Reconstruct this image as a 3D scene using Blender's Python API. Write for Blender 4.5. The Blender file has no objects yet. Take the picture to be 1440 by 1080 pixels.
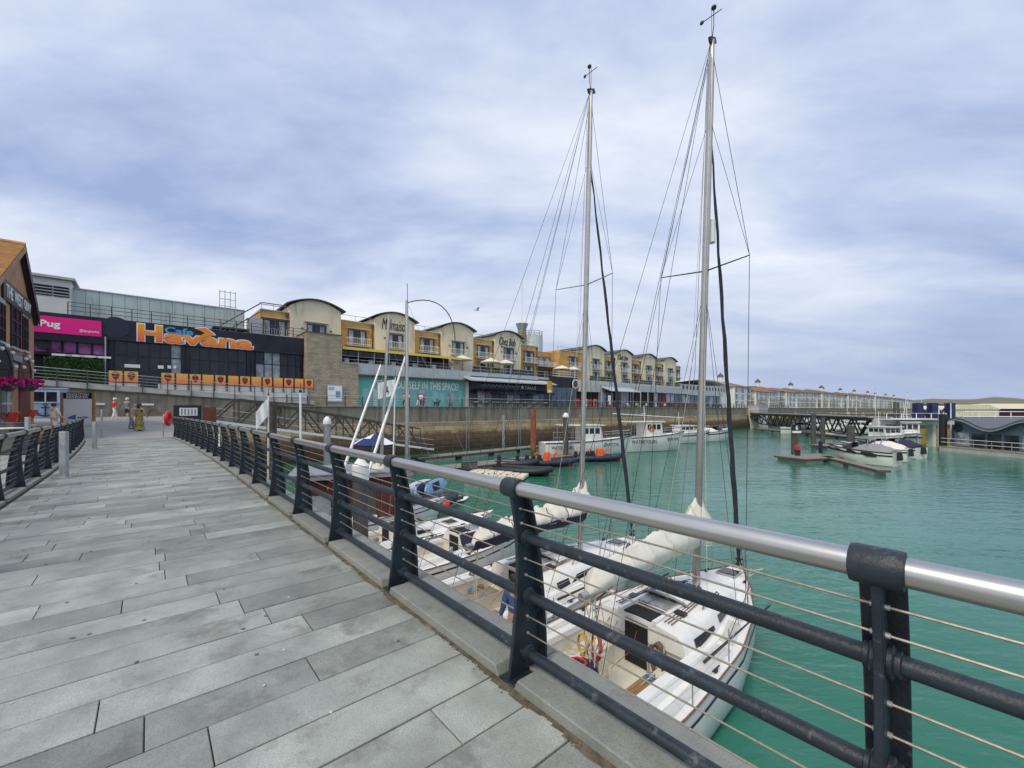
import bpy, bmesh, math, random
from mathutils import Vector, Matrix
R = math.radians
rnd = random.Random(7)
sc = bpy.context.scene
COL = sc.collection

# ------------------------------------------------------------------ camera, sky, sun, exposure
F, HOR, CAM = 590.0, 575.0, 1.535          # focal length in photo pixels, horizon row, eye height over the deck (m)
cam = bpy.data.cameras.new('camera'); cam_o = bpy.data.objects.new('camera', cam); COL.objects.link(cam_o)
cam.sensor_width = 36; cam.lens = 36 * F / 1440; cam.shift_y = (HOR - 540) / 1440
cam.clip_start = .05; cam.clip_end = 9000
cam_o.location = (0, 0, CAM); cam_o.rotation_euler = (R(90), 0, 0)
sc.camera = cam_o

SUN_EL, SUN_AZ = R(50), R(214)             # azimuth clockwise from +Y
world = bpy.data.worlds.new('World'); sc.world = world; world.use_nodes = True
def sky_nodes():
    nt = world.node_tree; N = nt.nodes; L = nt.links; N.clear()
    out = N.new('ShaderNodeOutputWorld'); bg = N.new('ShaderNodeBackground'); L.new(bg.outputs[0], out.inputs[0])
    bg.inputs['Strength'].default_value = .108
    sky = N.new('ShaderNodeTexSky'); sky.sky_type = 'NISHITA'; sky.sun_disc = False
    sky.sun_elevation = SUN_EL; sky.sun_rotation = SUN_AZ; sky.air_density = 1.2; sky.dust_density = 2.0
    tc = N.new('ShaderNodeTexCoord'); sep = N.new('ShaderNodeSeparateXYZ'); L.new(tc.outputs['Generated'], sep.inputs[0])
    def math_(op, a, b=None, clamp=False):
        n = N.new('ShaderNodeMath'); n.operation = op; n.use_clamp = clamp
        for i, v in enumerate((a, b)):
            if v is None: continue
            if isinstance(v, (int, float)): n.inputs[i].default_value = v
            else: L.new(v, n.inputs[i])
        return n.outputs[0]
    zz = math_('MAXIMUM', sep.outputs[2], 0.0); den = math_('ADD', zz, .22)
    px = math_('DIVIDE', sep.outputs[0], den); py = math_('DIVIDE', sep.outputs[1], den)
    cmb = N.new('ShaderNodeCombineXYZ'); L.new(px, cmb.inputs[0]); L.new(py, cmb.inputs[1])
    def noise(sx, sy, rot, det, dist, off):
        mp = N.new('ShaderNodeMapping'); L.new(cmb.outputs[0], mp.inputs[0])
        mp.inputs['Scale'].default_value = (sx, sy, 1); mp.inputs['Rotation'].default_value = (0, 0, rot); mp.inputs['Location'].default_value = off
        n = N.new('ShaderNodeTexNoise'); L.new(mp.outputs[0], n.inputs['Vector'])
        n.inputs['Scale'].default_value = 1; n.inputs['Detail'].default_value = det; n.inputs['Roughness'].default_value = .57; n.inputs['Distortion'].default_value = dist
        return n.outputs['Fac']
    a = noise(.75, 1.55, R(24), 7, .35, (1.3, 4.1, 0)); b = noise(2.2, 3.2, R(-20), 7, .3, (7, 2, 0)); c = noise(.42, .55, R(10), 3, .0, (2, 9, 0))
    m = math_('ADD', math_('MULTIPLY', a, .55), math_('ADD', math_('MULTIPLY', b, .14), math_('MULTIPLY', c, .43)))
    rp = N.new('ShaderNodeValToRGB'); L.new(m, rp.inputs[0]); cr = rp.color_ramp
    cr.elements[0].position = .43; cr.elements[0].color = (2.5, 3.2, 5.0, 1)
    cr.elements[1].position = .68; cr.elements[1].color = (6.7, 7.0, 7.6, 1)
    e = cr.elements.new(.51); e.color = (3.75, 4.35, 5.95, 1)
    e = cr.elements.new(.585); e.color = (5.1, 5.6, 6.65, 1)
    mix = N.new('ShaderNodeMix'); mix.data_type = 'RGBA'; mix.inputs['Factor'].default_value = .95
    L.new(sky.outputs[0], mix.inputs['A']); L.new(rp.outputs[0], mix.inputs['B'])
    # pale murk low over the horizon, all the way round
    hz = N.new('ShaderNodeMapRange'); L.new(sep.outputs[2], hz.inputs[0]); hz.inputs['From Min'].default_value = .0; hz.inputs['From Max'].default_value = .34
    hz.inputs['To Min'].default_value = .8; hz.inputs['To Max'].default_value = 0; hz.interpolation_type = 'SMOOTHSTEP'
    west = N.new('ShaderNodeMapRange'); L.new(sep.outputs[0], west.inputs[0]); west.inputs['From Min'].default_value = .75; west.inputs['From Max'].default_value = -.5
    mk = N.new('ShaderNodeMix'); mk.data_type = 'RGBA'; L.new(west.outputs[0], mk.inputs['Factor'])
    mk.inputs['A'].default_value = (2.4, 3.05, 4.6, 1); mk.inputs['B'].default_value = (6.3, 6.4, 6.6, 1)
    mix2 = N.new('ShaderNodeMix'); mix2.data_type = 'RGBA'; L.new(hz.outputs[0], mix2.inputs['Factor'])
    L.new(mix.outputs['Result'], mix2.inputs['A']); L.new(mk.outputs['Result'], mix2.inputs['B'])
    L.new(mix2.outputs['Result'], bg.inputs['Color'])
sky_nodes()
sl = bpy.data.lights.new('sun', 'SUN'); sl.energy = 1.4; sl.angle = R(15); sl.color = (1, .90, .74)
sun = bpy.data.objects.new('sun', sl); COL.objects.link(sun)
sd = Vector((math.sin(SUN_AZ) * math.cos(SUN_EL), math.cos(SUN_AZ) * math.cos(SUN_EL), math.sin(SUN_EL)))
sun.rotation_euler = sd.to_track_quat('Z', 'Y').to_euler(); sun.location = (-20, -10, 40)
vs = sc.view_settings; sc.display_settings.display_device = 'sRGB'
vs.view_transform = 'Standard'; vs.look = 'None'; vs.exposure = .42; vs.gamma = 1; vs.use_curve_mapping = False
sc.cycles.max_bounces = 6; sc.cycles.diffuse_bounces = 3; sc.cycles.glossy_bounces = 3

# ------------------------------------------------------------------ frames of the place
WATER = -4.0
DV = Vector((-.654, .7565, 0)); EV = Vector((.7565, .654, 0)); R0 = Vector((-.02, 2.36, 0))     # along the bridge, across it to the right
QV = Vector((.7505, .6609, 0)); MV = Vector((-.6609, .7505, 0)); QA = math.atan2(.6609, .7505)   # along the quay, inland
DA = math.atan2(.7565, -.654); EA = math.atan2(.654, .7565)
def off(s): return -.6 * ((s - 9) / 18) ** 2 if s > 9 else 0.0
def B(s, t, z=0): p = R0 + DV * s + EV * (t + off(s)); return Vector((p.x, p.y, z))
def Q(u, v, z=0): p = QV * u + MV * v; return Vector((p.x, p.y, z))
def uq(px, v): r = (px - 720) / F; return v * (.6609 + .7505 * r) / (.7505 - .6609 * r)
def zq(px, py, v): r = (px - 720) / F; return CAM + (HOR - py) / F * v / (.7505 - .6609 * r)
def PT(px, py, z): y = F * (CAM - z) / (py - HOR); return Vector(((px - 720) / F * y, y, z))
def PD(px, d, z): return Vector(((px - 720) / F * d, d, z))

# ------------------------------------------------------------------ mesh helper
class M:
    def __init__(s): s.v = []; s.f = []; s.m = []
    def add(s, vs, fs, m=0):
        n = len(s.v); s.v += [tuple(p) for p in vs]; s.f += [tuple(i + n for i in f) for f in fs]; s.m += [m] * len(fs); return s
    def poly(s, pts, m=0): return s.add(pts, [tuple(range(len(pts)))], m)
    def box(s, c, d, m=0, rz=0, rx=0, ry=0, top=(1, 1)):
        hx, hy, hz = d[0] / 2, d[1] / 2, d[2] / 2; tx, ty = top
        P = [(-hx, -hy, -hz), (hx, -hy, -hz), (hx, hy, -hz), (-hx, hy, -hz), (-hx * tx, -hy * ty, hz), (hx * tx, -hy * ty, hz), (hx * tx, hy * ty, hz), (-hx * tx, hy * ty, hz)]
        if rz or rx or ry:
            mt = Matrix.Rotation(rz, 3, 'Z') @ Matrix.Rotation(ry, 3, 'Y') @ Matrix.Rotation(rx, 3, 'X'); P = [mt @ Vector(p) for p in P]
        return s.add([(p[0] + c[0], p[1] + c[1], p[2] + c[2]) for p in P], [(3, 2, 1, 0), (4, 5, 6, 7), (0, 1, 5, 4), (1, 2, 6, 5), (2, 3, 7, 6), (3, 0, 4, 7)], m)
    def b2(s, a, b, m=0): return s.box([(a[i] + b[i]) / 2 for i in range(3)], [abs(b[i] - a[i]) for i in range(3)], m)
    def bar(s, a, b, w, h, m=0, up=(0, 0, 1)):
        a, b = Vector(a), Vector(b); d = (b - a).normalized(); u = Vector(up)
        if abs(d.dot(u)) > .98: u = Vector((1, 0, 0))
        x = d.cross(u).normalized() * w / 2; y = x.cross(d).normalized() * h / 2
        return s.add([a - x - y, a + x - y, a + x + y, a - x + y, b - x - y, b + x - y, b + x + y, b - x + y], [(3, 2, 1, 0), (4, 5, 6, 7), (0, 1, 5, 4), (1, 2, 6, 5), (2, 3, 7, 6), (3, 0, 4, 7)], m)
    def tube(s, pts, r, n=8, m=0, caps=True, sq=1.0):
        pts = [Vector(p) for p in pts]; rs = r if isinstance(r, (list, tuple)) else [r] * len(pts); ring = []; px = None
        for i, p in enumerate(pts):
            d = (pts[min(i + 1, len(pts) - 1)] - pts[max(i - 1, 0)]).normalized()
            if px is None:
                u = Vector((0, 0, 1)) if abs(d.z) < .9 else Vector((1, 0, 0)); x = d.cross(u).normalized()
            else:
                x = (px - d * px.dot(d)).normalized()
            px = x; y = x.cross(d)
            ring.append([p + x * math.cos(k * 2 * math.pi / n) * rs[i] + y * math.sin(k * 2 * math.pi / n) * rs[i] * sq for k in range(n)])
        return s.loft(ring, m, caps)
    def loft(s, rings, m=0, caps=True, closed=True):
        n = len(rings[0]); vs = [p for r in rings for p in r]; fs = []
        for i in range(len(rings) - 1):
            for k in range(n if closed else n - 1):
                a = i * n + k; b = i * n + (k + 1) % n; fs.append((a, b, b + n, a + n))
        if caps and closed: fs.append(tuple(range(n))[::-1]); fs.append(tuple((len(rings) - 1) * n + k for k in range(n)))
        return s.add(vs, fs, m)
    def lathe(s, prof, c=(0, 0, 0), n=12, m=0, mat=None):
        rings = [[Vector((r * math.cos(2 * math.pi * k / n), r * math.sin(2 * math.pi * k / n), z)) for k in range(n)] for r, z in prof]
        if mat is not None: rings = [[mat @ p for p in r] for r in rings]
        return s.loft([[p + Vector(c) for p in r] for r in rings], m)
    def ell(s, c, r, m=0, n=10, k=6):
        prof = [(max(.02, math.sin(math.pi * i / k)), -math.cos(math.pi * i / k)) for i in range(k + 1)]
        return s.loft([[Vector((c[0] + r[0] * a * math.cos(2 * math.pi * j / n), c[1] + r[1] * a * math.sin(2 * math.pi * j / n), c[2] + r[2] * z)) for j in range(n)] for a, z in prof], m)
    def prism(s, poly, a, b, ax='z', m=0):
        f = {'z': lambda p, h: (p[0], p[1], h), 'y': lambda p, h: (p[0], h, p[1]), 'x': lambda p, h: (h, p[0], p[1])}[ax]
        return s.loft([[Vector(f(p, a)) for p in poly], [Vector(f(p, b)) for p in poly]], m)
    def mesh(s, name, mats, smooth=False, bevel=0):
        me = bpy.data.meshes.new(name); me.from_pydata(s.v, [], s.f)
        bm = bmesh.new(); bm.from_mesh(me)
        for f, mi in zip(bm.faces, s.m): f.material_index = mi
        bmesh.ops.recalc_face_normals(bm, faces=bm.faces[:])
        if bevel: bmesh.ops.bevel(bm, geom=[e for e in bm.edges if len(e.link_faces) == 2 and e.calc_face_angle(0) > .6], offset=bevel, segments=1, affect='EDGES', profile=.5)
        bm.to_mesh(me); bm.free()
        for mt in (mats if isinstance(mats, (list, tuple)) else [mats]): me.materials.append(mt)
        if smooth:
            me.shade_smooth()
            if smooth is True: me.set_sharp_from_angle(angle=R(40))
        return me
    def build(s, name, mats, parent=None, smooth=False, bevel=0, loc=None, rz=0):
        return put(name, s.mesh(name, mats, smooth, bevel), parent, loc, rz)
def put(name, data, parent=None, loc=None, rz=0):
    o = bpy.data.objects.new(name, data); COL.objects.link(o)
    if parent: o.parent = parent
    if loc is not None: o.location = loc
    if rz: o.rotation_euler = (0, 0, rz)
    return o
def tag(o, label=None, cat=None, group=None, kind=None):
    if label: o['label'] = label
    if cat: o['category'] = cat
    if group: o['group'] = group
    if kind: o['kind'] = kind
    return o
def thing(name, label, cat, loc=(0, 0, 0), rz=0, group=None):
    o = bpy.data.objects.new(name, None); COL.objects.link(o); o.location = loc; o.rotation_euler = (0, 0, rz); o.empty_display_size = .2
    return tag(o, label, cat, group)
def struct(o): o['kind'] = 'structure'; return o
def copy_tree(o, loc=None, rz=None, label=None, parent=None):
    c = o.copy(); COL.objects.link(c)
    if parent is not None: c.parent = parent
    if loc is not None: c.location = loc
    if rz is not None: c.rotation_euler = (0, 0, rz)
    if label: c['label'] = label
    for ch in list(o.children): copy_tree(ch, parent=c)
    return c
def text(name, s, mat, parent, loc, rz, w, h, ext=.02, shear=0, bold=0, rx=90):
    """flat raised lettering w metres wide and h tall, centred on loc"""
    cu = bpy.data.curves.new(name, 'FONT'); cu.body = s; cu.size = 1; cu.extrude = ext; cu.shear = shear; cu.offset = bold; cu.resolution_u = 3
    t_ = bpy.data.objects.new('tmp', cu); me = bpy.data.meshes.new_from_object(t_); bpy.data.objects.remove(t_)
    xs = [v.co.x for v in me.vertices]; ys = [v.co.y for v in me.vertices]; x0, x1, y0, y1 = min(xs), max(xs), min(ys), max(ys)
    for v in me.vertices: v.co = ((v.co.x - (x0 + x1) / 2) * w / (x1 - x0), (v.co.y - (y0 + y1) / 2) * h / (y1 - y0), v.co.z)
    me.materials.clear(); me.materials.append(mat); me.name = name
    o = put(name, me, parent, loc); o.rotation_euler = (R(rx), 0, rz); o['kind'] = 'stuff'; return o

# ------------------------------------------------------------------ materials
def mat(name, col, rough=.6, metal=0, var=.12, scale=3.0, bump=0, bscale=40, col2=None, rndv=0, stain=None, sscale=1.5, sthr=.55, spec=.5, stretch=(1, 1, 1), coat=0, streak=None, speck=0):
    m = bpy.data.materials.new(name); m.use_nodes = True; nt = m.node_tree; N = nt.nodes; L = nt.links; b = N['Principled BSDF']
    b.inputs['Roughness'].default_value = rough; b.inputs['Metallic'].default_value = metal; b.inputs['Specular IOR Level'].default_value = spec
    if coat: b.inputs['Coat Weight'].default_value = coat; b.inputs['Coat Roughness'].default_value = .1
    tc = N.new('ShaderNodeTexCoord'); mp = N.new('ShaderNodeMapping'); L.new(tc.outputs['Object'], mp.inputs[0]); mp.inputs['Scale'].default_value = stretch
    oi = N.new('ShaderNodeObjectInfo')
    if rndv:
        va = N.new('ShaderNodeVectorMath'); va.operation = 'ADD'; L.new(mp.outputs[0], va.inputs[0])
        vm = N.new('ShaderNodeVectorMath'); vm.operation = 'SCALE'; vm.inputs[0].default_value = (37, 19, 53); L.new(oi.outputs['Random'], vm.inputs['Scale']); L.new(vm.outputs[0], va.inputs[1]); vec = va.outputs[0]
    else: vec = mp.outputs[0]
    def noise(sc_, det=4, rg=.6):
        n = N.new('ShaderNodeTexNoise'); L.new(vec, n.inputs['Vector']); n.inputs['Scale'].default_value = sc_; n.inputs['Detail'].default_value = det; n.inputs['Roughness'].default_value = rg; return n.outputs['Fac']
    def rmp(x, a, bb, c0, c1):
        r = N.new('ShaderNodeValToRGB'); L.new(x, r.inputs[0]); r.color_ramp.elements[0].position = a; r.color_ramp.elements[1].position = bb
        r.color_ramp.elements[0].color = (*c0, 1); r.color_ramp.elements[1].color = (*c1, 1); return r.outputs[0]
    c2 = col2 or tuple(min(1, c * (1 + var)) for c in col); c1 = col if col2 else tuple(c * (1 - var) for c in col)
    out = rmp(noise(scale), .32, .68, c1, c2)
    def mixc(fac, a, bcol, bt='MIX'):
        x = N.new('ShaderNodeMix'); x.data_type = 'RGBA'; x.blend_type = bt
        if isinstance(fac, float): x.inputs['Factor'].default_value = fac
        else: L.new(fac, x.inputs['Factor'])
        L.new(a, x.inputs['A'])
        if isinstance(bcol, tuple): x.inputs['B'].default_value = (*bcol, 1)
        else: L.new(bcol, x.inputs['B'])
        return x.outputs['Result']
    if stain: out = mixc(rmp(noise(sscale, 6, .7), sthr, sthr + .12, (0, 0, 0), (.8, .8, .8)), out, stain)
    if speck:
        out = mixc(rmp(noise(speck, 3, .8), .42, .62, (0, 0, 0), (.55, .55, .55)), out, tuple(c * .55 for c in col))
    if streak:   # vertical run-down marks
        m2 = N.new('ShaderNodeMapping'); L.new(tc.outputs['Object'], m2.inputs[0]); m2.inputs['Scale'].default_value = streak[1]
        n = N.new('ShaderNodeTexNoise'); L.new(m2.outputs[0], n.inputs['Vector']); n.inputs['Scale'].default_value = 1; n.inputs['Detail'].default_value = 5
        out = mixc(rmp(n.outputs['Fac'], streak[2], streak[2] + .15, (0, 0, 0), (.75, .75, .75)), out, streak[0])
    if rndv:
        mr = N.new('ShaderNodeMapRange'); L.new(oi.outputs['Random'], mr.inputs[0]); mr.inputs['To Min'].default_value = 1 - rndv; mr.inputs['To Max'].default_value = 1 + rndv
        hs = N.new('ShaderNodeHueSaturation'); L.new(mr.outputs[0], hs.inputs['Value']); L.new(out, hs.inputs['Color']); out = hs.outputs[0]
    L.new(out, b.inputs['Base Color'])
    if bump:
        bp = N.new('ShaderNodeBump'); bp.inputs['Strength'].default_value = bump; bp.inputs['Distance'].default_value = .02; L.new(noise(bscale, 5, .65), bp.inputs['Height']); L.new(bp.outputs[0], b.inputs['Normal'])
        if rough < .9:
            rr = N.new('ShaderNodeMapRange'); L.new(noise(scale * 2.3, 4), rr.inputs[0]); rr.inputs['To Min'].default_value = max(.03, rough - .12); rr.inputs['To Max'].default_value = min(1, rough + .15); L.new(rr.outputs[0], b.inputs['Roughness'])
    return m
def brick_mat(name, c1, c2, mortar, bw=.225, bh=.075, bump=.3, msize=.012, plane='xz', rough=.85, off_=.5):
    m = bpy.data.materials.new(name); m.use_nodes = True; nt = m.node_tree; N = nt.nodes; L = nt.links; b = N['Principled BSDF']; b.inputs['Roughness'].default_value = rough
    tc = N.new('ShaderNodeTexCoord'); sp = N.new('ShaderNodeSeparateXYZ'); L.new(tc.outputs['Object'], sp.inputs[0]); cb = N.new('ShaderNodeCombineXYZ')
    ad = N.new('ShaderNodeMath'); L.new(sp.outputs[0], ad.inputs[0]); L.new(sp.outputs[1], ad.inputs[1]); L.new(ad.outputs[0], cb.inputs[0]); L.new(sp.outputs[2], cb.inputs[1])
    t = N.new('ShaderNodeTexBrick'); L.new(cb.outputs[0], t.inputs['Vector']); t.inputs['Scale'].default_value = 1; t.inputs['Brick Width'].default_value = bw; t.inputs['Row Height'].default_value = bh
    t.inputs['Mortar Size'].default_value = msize; t.inputs['Color1'].default_value = (*c1, 1); t.inputs['Color2'].default_value = (*c2, 1); t.inputs['Mortar'].default_value = (*mortar, 1); t.offset = off_
    n = N.new('ShaderNodeTexNoise'); L.new(tc.outputs['Object'], n.inputs['Vector']); n.inputs['Scale'].default_value = .9; n.inputs['Detail'].default_value = 6
    r = N.new('ShaderNodeMapRange'); L.new(n.outputs['Fac'], r.inputs[0]); r.inputs['From Min'].default_value = .25; r.inputs['From Max'].default_value = .75; r.inputs['To Min'].default_value = .72; r.inputs['To Max'].default_value = 1.22
    hs = N.new('ShaderNodeHueSaturation'); L.new(t.outputs['Color'], hs.inputs['Color']); L.new(r.outputs[0], hs.inputs['Value']); L.new(hs.outputs[0], b.inputs['Base Color'])
    bp = N.new('ShaderNodeBump'); bp.inputs['Strength'].default_value = bump; bp.inputs['Distance'].default_value = .01; bp.invert = True; L.new(t.outputs['Fac'], bp.inputs['Height']); L.new(bp.outputs[0], b.inputs['Normal'])
    return m
def water_mat():
    m = bpy.data.materials.new('harbour_water'); m.use_nodes = True; nt = m.node_tree; N = nt.nodes; L = nt.links; b = N['Principled BSDF']
    b.inputs['Roughness'].default_value = .09; b.inputs['IOR'].default_value = 1.33
    tc = N.new('ShaderNodeTexCoord')
    def noise(s, rot, det, dist=0.):
        mp = N.new('ShaderNodeMapping'); L.new(tc.outputs['Object'], mp.inputs[0]); mp.inputs['Scale'].default_value = s; mp.inputs['Rotation'].default_value = (0, 0, rot)
        n = N.new('ShaderNodeTexNoise'); L.new(mp.outputs[0], n.inputs['Vector']); n.inputs['Scale'].default_value = 1; n.inputs['Detail'].default_value = det; n.inputs['Distortion'].default_value = dist; n.inputs['Roughness'].default_value = .5; return n.outputs['Fac']
    rp = N.new('ShaderNodeValToRGB'); L.new(noise((.08, .12, 1), .4, 3), rp.inputs[0]); rp.color_ramp.elements[0].position = .3; rp.color_ramp.elements[1].position = .7
    rp.color_ramp.elements[0].color = (.016, .140, .088, 1); rp.color_ramp.elements[1].color = (.036, .185, .126, 1); L.new(rp.outputs[0], b.inputs['Base Color'])
    ad = N.new('ShaderNodeMath'); ad.operation = 'ADD'; L.new(noise((.55, 1.5, 1), R(25), 3, .4), ad.inputs[0])
    ml = N.new('ShaderNodeMath'); ml.operation = 'MULTIPLY'; ml.inputs[1].default_value = .35; L.new(noise((2.2, 4.6, 1), R(-15), 3, .6), ml.inputs[0]); L.new(ml.outputs[0], ad.inputs[1])
    bp = N.new('ShaderNodeBump'); bp.inputs['Distance'].default_value = .10; L.new(ad.outputs[0], bp.inputs['Height']); st = N.new('ShaderNodeMapRange'); L.new(noise((.07, .16, 1), R(35), 3, .8), st.inputs[0]); st.inputs['From Min'].default_value = .35; st.inputs['From Max'].default_value = .65; st.inputs['To Min'].default_value = .3; st.inputs['To Max'].default_value = 1.0; L.new(st.outputs[0], bp.inputs['Strength']); L.new(bp.outputs[0], b.inputs['Normal'])
    return m
def grad_mat(name, c0, c1, z0, z1, rough=.5):
    m = bpy.data.materials.new(name); m.use_nodes = True; nt = m.node_tree; N = nt.nodes; L = nt.links; b = N['Principled BSDF']; b.inputs['Roughness'].default_value = rough
    tc = N.new('ShaderNodeTexCoord'); sp = N.new('ShaderNodeSeparateXYZ'); L.new(tc.outputs['Object'], sp.inputs[0]); mr = N.new('ShaderNodeMapRange'); L.new(sp.outputs[2 if name.startswith('banner') else 1], mr.inputs[0]); mr.inputs['From Min'].default_value = z0; mr.inputs['From Max'].default_value = z1
    x = N.new('ShaderNodeMix'); x.data_type = 'RGBA'; L.new(mr.outputs[0], x.inputs['Factor']); x.inputs['A'].default_value = (*c0, 1); x.inputs['B'].default_value = (*c1, 1); L.new(x.outputs['Result'], b.inputs['Base Color']); return m
def wall_mat():   # quay wall: bare concrete above, bleached ledge, brown weed and stone blocks near the water
    m = bpy.data.materials.new('quay_wall_stone'); m.use_nodes = True; nt = m.node_tree; N = nt.nodes; L = nt.links; b = N['Principled BSDF']; b.inputs['Roughness'].default_value = .9
    tc = N.new('ShaderNodeTexCoord'); sp = N.new('ShaderNodeSeparateXYZ'); L.new(tc.outputs['Object'], sp.inputs[0])
    n = N.new('ShaderNodeTexNoise'); L.new(tc.outputs['Object'], n.inputs['Vector']); n.inputs['Scale'].default_value = 1.1; n.inputs['Detail'].default_value = 7; n.inputs['Roughness'].default_value = .7
    a = N.new('ShaderNodeMath'); a.operation = 'MULTIPLY_ADD'; L.new(n.outputs['Fac'], a.inputs[0]); a.inputs[1].default_value = 1.5; L.new(sp.outputs[2], a.inputs[2])
    mr = N.new('ShaderNodeMapRange'); L.new(a.outputs[0], mr.inputs[0]); mr.inputs['From Min'].default_value = -3.4; mr.inputs['From Max'].default_value = 1.2
    rp = N.new('ShaderNodeValToRGB'); L.new(mr.outputs[0], rp.inputs[0]); cr = rp.color_ramp
    cr.elements[0].position = 0; cr.elements[0].color = (.03, .035, .02, 1); cr.elements[1].position = 1; cr.elements[1].color = (.40, .36, .27, 1)
    for p, c in ((.2, (.075, .045, .028)), (.46, (.17, .10, .06)), (.55, (.20, .135, .075)), (.64, (.50, .38, .20)), (.76, (.44, .35, .21)), (.86, (.26, .21, .14))):
        e = cr.elements.new(p); e.color = (*c, 1)
    t = N.new('ShaderNodeTexBrick'); cb = N.new('ShaderNodeCombineXYZ'); L.new(sp.outputs[0], cb.inputs[0]); L.new(sp.outputs[2], cb.inputs[1]); L.new(cb.outputs[0], t.inputs['Vector']); t.inputs['Scale'].default_value = 1; t.inputs['Brick Width'].default_value = 1.5; t.inputs['Row Height'].default_value = .62; t.inputs['Mortar Size'].default_value = .035
    t.inputs['Color1'].default_value = (1, 1, 1, 1); t.inputs['Color2'].default_value = (.72, .72, .72, 1); t.inputs['Mortar'].default_value = (.4, .38, .35, 1)
    x = N.new('ShaderNodeMix'); x.data_type = 'RGBA'; x.blend_type = 'MULTIPLY'; x.inputs['Factor'].default_value = .9; L.new(rp.outputs[0], x.inputs['A']); L.new(t.outputs['Color'], x.inputs['B'])
    L.new(x.outputs['Result'], b.inputs['Base Color'])
    bp = N.new('ShaderNodeBump'); bp.inputs['Strength'].default_value = .6; bp.inputs['Distance'].default_value = .05; L.new(n.outputs['Fac'], bp.inputs['Height']); L.new(bp.outputs[0], b.inputs['Normal'])
    return m
ORD = 'first second third fourth fifth sixth seventh eighth ninth tenth eleventh twelfth thirteenth fourteenth fifteenth sixteenth seventeenth'.split()
K = {}
K['paving'] = mat('paving_granite', (.30, .318, .285), .6, var=.30, scale=2.2, bump=.16, bscale=70, rndv=.30, stain=(.14, .14, .12), sscale=1.9, sthr=.56, speck=110)
K['joint'] = mat('dark_joint', (.085, .075, .062), .95)
K['kerb'] = mat('kerb_granite', (.275, .285, .255), .65, var=.16, scale=6, bump=.2, bscale=90, rndv=.06, stain=(.15, .15, .13), sscale=3, sthr=.57, speck=120)
K['post'] = mat('railing_paint', (.016, .024, .034), .42, var=.3, scale=8, bump=.22, bscale=60, stain=(.13, .15, .15), sscale=14, sthr=.585)
K['steel'] = mat('brushed_steel', (.56, .55, .52), .33, 1, var=.06, scale=1.5)
K['wire'] = mat('wire_rope', (.36, .32, .25), .45, .7, var=.2, scale=60)
K['galv'] = mat('galvanised', (.42, .44, .45), .45, .6, var=.2, scale=6, bump=.05)
K['conc'] = mat('concrete', (.255, .23, .175), .88, var=.18, scale=.7, bump=.3, bscale=12, streak=((.13, .12, .085), (1.6, 1.6, .12), .47))
K['concl'] = mat('light_concrete', (.48, .47, .43), .85, var=.15, scale=1.2, bump=.2, bscale=18)
K['plaza'] = mat('plaza_paving', (.30, .30, .285), .7, var=.12, scale=.8, bump=.1, bscale=20)
K['white'] = mat('white_gelcoat', (.80, .80, .76), .28, var=.04, scale=2, coat=.3)
K['cream'] = mat('cream_gelcoat', (.74, .71, .60), .4, var=.05, scale=3)
K['deckw'] = mat('boat_deck_white', (.83, .82, .78), .5, var=.06, scale=4, bump=.08, bscale=160)
K['hullw'] = mat('hull_white', (.80, .79, .73), .22, var=.06, scale=1.2, coat=.4, streak=((.55, .52, .42), (5, 5, .5), .6))
K['teak'] = mat('teak', (.30, .17, .075), .6, var=.25, scale=5, stretch=(1, 8, 1), bump=.1)
K['teakg'] = mat('grey_teak', (.34, .27, .20), .7, var=.2, scale=5, stretch=(1, 8, 1), bump=.1)
K['plank'] = mat('dock_plank', (.23, .20, .165), .85, var=.25, scale=4, stretch=(1, 6, 1), bump=.2, rndv=.12)
K['smoke'] = mat('smoked_acrylic', (.025, .026, .03), .12, var=.2)
K['glass'] = mat('window_glass', (.022, .026, .034), .10, var=.6, scale=.8, spec=.45)
K['glassb'] = mat('blue_glass', (.05, .09, .10), .08, var=.5, scale=.7, spec=.9)
K['glassc'] = mat('curtained_glass', (.30, .34, .36), .12, var=.55, scale=1.2, spec=.8)
K['black'] = mat('black_fittings', (.018, .018, .02), .45, var=.3, scale=20)
K['dark'] = mat('dark_opening', (.012, .011, .012), .8)
K['alu'] = mat('anodised_mast', (.47, .47, .44), .38, .75, var=.1, scale=3)
K['sail'] = mat('sailcloth', (.74, .72, .63), .8, var=.07, scale=2.5, bump=.3, bscale=7)
K['navy'] = mat('navy_canvas', (.022, .022, .055), .8, var=.25, scale=6, bump=.15)
K['furl'] = mat('furled_sail', (.035, .037, .05), .75, var=.35, scale=8, bump=.2)
K['rope'] = mat('rope', (.58, .54, .43), .9, var=.2, scale=30)
K['ropeb'] = mat('blue_rope', (.10, .26, .48), .9, var=.2, scale=30)
K['roper'] = mat('red_rope', (.55, .04, .04), .8, var=.2, scale=30)
K['ropey'] = mat('yellow_rope', (.62, .40, .06), .8, var=.2, scale=30)
K['ropek'] = mat('brown_line', (.18, .11, .085), .85, var=.25, scale=40)
K['red'] = mat('red_plastic', (.62, .03, .025), .4, var=.1)
K['orange'] = mat('orange_plastic', (.80, .13, .025), .5, var=.12)
K['yellow'] = mat('yellow_plastic', (.72, .36, .03), .5, var=.15)
K['rubber'] = mat('black_rubber', (.022, .024, .03), .5, var=.25, scale=4, bump=.05)
K['navyrub'] = mat('navy_rubber', (.020, .026, .055), .5, var=.25, scale=4)
K['sky'] = mat('sky_blue_paint', (.28, .46, .66), .6, var=.08)
K['yellowb'] = brick_mat('buff_brick', (.60, .32, .075), (.52, .27, .06), (.52, .34, .14), bump=.1)
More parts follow.
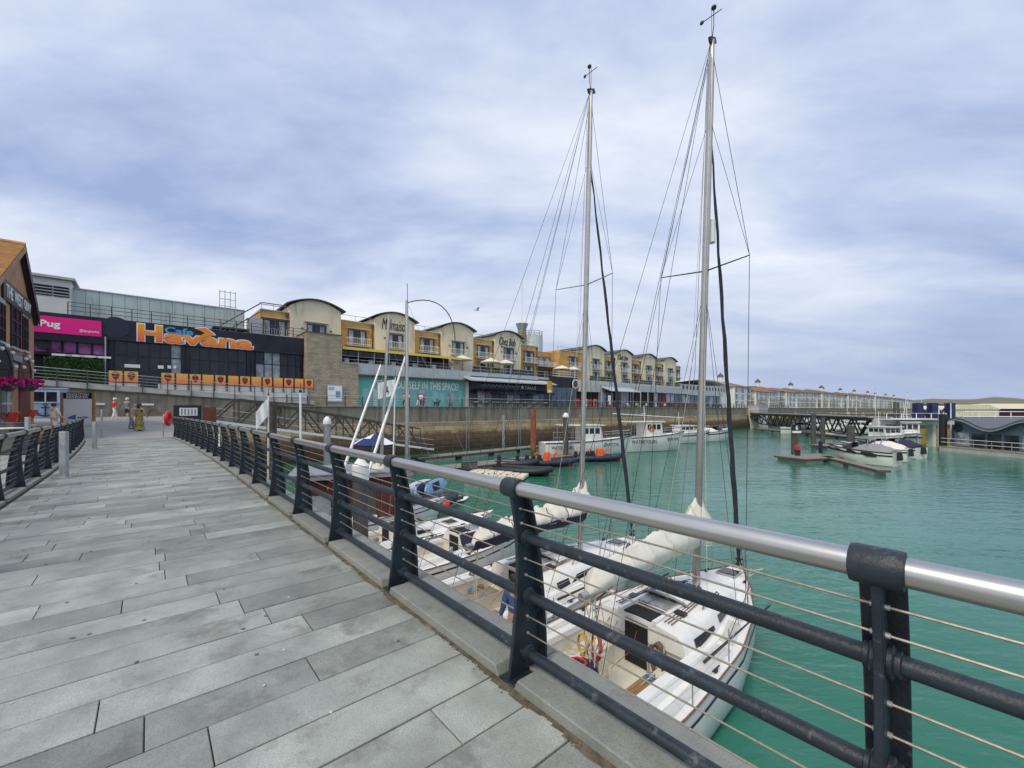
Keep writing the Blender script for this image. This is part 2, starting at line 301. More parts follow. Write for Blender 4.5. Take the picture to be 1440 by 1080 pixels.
K['render'] = mat('cream_render', (.74, .66, .48), .9, var=.09, scale=.5, bump=.1, bscale=15, streak=((.44, .37, .25), (1.6, 1.6, .16), .54))
K['brick'] = brick_mat('red_brick', (.54, .25, .115), (.42, .185, .085), (.42, .33, .22), bump=.4)
K['ashlar'] = brick_mat('ashlar_block', (.46, .39, .27), (.33, .275, .185), (.26, .225, .165), bw=.62, bh=.215, bump=.6, msize=.02)
K['clad'] = mat('metal_cladding', (.50, .58, .55), .4, .15, var=.06, scale=.6, rndv=.05, streak=((.38, .42, .38), (2, 2, .2), .55))
K['cladw'] = mat('white_cladding', (.66, .66, .62), .5, var=.06, scale=.7)
K['navyp'] = mat('black_fascia', (.013, .014, .024), .32, var=.6, scale=.7, spec=.4)
K['pink'] = mat('magenta_sign', (.82, .005, .22), .4, var=.03)
K['signw'] = mat('sign_white', (.84, .84, .82), .5, var=.02)
K['orangeg'] = grad_mat('letter_orange', (.90, .11, .03), (.92, .42, .02), -.8, .8)
K['bannero'] = grad_mat('banner_orange', (.82, .20, .05), (.86, .50, .10), 0, 1.0)
K['teal'] = mat('teal_hoarding', (.15, .47, .42), .5, var=.08, scale=.8)
K['greyf'] = mat('grey_blue_fascia', (.42, .47, .48), .55, var=.1, scale=.6, streak=((.32, .35, .35), (2, 2, .3), .6))
K['maroon'] = mat('maroon_paint', (.13, .012, .03), .5, var=.2)
K['tile'] = mat('roof_tile', (.47, .25, .09), .85, var=.2, scale=2, rndv=.12)
K['tileo'] = mat('orange_roof', (.25, .125, .07), .85, var=.2, scale=.5)
K['tileb'] = mat('brown_roof', (.165, .105, .075), .85, var=.2, scale=.4)
K['hedge'] = mat('hedge_leaf', (.03, .085, .02), .8, var=.5, scale=6)
K['parasol'] = mat('parasol_canvas', (.78, .72, .56), .8, var=.05)
K['awning'] = mat('yellow_awning', (.80, .60, .13), .8, var=.05)
K['rust'] = mat('rusty_steel', (.27, .09, .045), .85, var=.3, scale=2, bump=.2, stain=(.10, .035, .02), sscale=2)
K['weed'] = mat('weed', (.07, .09, .02), .9, var=.4, scale=5)
K['pile'] = mat('pile_steel', (.085, .082, .08), .7, var=.3, scale=2, bump=.2)
K['truss'] = mat('brown_steel', (.085, .068, .055), .7, var=.25, scale=2)
K['hut'] = mat('red_brown_board', (.15, .045, .03), .75, var=.25, scale=2)
K['felt'] = mat('grey_felt', (.28, .28, .28), .85, var=.15, scale=1)
K['skin'] = mat('skin', (.52, .31, .22), .55, var=.05)
K['hair'] = mat('dark_hair', (.022, .015, .012), .6, var=.2)
K['hairw'] = mat('white_hair', (.66, .63, .58), .7, var=.1)
K['jet'] = mat('cream_plastic', (.70, .64, .46), .5, var=.08)
K['steelb'] = mat('blue_steel', (.022, .03, .10), .5, var=.2)
K['hill'] = mat('hill_turf', (.20, .165, .115), .95, var=.25, scale=.01, col2=(.13, .14, .085))
K['float'] = mat('pontoon_float', (.42, .40, .34), .85, var=.2, scale=2)
K['flower'] = mat('magenta_flower', (.62, .01, .22), .7, var=.4, scale=14)
K['wood'] = mat('planter_wood', (.38, .22, .09), .8, var=.2, scale=4)
K['bluegrey'] = mat('blue_grey_cladding', (.10, .14, .18), .5, var=.12)
K['grip'] = mat('grip_grey', (.60, .60, .56), .8, var=.08, scale=8, bump=.2, bscale=220)
# ------------------------------------------------------------------ water, ground, quay
w = M(); w.poly([(-900, -300, WATER), (2600, -300, WATER), (2600, 3000, WATER), (-900, 3000, WATER)])
struct(w.build('harbour_water', water_mat()))
def g(v): return .004 + .85 * min(1, max(0, (v - 29) / 20))
m = M(); us = [-110, -60, -30, -12, -4, 1.64]; vsl = [28.8, 29, 34, 39, 44, 49, 50.5]
for i in range(len(us) - 1):
    for j in range(len(vsl) - 1):
        m.poly([Q(us[i], vsl[j], g(vsl[j])), Q(us[i + 1], vsl[j], g(vsl[j])), Q(us[i + 1], vsl[j + 1], g(vsl[j + 1])), Q(us[i], vsl[j + 1], g(vsl[j + 1]))])
m.poly([Q(1.64, 47, g(47)), Q(11, 47, g(47)), Q(11, 50.5, g(47)), Q(1.64, 50.5, g(47))])
struct(m.build('plaza_pavement', K['plaza']))
m = M(); a = [B(s, -3.75, -.02) for s in (-45, 0, 9, 15, 21, 28)]
m.poly(a + [Q(-110, 28.9, -.02), Q(-110, -45, -.02)])
struct(m.build('side_pavement', K['plaza']))
m = M(); m.poly([Q(1.64, 28.0, -6), Q(1.64, 47, -6), Q(1.64, 47, .85), Q(1.64, 28.8, 0)]); m.poly([Q(1.6, 28.8, 0), Q(-30, 28.8, 0), Q(-30, 28.8, -6), Q(1.6, 28.8, -6)])
m.poly([B(-45, -3.7, -.03), B(0, -3.7, -.03), B(28, -3.7, -.03), B(28, -3.7, -6), B(0, -3.7, -6), B(-45, -3.7, -6)])
WALL = wall_mat(); struct(m.build('quay_side', WALL))
# sea wall in the frame of the quay: local x along it, local y inland
m = M()
def strip(m, u0, u1, prof): m.loft([[Vector((u, v, z)) for v, z in prof] for u in (u0, u1)], 0, False, False)
strip(m, 1.64, 760, [(45.6, -7), (46.5, -.25), (47.02, -.1)])
struct(m.build('sea_wall_base', WALL, rz=QA))
m = M(); strip(m, 10.5, 760, [(46.98, -.1), (46.98, 1.72), (46.86, 1.74), (46.86, 1.86), (47.3, 1.86)]); strip(m, 1.64, 10.5, [(46.98, -.1), (46.98, .86), (47.3, .86)])
struct(m.build('sea_wall_top', K['conc'], rz=QA))
m = M(); m.poly([(10.5, 47.3, 1.85), (760, 47.3, 1.85), (760, 62, 1.85), (10.5, 62, 1.85)]); struct(m.build('promenade', K['plaza'], rz=QA))

# bridge: slab, dark bed, single paving stones
m = M(); SS = [-6, -3, 0, 3, 6, 9, 12, 15, 18, 21, 24, 27.2]
m.loft([[B(s, .40, -.012), B(s, .40, -.7), B(s, -3.7, -.7), B(s, -3.7, -.012)] for s in SS]); bed = struct(m.build('bridge_deck', K['joint']))
ROW = .30; s = -5.0; k = 0
while s < 26.8:
    edges = [-3.24]; t = -3.24 + rnd.uniform(.25, 1.1)
    while t < -.38: edges.append(t); t += rnd.choice((.75, .9, 1.05, 1.2, 1.35, 1.5))
    edges.append(-.03)
    if s + ROW > -2.6:
        for a, b in zip(edges, edges[1:]):
            wd = b - a - .006; cs = s + ROW / 2; jm = M(); jm.box((0, 0, -.03), (ROW - .010, wd, .06))
            o = jm.build('paving_stone', K['paving'], bed, bevel=.003, loc=B(cs, (a + b) / 2, rnd.uniform(-.002, .002)), rz=DA); o.rotation_euler.x = rnd.uniform(-.001, .001); k += 1
    s += ROW
# chewing gum, droppings and grit lying on the stones
m = M(); dr = M()
def blot(mm, p, r, el=1.0):
    n = 9; a0 = rnd.random() * 6; q = []
    for i in range(n): a = i * 6.283 / n; rr = r * rnd.uniform(.7, 1.15); q.append((p.x + math.cos(a + a0) * rr * el, p.y + math.sin(a + a0) * rr, .0035))
    mm.prism([(x, y) for x, y, z in q], .001, .0045)
for i in range(70): blot(m, B(rnd.uniform(-2, 12), rnd.uniform(-3.1, -.15)), rnd.uniform(.006, .015))
for i in range(60): blot(dr, B(rnd.uniform(-2, 14), rnd.choice((-.2, -.5, -1.2, -2)) + rnd.gauss(0, .35)), rnd.uniform(.003, .009), rnd.uniform(.6, 1.8))
tag(m.build('gum_spots', mat('old_gum', (.13, .13, .12), .8), bed), kind='stuff'); tag(dr.build('bird_droppings', mat('droppings', (.55, .55, .5), .8), bed), kind='stuff')
m = M()
for i in range(1500):
    s = rnd.uniform(-2, 14); p = B(s, -.034 - abs(rnd.gauss(0, .018)), .003); c = rnd.uniform(.0015, .005); m.box(p, (c, c * 1.6, c * .7), rz=rnd.random() * 3)
tag(m.build('kerb_grit', mat('grit', (.10, .065, .04), .95, var=.5, scale=30), bed), kind='stuff')

m = M(); n = 260
for i in range(n):
    s0, s1 = -3 + 20 * i / n, -3 + 20 * (i + 1) / n; w0 = .012 + .03 * abs(math.sin(i * .37) * math.sin(i * .11 + 1)) + .008 * rnd.random(); m.poly([B(s0, -.004, .0032), B(s1, -.004, .0032), B(s1, -.03 - w0, .0032), B(s0, -.03 - w0 * rnd.uniform(.5, 1.2), .0032)])
tag(m.build('silt_line', mat('silt', (.12, .10, .07), .95, var=.5, scale=14), bed), kind='stuff')
# kerbs: one granite length between each pair of posts
PITCH = 1.575
def kerb(label, s0, n, side):
    root = thing('kerb', label, 'kerb', (0, 0, 0)); struct(root); del root['category']
    for i in range(n):
        a, b = s0 + i * PITCH, s0 + (i + 1) * PITCH; c = B((a + b) / 2, 0); d = (B(b, 0) - B(a, 0)); L_ = d.length - .13; rz = math.atan2(d.y, d.x)
        if side > 0: t0, t1, t2 = .022, -.15, -.40
        else: t0, t1, t2 = -.022 + 3.3, .15 + 3.3, .38 + 3.3
        mm = M(); hl = L_ / 2
        mm.loft([[(x * hl, t0, .0), (x * (hl - .03), t0, .062), (x * (hl - .03), t1, .062), (x * hl, t1, .0)] for x in (-1, 1)])
        mm.build('kerb_stone', K['kerb'], root, bevel=.006, loc=c, rz=rz)
        mm = M(); mm.b2((-PITCH / 2 + .003, t1 - .002 * side, -.10), (PITCH / 2 - .003, t2, .03)); mm.build('edge_slab', K['kerb'], root, bevel=.005, loc=c, rz=rz)
kerb('granite kerb under the right-hand railing', -4.725, 20, 1); kerb('granite kerb under the left-hand railing', 4.0, 17, -1)

# railings
def post_meshes():
    inner = [(0, 0), (.028, .2), (.05, .42), (.062, .62), (.055, .82), (.03, .97), (.005, 1.08)]
    outer = [(.25, .0), (.243, .2), (.228, .42), (.205, .62), (.172, .82), (.135, .97), (.10, 1.08)]
    m = M(); hw = .012
    ring = []
    for (yi, z), (yo, _) in zip(inner, outer): ring.append([(-hw, -yi, z), (hw, -yi, z), (hw, -yo, z), (-hw, -yo, z)])
    m.loft(ring); m.loft([[(-.055, -y + .009, z), (.055, -y + .009, z), (.055, -y - .011, z), (-.055, -y - .011, z)] for y, z in outer])
    m.b2((-.06, .02, -.02), (.06, -.27, .012))
    cap = M(); rot = Matrix.Rotation(R(90), 3, 'Y')
    cap.lathe([(.044, -.062), (.053, -.059), (.0555, -.05), (.0555, .05), (.053, .059), (.044, .062)], (0, -.035, 1.088), 20, mat=rot)
    col = M(); col.lathe([(.031, -.045), (.040, -.042), (.040, -.030), (.050, -.024), (.050, -.013), (.044, -.0125), (.044, .0125), (.050, .013), (.050, .024), (.040, .030), (.040, .042), (.031, .045)], (0, 0, 0), 14, mat=Matrix.Rotation(R(90), 3, 'Y'))
    fer = M()
    for z, y in ((.965, .075), (.88, .085), (.67, .115), (.575, .12), (.335, .13), (.235, .135)): fer.lathe([(.004, -.024), (.0085, -.022), (.0085, .022), (.004, .024)], (0, -y, z), 8, mat=Matrix.Rotation(R(90), 3, 'Y'))
    global FER; FER = fer.mesh('wire_ferrule', K['galv'])
    return m.mesh('post', K['post'], True, .003), cap.mesh('cap', K['post'], True), col.mesh('rail_collar', K['post'], True)
PM = post_meshes()
def railing(label, s0, s1, side):
    root = thing('bridge_railing', label, 'railing'); n = int(round((s1 - s0) / PITCH)); tb = 0 if side > 0 else -3.3; sg = side
    ss = [s0 + i * PITCH for i in range(n + 1)]
    for s in ss:
        d = B(s + .2, 0) - B(s - .2, 0); rz = math.atan2(d.y, d.x) + (0 if side > 0 else math.pi)
        p = put('post', PM[0], root, B(s, tb), rz); put('cap', PM[1], p); tag(put('wire_ferrule', FER, p), kind='stuff')
        for z, y in ((.12, -.135), (.45, -.14), (.79, -.125)): put('rail_collar', PM[2], p, (0, y, z))
    def line(t, z, ext=.05):
        return [B(s, tb + sg * t, z) for s in [ss[0] - ext] + ss[1:-1] + [ss[-1] + ext]]
    m = M(); m.tube(line(.035, 1.088), .041, 16); m.build('handrail', K['steel'], root, True)
    for z, t in ((.12, .135), (.45, .14), (.79, .125)):
        m = M(); m.tube(line(t, z), .030, 12); m.build('mid_rail', K['post'], root, True)
    for z, t in ((.965, .075), (.88, .085), (.67, .115), (.575, .12), (.335, .13), (.235, .135)):
        m = M(); m.tube(line(t, z), .0042, 6); m.build('wire', K['wire'], root, True)
    return root
railing('dark railing with steel handrail and wires beside the moored yachts', -4.725, 26.775, 1)
railing('dark railing with tapered posts between the walkway and the pub terrace', 4.05, 30.8, -1)
# notice clipped to the railing, lifebuoy at its end
n_ = thing('notice_plate', 'small white and green notice strapped to the railing wires', 'notice', B(12.9, .02, .45), DA)
M().b2((-.14, -.012, 0), (.14, .0, .52)).build('plate', K['signw'], n_); M().b2((-.13, .002, .36), (.13, .004, .5)).build('header', mat('green_print', (.05, .25, .12)), n_)
for z in (.1, .18, .26): M().b2((-.1, .002, z), (.1, .004, z + .035)).build('print_line', K['black'], n_)
lb = thing('lifebuoy', 'red lifebuoy on a post where the right railing ends, seen edge on', 'lifebuoy', B(27.3, -.15, 0), R(112))
m = M(); m.tube([(.29 * math.cos(i * .3142), 0, 1.02 + .30 * math.sin(i * .3142)) for i in range(21)], .095, 10, caps=False, sq=1.3); m.build('ring', K['red'], lb, True); M().b2((-.12, .1, .8), (.12, .16, 1.25)).build('back_board', K['signw'], lb)
M().tube([(0, .2, 0), (0, .2, 1.25)], .035, 8).build('post', K['galv'], lb)
def bollard(name, label, p, h, w_, group=None, rz=0.2, cap=None):
    b = thing(name, label, 'bollard', p, rz, group)
    m = M(); m.box((0, 0, h / 2), (w_, w_ * .8, h)); m.build('shaft', K['galv'], b, bevel=.008); m = M(); m.box((0, 0, .01), (w_ * 2.2, w_ * 1.9, .02)); m.build('base_plate', K['galv'], b)
bollard('bollard', 'grey square bollard nearest on the walkway by the left railing', PT(90, 672, 0), 1.03, .13)
bollard('bollard', 'grey bollard further along the walkway near the end of the left railing', PT(133, 632, 0), 1.05, .12)
bollard('bollard', 'thin tall grey post at the far end of the left railing', PT(143, 617, 0), 1.5, .08)
bollard('bollard', 'short grey post standing in the pub terrace behind the left railing', PD(39, 15.5, -.02), 1.25, .13)
bollard('bollard', 'short grey post in front of the concrete wall beyond the railing end', PD(131, 33, g(45) - .3), 1.1, .14)
# ------------------------------------------------------------------ quay buildings (u along the quay, v inland, z up)
QO = {}
def qthing(name, label, cat, u, v, z, group=None):
    t = thing(name, label, cat, Q(u, v, z), QA, group); QO[t.name] = (u, v, z); return t
def qp(m, name, mats, root, parent=None, smooth=False, bevel=0):
    o = QO[root.name]; m.v = [(a - o[0], b - o[1], c - o[2]) for a, b, c in m.v]
    return m.build(name, mats, parent or root, smooth, bevel)
def ql(root, u, v, z): o = QO[root.name]; return (u - o[0], v - o[1], z - o[2])
def box(a, b): return M().b2(a, b)
PR = 1.85   # promenade level

# retaining wall with the ramp behind it
t = qthing('retaining_wall', 'stained concrete wall holding up the sloping walkway behind the far end of the bridge', 'wall', -20, 50.5, .85)
u0, u1 = -40, 14.6
def rz_(u): return max(1.9, min(3.9, 3.52 + (u + 6.6) * (2.1 - 3.52) / 21.1))
m = M(); m.poly([(u0, 50.5, .3), (u1, 50.5, .3), (u1, 50.5, rz_(u1)), (-12.3, 50.5, rz_(-12.3)), (u0, 50.5, rz_(u0))]); qp(m, 'wall_face', K['conc'], t)
m = M()
for a, b in ((u0, -12.3), (-12.3, u1)): m.loft([[(u, v, rz_(u) + z) for v, z in ((50.40, -.06), (50.40, .42), (50.62, .42), (50.62, -.06))] for u in (a, b)])
qp(m, 'edge_upstand', K['concl'], t)
m = M()
for a, b in ((u0, -12.3), (-12.3, u1)): m.loft([[(u, v, rz_(u) + z) for v, z in ((50.36, -.16), (50.36, -.065), (50.5, -.065), (50.5, -.16))] for u in (a, b)])
qp(m, 'drip_beam', K['pile'], t)
m = M(); m.poly([(u0, 50.62, 3.9), (-12.3, 50.62, 3.9), (-12.3, 53.2, 3.9), (u0, 53.2, 3.9)]); m.poly([(-12.3, 50.62, 3.9), (u1, 50.62, rz_(u1)), (u1, 53.2, rz_(u1)), (-12.3, 53.2, 3.9)]); qp(m, 'ramp_floor', K['plaza'], t)
# diagonal patterned panels cast into the wall
m = M()
for i in range(10):
    uu = -9 + i * 2.3
    for j in range(4): m.bar((uu + j * .4, 50.47, 1.0), (uu + 1.0 + j * .4 * (1 if i % 2 else -1) , 50.47, min(2.6, rz_(uu) - .4)), .09, .05)
tag(qp(m, 'relief_rib', K['conc'], t), kind='stuff')
for uu, zz in ((uq(128, 50.4), 1.87), (uq(199, 50.4), 1.86)): qp(box((uu, 50.42, zz), (uu + .85, 50.48, zz + .16)), 'street_sign', K['signw'], t)
t = qthing('ramp_railing', 'grey tubular railing along the top of the sloping walkway', 'railing', -12, 50.38, 3.5)
n = 0; u = -14.0
while u < 15:
    qp(box((u - .035, 50.30, rz_(u) - .12), (u + .035, 50.38, rz_(u) + 1.42)), 'post', K['pile'], t); u += 1.75
for h in (.62, .9, 1.16, 1.42):
    m = M(); m.tube([(u, 50.34, rz_(u) + h) for u in (-14, -12.3, 14.6)], .03 if h > 1.4 else .018, 6); qp(m, 'rail', K['galv'], t)

# terrace in front of the bar: kick wall, white base panels, orange barrier banners
TZ = 3.4
t = qthing('bar_terrace', 'raised terrace base of white boards in front of the black bar', 'terrace', 0, 53.2, 2)
qp(box((-14, 53.3, 1.9), (14.8, 55.2, TZ)), 'terrace_slab', K['concl'], t)
for a, b in ((uq(152, 53.2), uq(197, 53.2)), (uq(222, 53.2), 14.6)):
    k = max(1, int(round((b - a) / 2.2)))
    for i in range(k):
        x0 = a + (b - a) * i / k; x1 = a + (b - a) * (i + 1) / k
        for j in range(2): qp(box((x0 + .02, 53.16, TZ + .02 - j * .55), (x1 - .02, 53.24, TZ + .55 - j * .55)), 'white_board', K['cladw'], t)
bn = [(uq(152, 53.1), uq(173, 53.1)), (uq(174, 53.1), uq(195, 53.1))] + [(uq(a, 53.1), uq(b, 53.1)) for a, b in ((226, 246), (247, 265), (266, 283), (284, 301), (302, 318), (320, 336), (337, 352), (353, 368), (369, 383), (384, 398), (399, 413), (414, 427), (428, 441))]
for i, (a, b) in enumerate(bn):
    em = i < 2 or i % 2 == 0
    bt = qthing('barrier_banner', ('orange barrier banner with a dark round emblem, ' if em else 'plain orange barrier banner, ') + ['first from the pink-signed bar', 'second from the pink-signed bar', 'beside the gap in the row', 'next to the one beside the gap', 'third after the gap', 'fourth after the gap', 'fifth after the gap', 'sixth after the gap', 'seventh after the gap', 'eighth after the gap', 'seventh from the stone block', 'fourth from the stone block', 'third from the stone block', 'next to last before the stone block', 'last before the stone block'][i], 'banner', (a + b) / 2, 53.1, TZ + .62, 'orange banners fencing the bar terrace')
    hw = (b - a) / 2 - .04; M().b2((-hw, -.02, 0), (hw, .02, 1.02)).build('canvas', K['bannero'], bt)
    for x in (-hw - .03, hw + .03): M().b2((x - .025, -.03, -.6), (x + .025, .03, 1.06)).build('upright', K['black'], bt)
    if em:
        e = M(); pts = [(-.30 * hw * 2, .72), (-.24 * hw * 2, .85), (0, .80), (.24 * hw * 2, .85), (.30 * hw * 2, .72), (.22 * hw * 2, .42), (0, .16), (-.22 * hw * 2, .42)]
        e.prism(pts, -.032, -.024, 'y'); e.build('emblem', K['maroon'], bt)
        e = M(); e.prism([(-.16 * hw * 2, .62), (.16 * hw * 2, .62), (.12 * hw * 2, .48), (-.12 * hw * 2, .48)], -.040, -.034, 'y'); e.build('emblem_band', K['red'], bt)
        e = M(); e.b2((-.3 * hw, -.032, .90), (.3 * hw, -.024, .95)); e.build('print_line', K['black'], bt)

# black bar building
def window_grid(root, parent, a, b, v, z0, z1, nu, nz, glass, bar=.06, frame=K['navyp'], lit=(), name='window', depth=.12):
    """one window: frame bars as the part, every pane a sub-part"""
    fr = M()
    for i in range(nu + 1): x = a + (b - a) * i / nu; fr.b2((x - bar / 2, v - .04, z0), (x + bar / 2, v + .05, z1))
    for j in range(nz + 1): z = z0 + (z1 - z0) * j / nz; fr.b2((a, v - .035, z - bar / 2), (b, v + .045, z + bar / 2))
    f = qp(fr, name, frame, root, parent)
    for i in range(nu):
        for j in range(nz):
            x0, x1 = a + (b - a) * i / nu, a + (b - a) * (i + 1) / nu; y0, y1 = z0 + (z1 - z0) * j / nz, z0 + (z1 - z0) * (j + 1) / nz
            if parent is None: qp(M().poly([(x0, v + .02, y0), (x1, v + .02, y0), (x1, v + .02, y1), (x0, v + .02, y1)]), 'pane', K['glassc'] if (i, j) in lit else glass, root, f)
            else: f_ = None
    if parent is not None:
        f.data.materials.append(glass); bm = bmesh.new(); bm.from_mesh(f.data); o = QO[root.name]
        fc = bm.faces.new([bm.verts.new((x - o[0], v + .02 - o[1], z - o[2])) for x, z in ((a, z0), (b, z0), (b, z1), (a, z1))]); fc.material_index = 1; bm.to_mesh(f.data); bm.free()
    return f
HV, HT = 55.0, 10.05; ha, hb = -16.0, uq(431, HV)
t = qthing('bar_building', 'long black bar building with an orange sign lettered Cafe Havana', 'building', 0, HV, TZ)
xd = uq(150, HV)
qp(box((ha, HV + .35, TZ), (hb, 61.5, HT - .15)), 'body', K['navyp'], t)
qp(box((xd, HV - .25, zq(190, 481, HV)), (hb, HV + .34, HT)), 'fascia', K['navyp'], t)
for i in range(6): x = xd + (hb - xd) * (i + 1) / 6; qp(box((x - .02, HV - .262, 8.3), (x + .02, HV - .252, HT)), 'fascia_joint', K['black'], t)
for a, b, lit in ((161, 255, ((5, 1), (5, 2))), (267, 347, ()), (360, 427, ((0, 1), (1, 1), (1, 2), (2, 1), (2, 2)))):
    window_grid(t, None, uq(a, HV), uq(b, HV), HV + .2, TZ + .1, 8.3, 6, 3, K['glass'], .09, lit=lit)
for a in (151, 156, 258, 263, 350, 355, 429): qp(box((uq(a, HV) - .2, HV - .02, TZ), (uq(a, HV) + .2, HV + .3, 8.35)), 'pier', K['navyp'], t)
def qtext(s, px0, px1, py0, py1, v, mt, root, grow=0, **kw):
    """lettering filling the given columns and rows of its wall"""
    x0, x1 = uq(px0, v), uq(px1, v); pm = (px0 + px1) / 2; z0, z1 = zq(pm, py1, v), zq(pm, py0, v)
    return text('lettering', s, mt, root, ql(root, (x0 + x1) / 2, v, (z0 + z1) / 2), 0, x1 - x0 + grow, z1 - z0 + grow, **kw)
for dv, gr, mm_, ex in ((.265, .16, K['signw'], .01), (.30, 0, K['orangeg'], .03)):
    b_ = .07 if gr else .035
    qtext('H', 193.5, 228, 456.5, 480, HV - dv, mm_, t, gr, bold=b_, ext=ex); qtext('avana', 231, 356, 474, 487, HV - dv, mm_, t, gr, bold=b_, ext=ex)
qtext('Cafe', 231.5, 272, 461, 470.3, HV - .31, mat('letter_blue', (.08, .33, .62), .4), t, bold=.03, ext=.03)
sw = [(uq(x, HV), zq(x, y, HV)) for x, y in ((272, 484.5), (287, 474.5), (301, 472), (299.5, 469.5), (288, 461.5), (274, 462.8), (284, 467), (287, 469.6), (283, 471.5), (269, 480))]      # tick-like swoosh rising from the v
cx_, cz_ = sum(p[0] for p in sw) / 10, sum(p[1] for p in sw) / 10
for mm_, dv, k_ in ((K['signw'], .275, 1.13), (K['orangeg'], .34, 1)):
    m = M(); m.prism([((x - cx_) * k_, (z - cz_) * k_) for x, z in sw], -.03, 0, 'y'); m.build('swoosh', mm_, t, loc=ql(t, cx_, HV - dv, cz_))
for px, w_ in ((186, 22), (226, 8), (238, 5), (246, 4)):
    x0 = uq(px - w_ / 2, HV + .15); x1 = uq(px + w_ / 2, HV + .15); z = zq(px, 514.5 if px < 200 else 516, HV); qp(box((x0, HV + .12, z - .16), (x1, HV + .15, z + .16)), 'window_sticker', K['signw'], t)
m = M(); m.lathe([(.05, 0), (1.0, 0), (1.0, .06), (.05, .06)], (uq(163, HV), HV - .25, zq(163, 461, HV)), 28, mat=Matrix.Rotation(R(90), 3, 'X')); qp(m, 'round_panel', mat('dull_disc', (.016, .018, .045), .6), t)
# roof-top guard rail
m = M()
for h in (.45, .85, 1.2): m.tube([(uq(100, HV), HV + .2, HT + h), (hb, HV + .2, HT + h)], .035, 6)
rr = qthing('roof_railing', 'black guard rail along the roof edge above the orange bar sign', 'railing', 0, HV + .2, HT)
for h in (.45, .85, 1.2):
    m = M(); m.tube([(uq(95, HV), HV + .2, HT + h), (hb, HV + .2, HT + h)], .03, 6); qp(m, 'rail', K['pile'], rr)
for i in range(15): x = uq(95, HV) + (hb - uq(95, HV)) * i / 14; qp(box((x - .04, HV + .16, HT - .1), (x + .04, HV + .24, HT + 1.22)), 'post', K['pile'], rr)
# pink-signed bar next door
t = qthing('pink_bar', 'bar front with a magenta sign ending in aPug over purple windows', 'building', uq(100, HV), HV, TZ)
px1 = xd - .05
qp(box((ha, HV - .3, zq(100, 481, HV)), (px1, HV + .34, HT)), 'fascia', K['navyp'], t)
m = M(); m.b2((ha, HV - .40, zq(100, 471, HV)), (uq(143, HV), HV - .31, zq(100, 448.5, HV))); qp(m, 'sign_board', K['pink'], t)
qtext('LaPug', 36, 85, 449.5, 461.5, HV - .42, K['signw'], t, bold=.03, ext=.01); qtext('@lapugmarina', 112, 139, 464, 468.6, HV - .42, K['signw'], t, bold=.01, ext=.01)
pur = mat('purple_glass', (.33, .09, .28), .3, var=.8, scale=.8)
for i in range(5): a, b = uq(46 + i * 21, HV), uq(46 + i * 21 + 19.5, HV); window_grid(t, None, a, b, HV + .15, zq(100, 497, HV), zq(100, 477, HV), 1, 1, pur, .1)
m = M(); m.lathe([(.05, 0), (.5, 0), (.5, .05), (.05, .05)], (uq(61, HV), HV + .08, zq(61, 483, HV)), 20, mat=Matrix.Rotation(R(90), 3, 'X')); qp(m, 'round_emblem', K['black'], t)
qp(box((ha, HV - .35, zq(100, 501, HV)), (px1, HV + .3, zq(100, 497.5, HV))), 'ledge', K['navyp'], t)
for i in range(4): a = uq(73 + i * 19, HV - .3); qp(box((a, HV - .42, zq(100, 501.8, HV)), (a + 1.25, HV - .352, zq(100, 499, HV))), 'light_panel', K['signw'], t)
qp(box((xd - .12, HV - .4, TZ), (xd - .02, HV - .28, 8.3)), 'corner_post', K['galv'], t)
def leafy(m, a, b, n, sz):
    for i in range(n):
        p = [rnd.uniform(a[k], b[k]) for k in range(3)]; d = Vector((rnd.gauss(0, 1), rnd.gauss(0, 1), rnd.gauss(0, 1))).normalized(); x = d.orthogonal().normalized() * sz * rnd.uniform(.6, 1.3); y = d.cross(x.normalized()) * sz * .5
        p = Vector(p); m.poly([p - x, p - y, p + x, p + y])
t = qthing('hedge_screen', 'clipped green hedge screen below the magenta sign', 'hedge', uq(105, 54.2), 54.2, TZ)
qp(box((uq(62, 54.2), 54.1, TZ), (uq(147, 54.2), 54.5, zq(105, 503.5, 54.2) - .06)), 'hedge_core', K['hedge'], t)
m = M(); leafy(m, (uq(62, 54.2), 53.98, TZ), (uq(147, 54.2), 54.12, zq(105, 503.5, 54.2)), 3500, .09); tag(qp(m, 'foliage', K['hedge'], t), kind='stuff')
# metal clad plant building behind
v = 62.0; t = qthing('plant_building', 'flat-roofed building of pale green metal panels behind the black bar', 'building', uq(220, v), v, 10); x0, x1 = uq(101, v), uq(343, v)
qp(box((x0 + .1, v + .1, 9), (x1 - .1, v + 8, 13.85)), 'body', K['clad'], t)
for i in range(15):
    a, b = x0 + (x1 - x0) * i / 15, x0 + (x1 - x0) * (i + 1) / 15; qp(box((a + .02, v + rnd.uniform(0, .015), 9.2), (b - .02, v + .09, 13.85)), 'cladding_panel', K['clad'], t)
qp(box((x0 - .1, v - .08, 13.86), (x1 + .1, v + 8.1, 13.98)), 'roof_edge', K['galv'], t); qp(box((x1 + .01, v, 9.2), (x1 + .06, v + 8, 13.85)), 'end_panel', K['clad'], t)
v = 60.5; t = qthing('plant_building', 'white metal-clad building with a dark louvred opening above the magenta sign', 'building', uq(75, v), v, 10); x0, x1 = -22, uq(100, v)
qp(box((x0, v + .1, 9), (x1, v + 8, 14.3)), 'body', K['cladw'], t)
for i in range(6):
    a, b = x0 + (x1 - x0) * i / 6, x0 + (x1 - x0) * (i + 1) / 6; qp(box((a + .015, v, 9.2), (b - .015, v + .09, 12.3)), 'cladding_panel', K['cladw'], t)
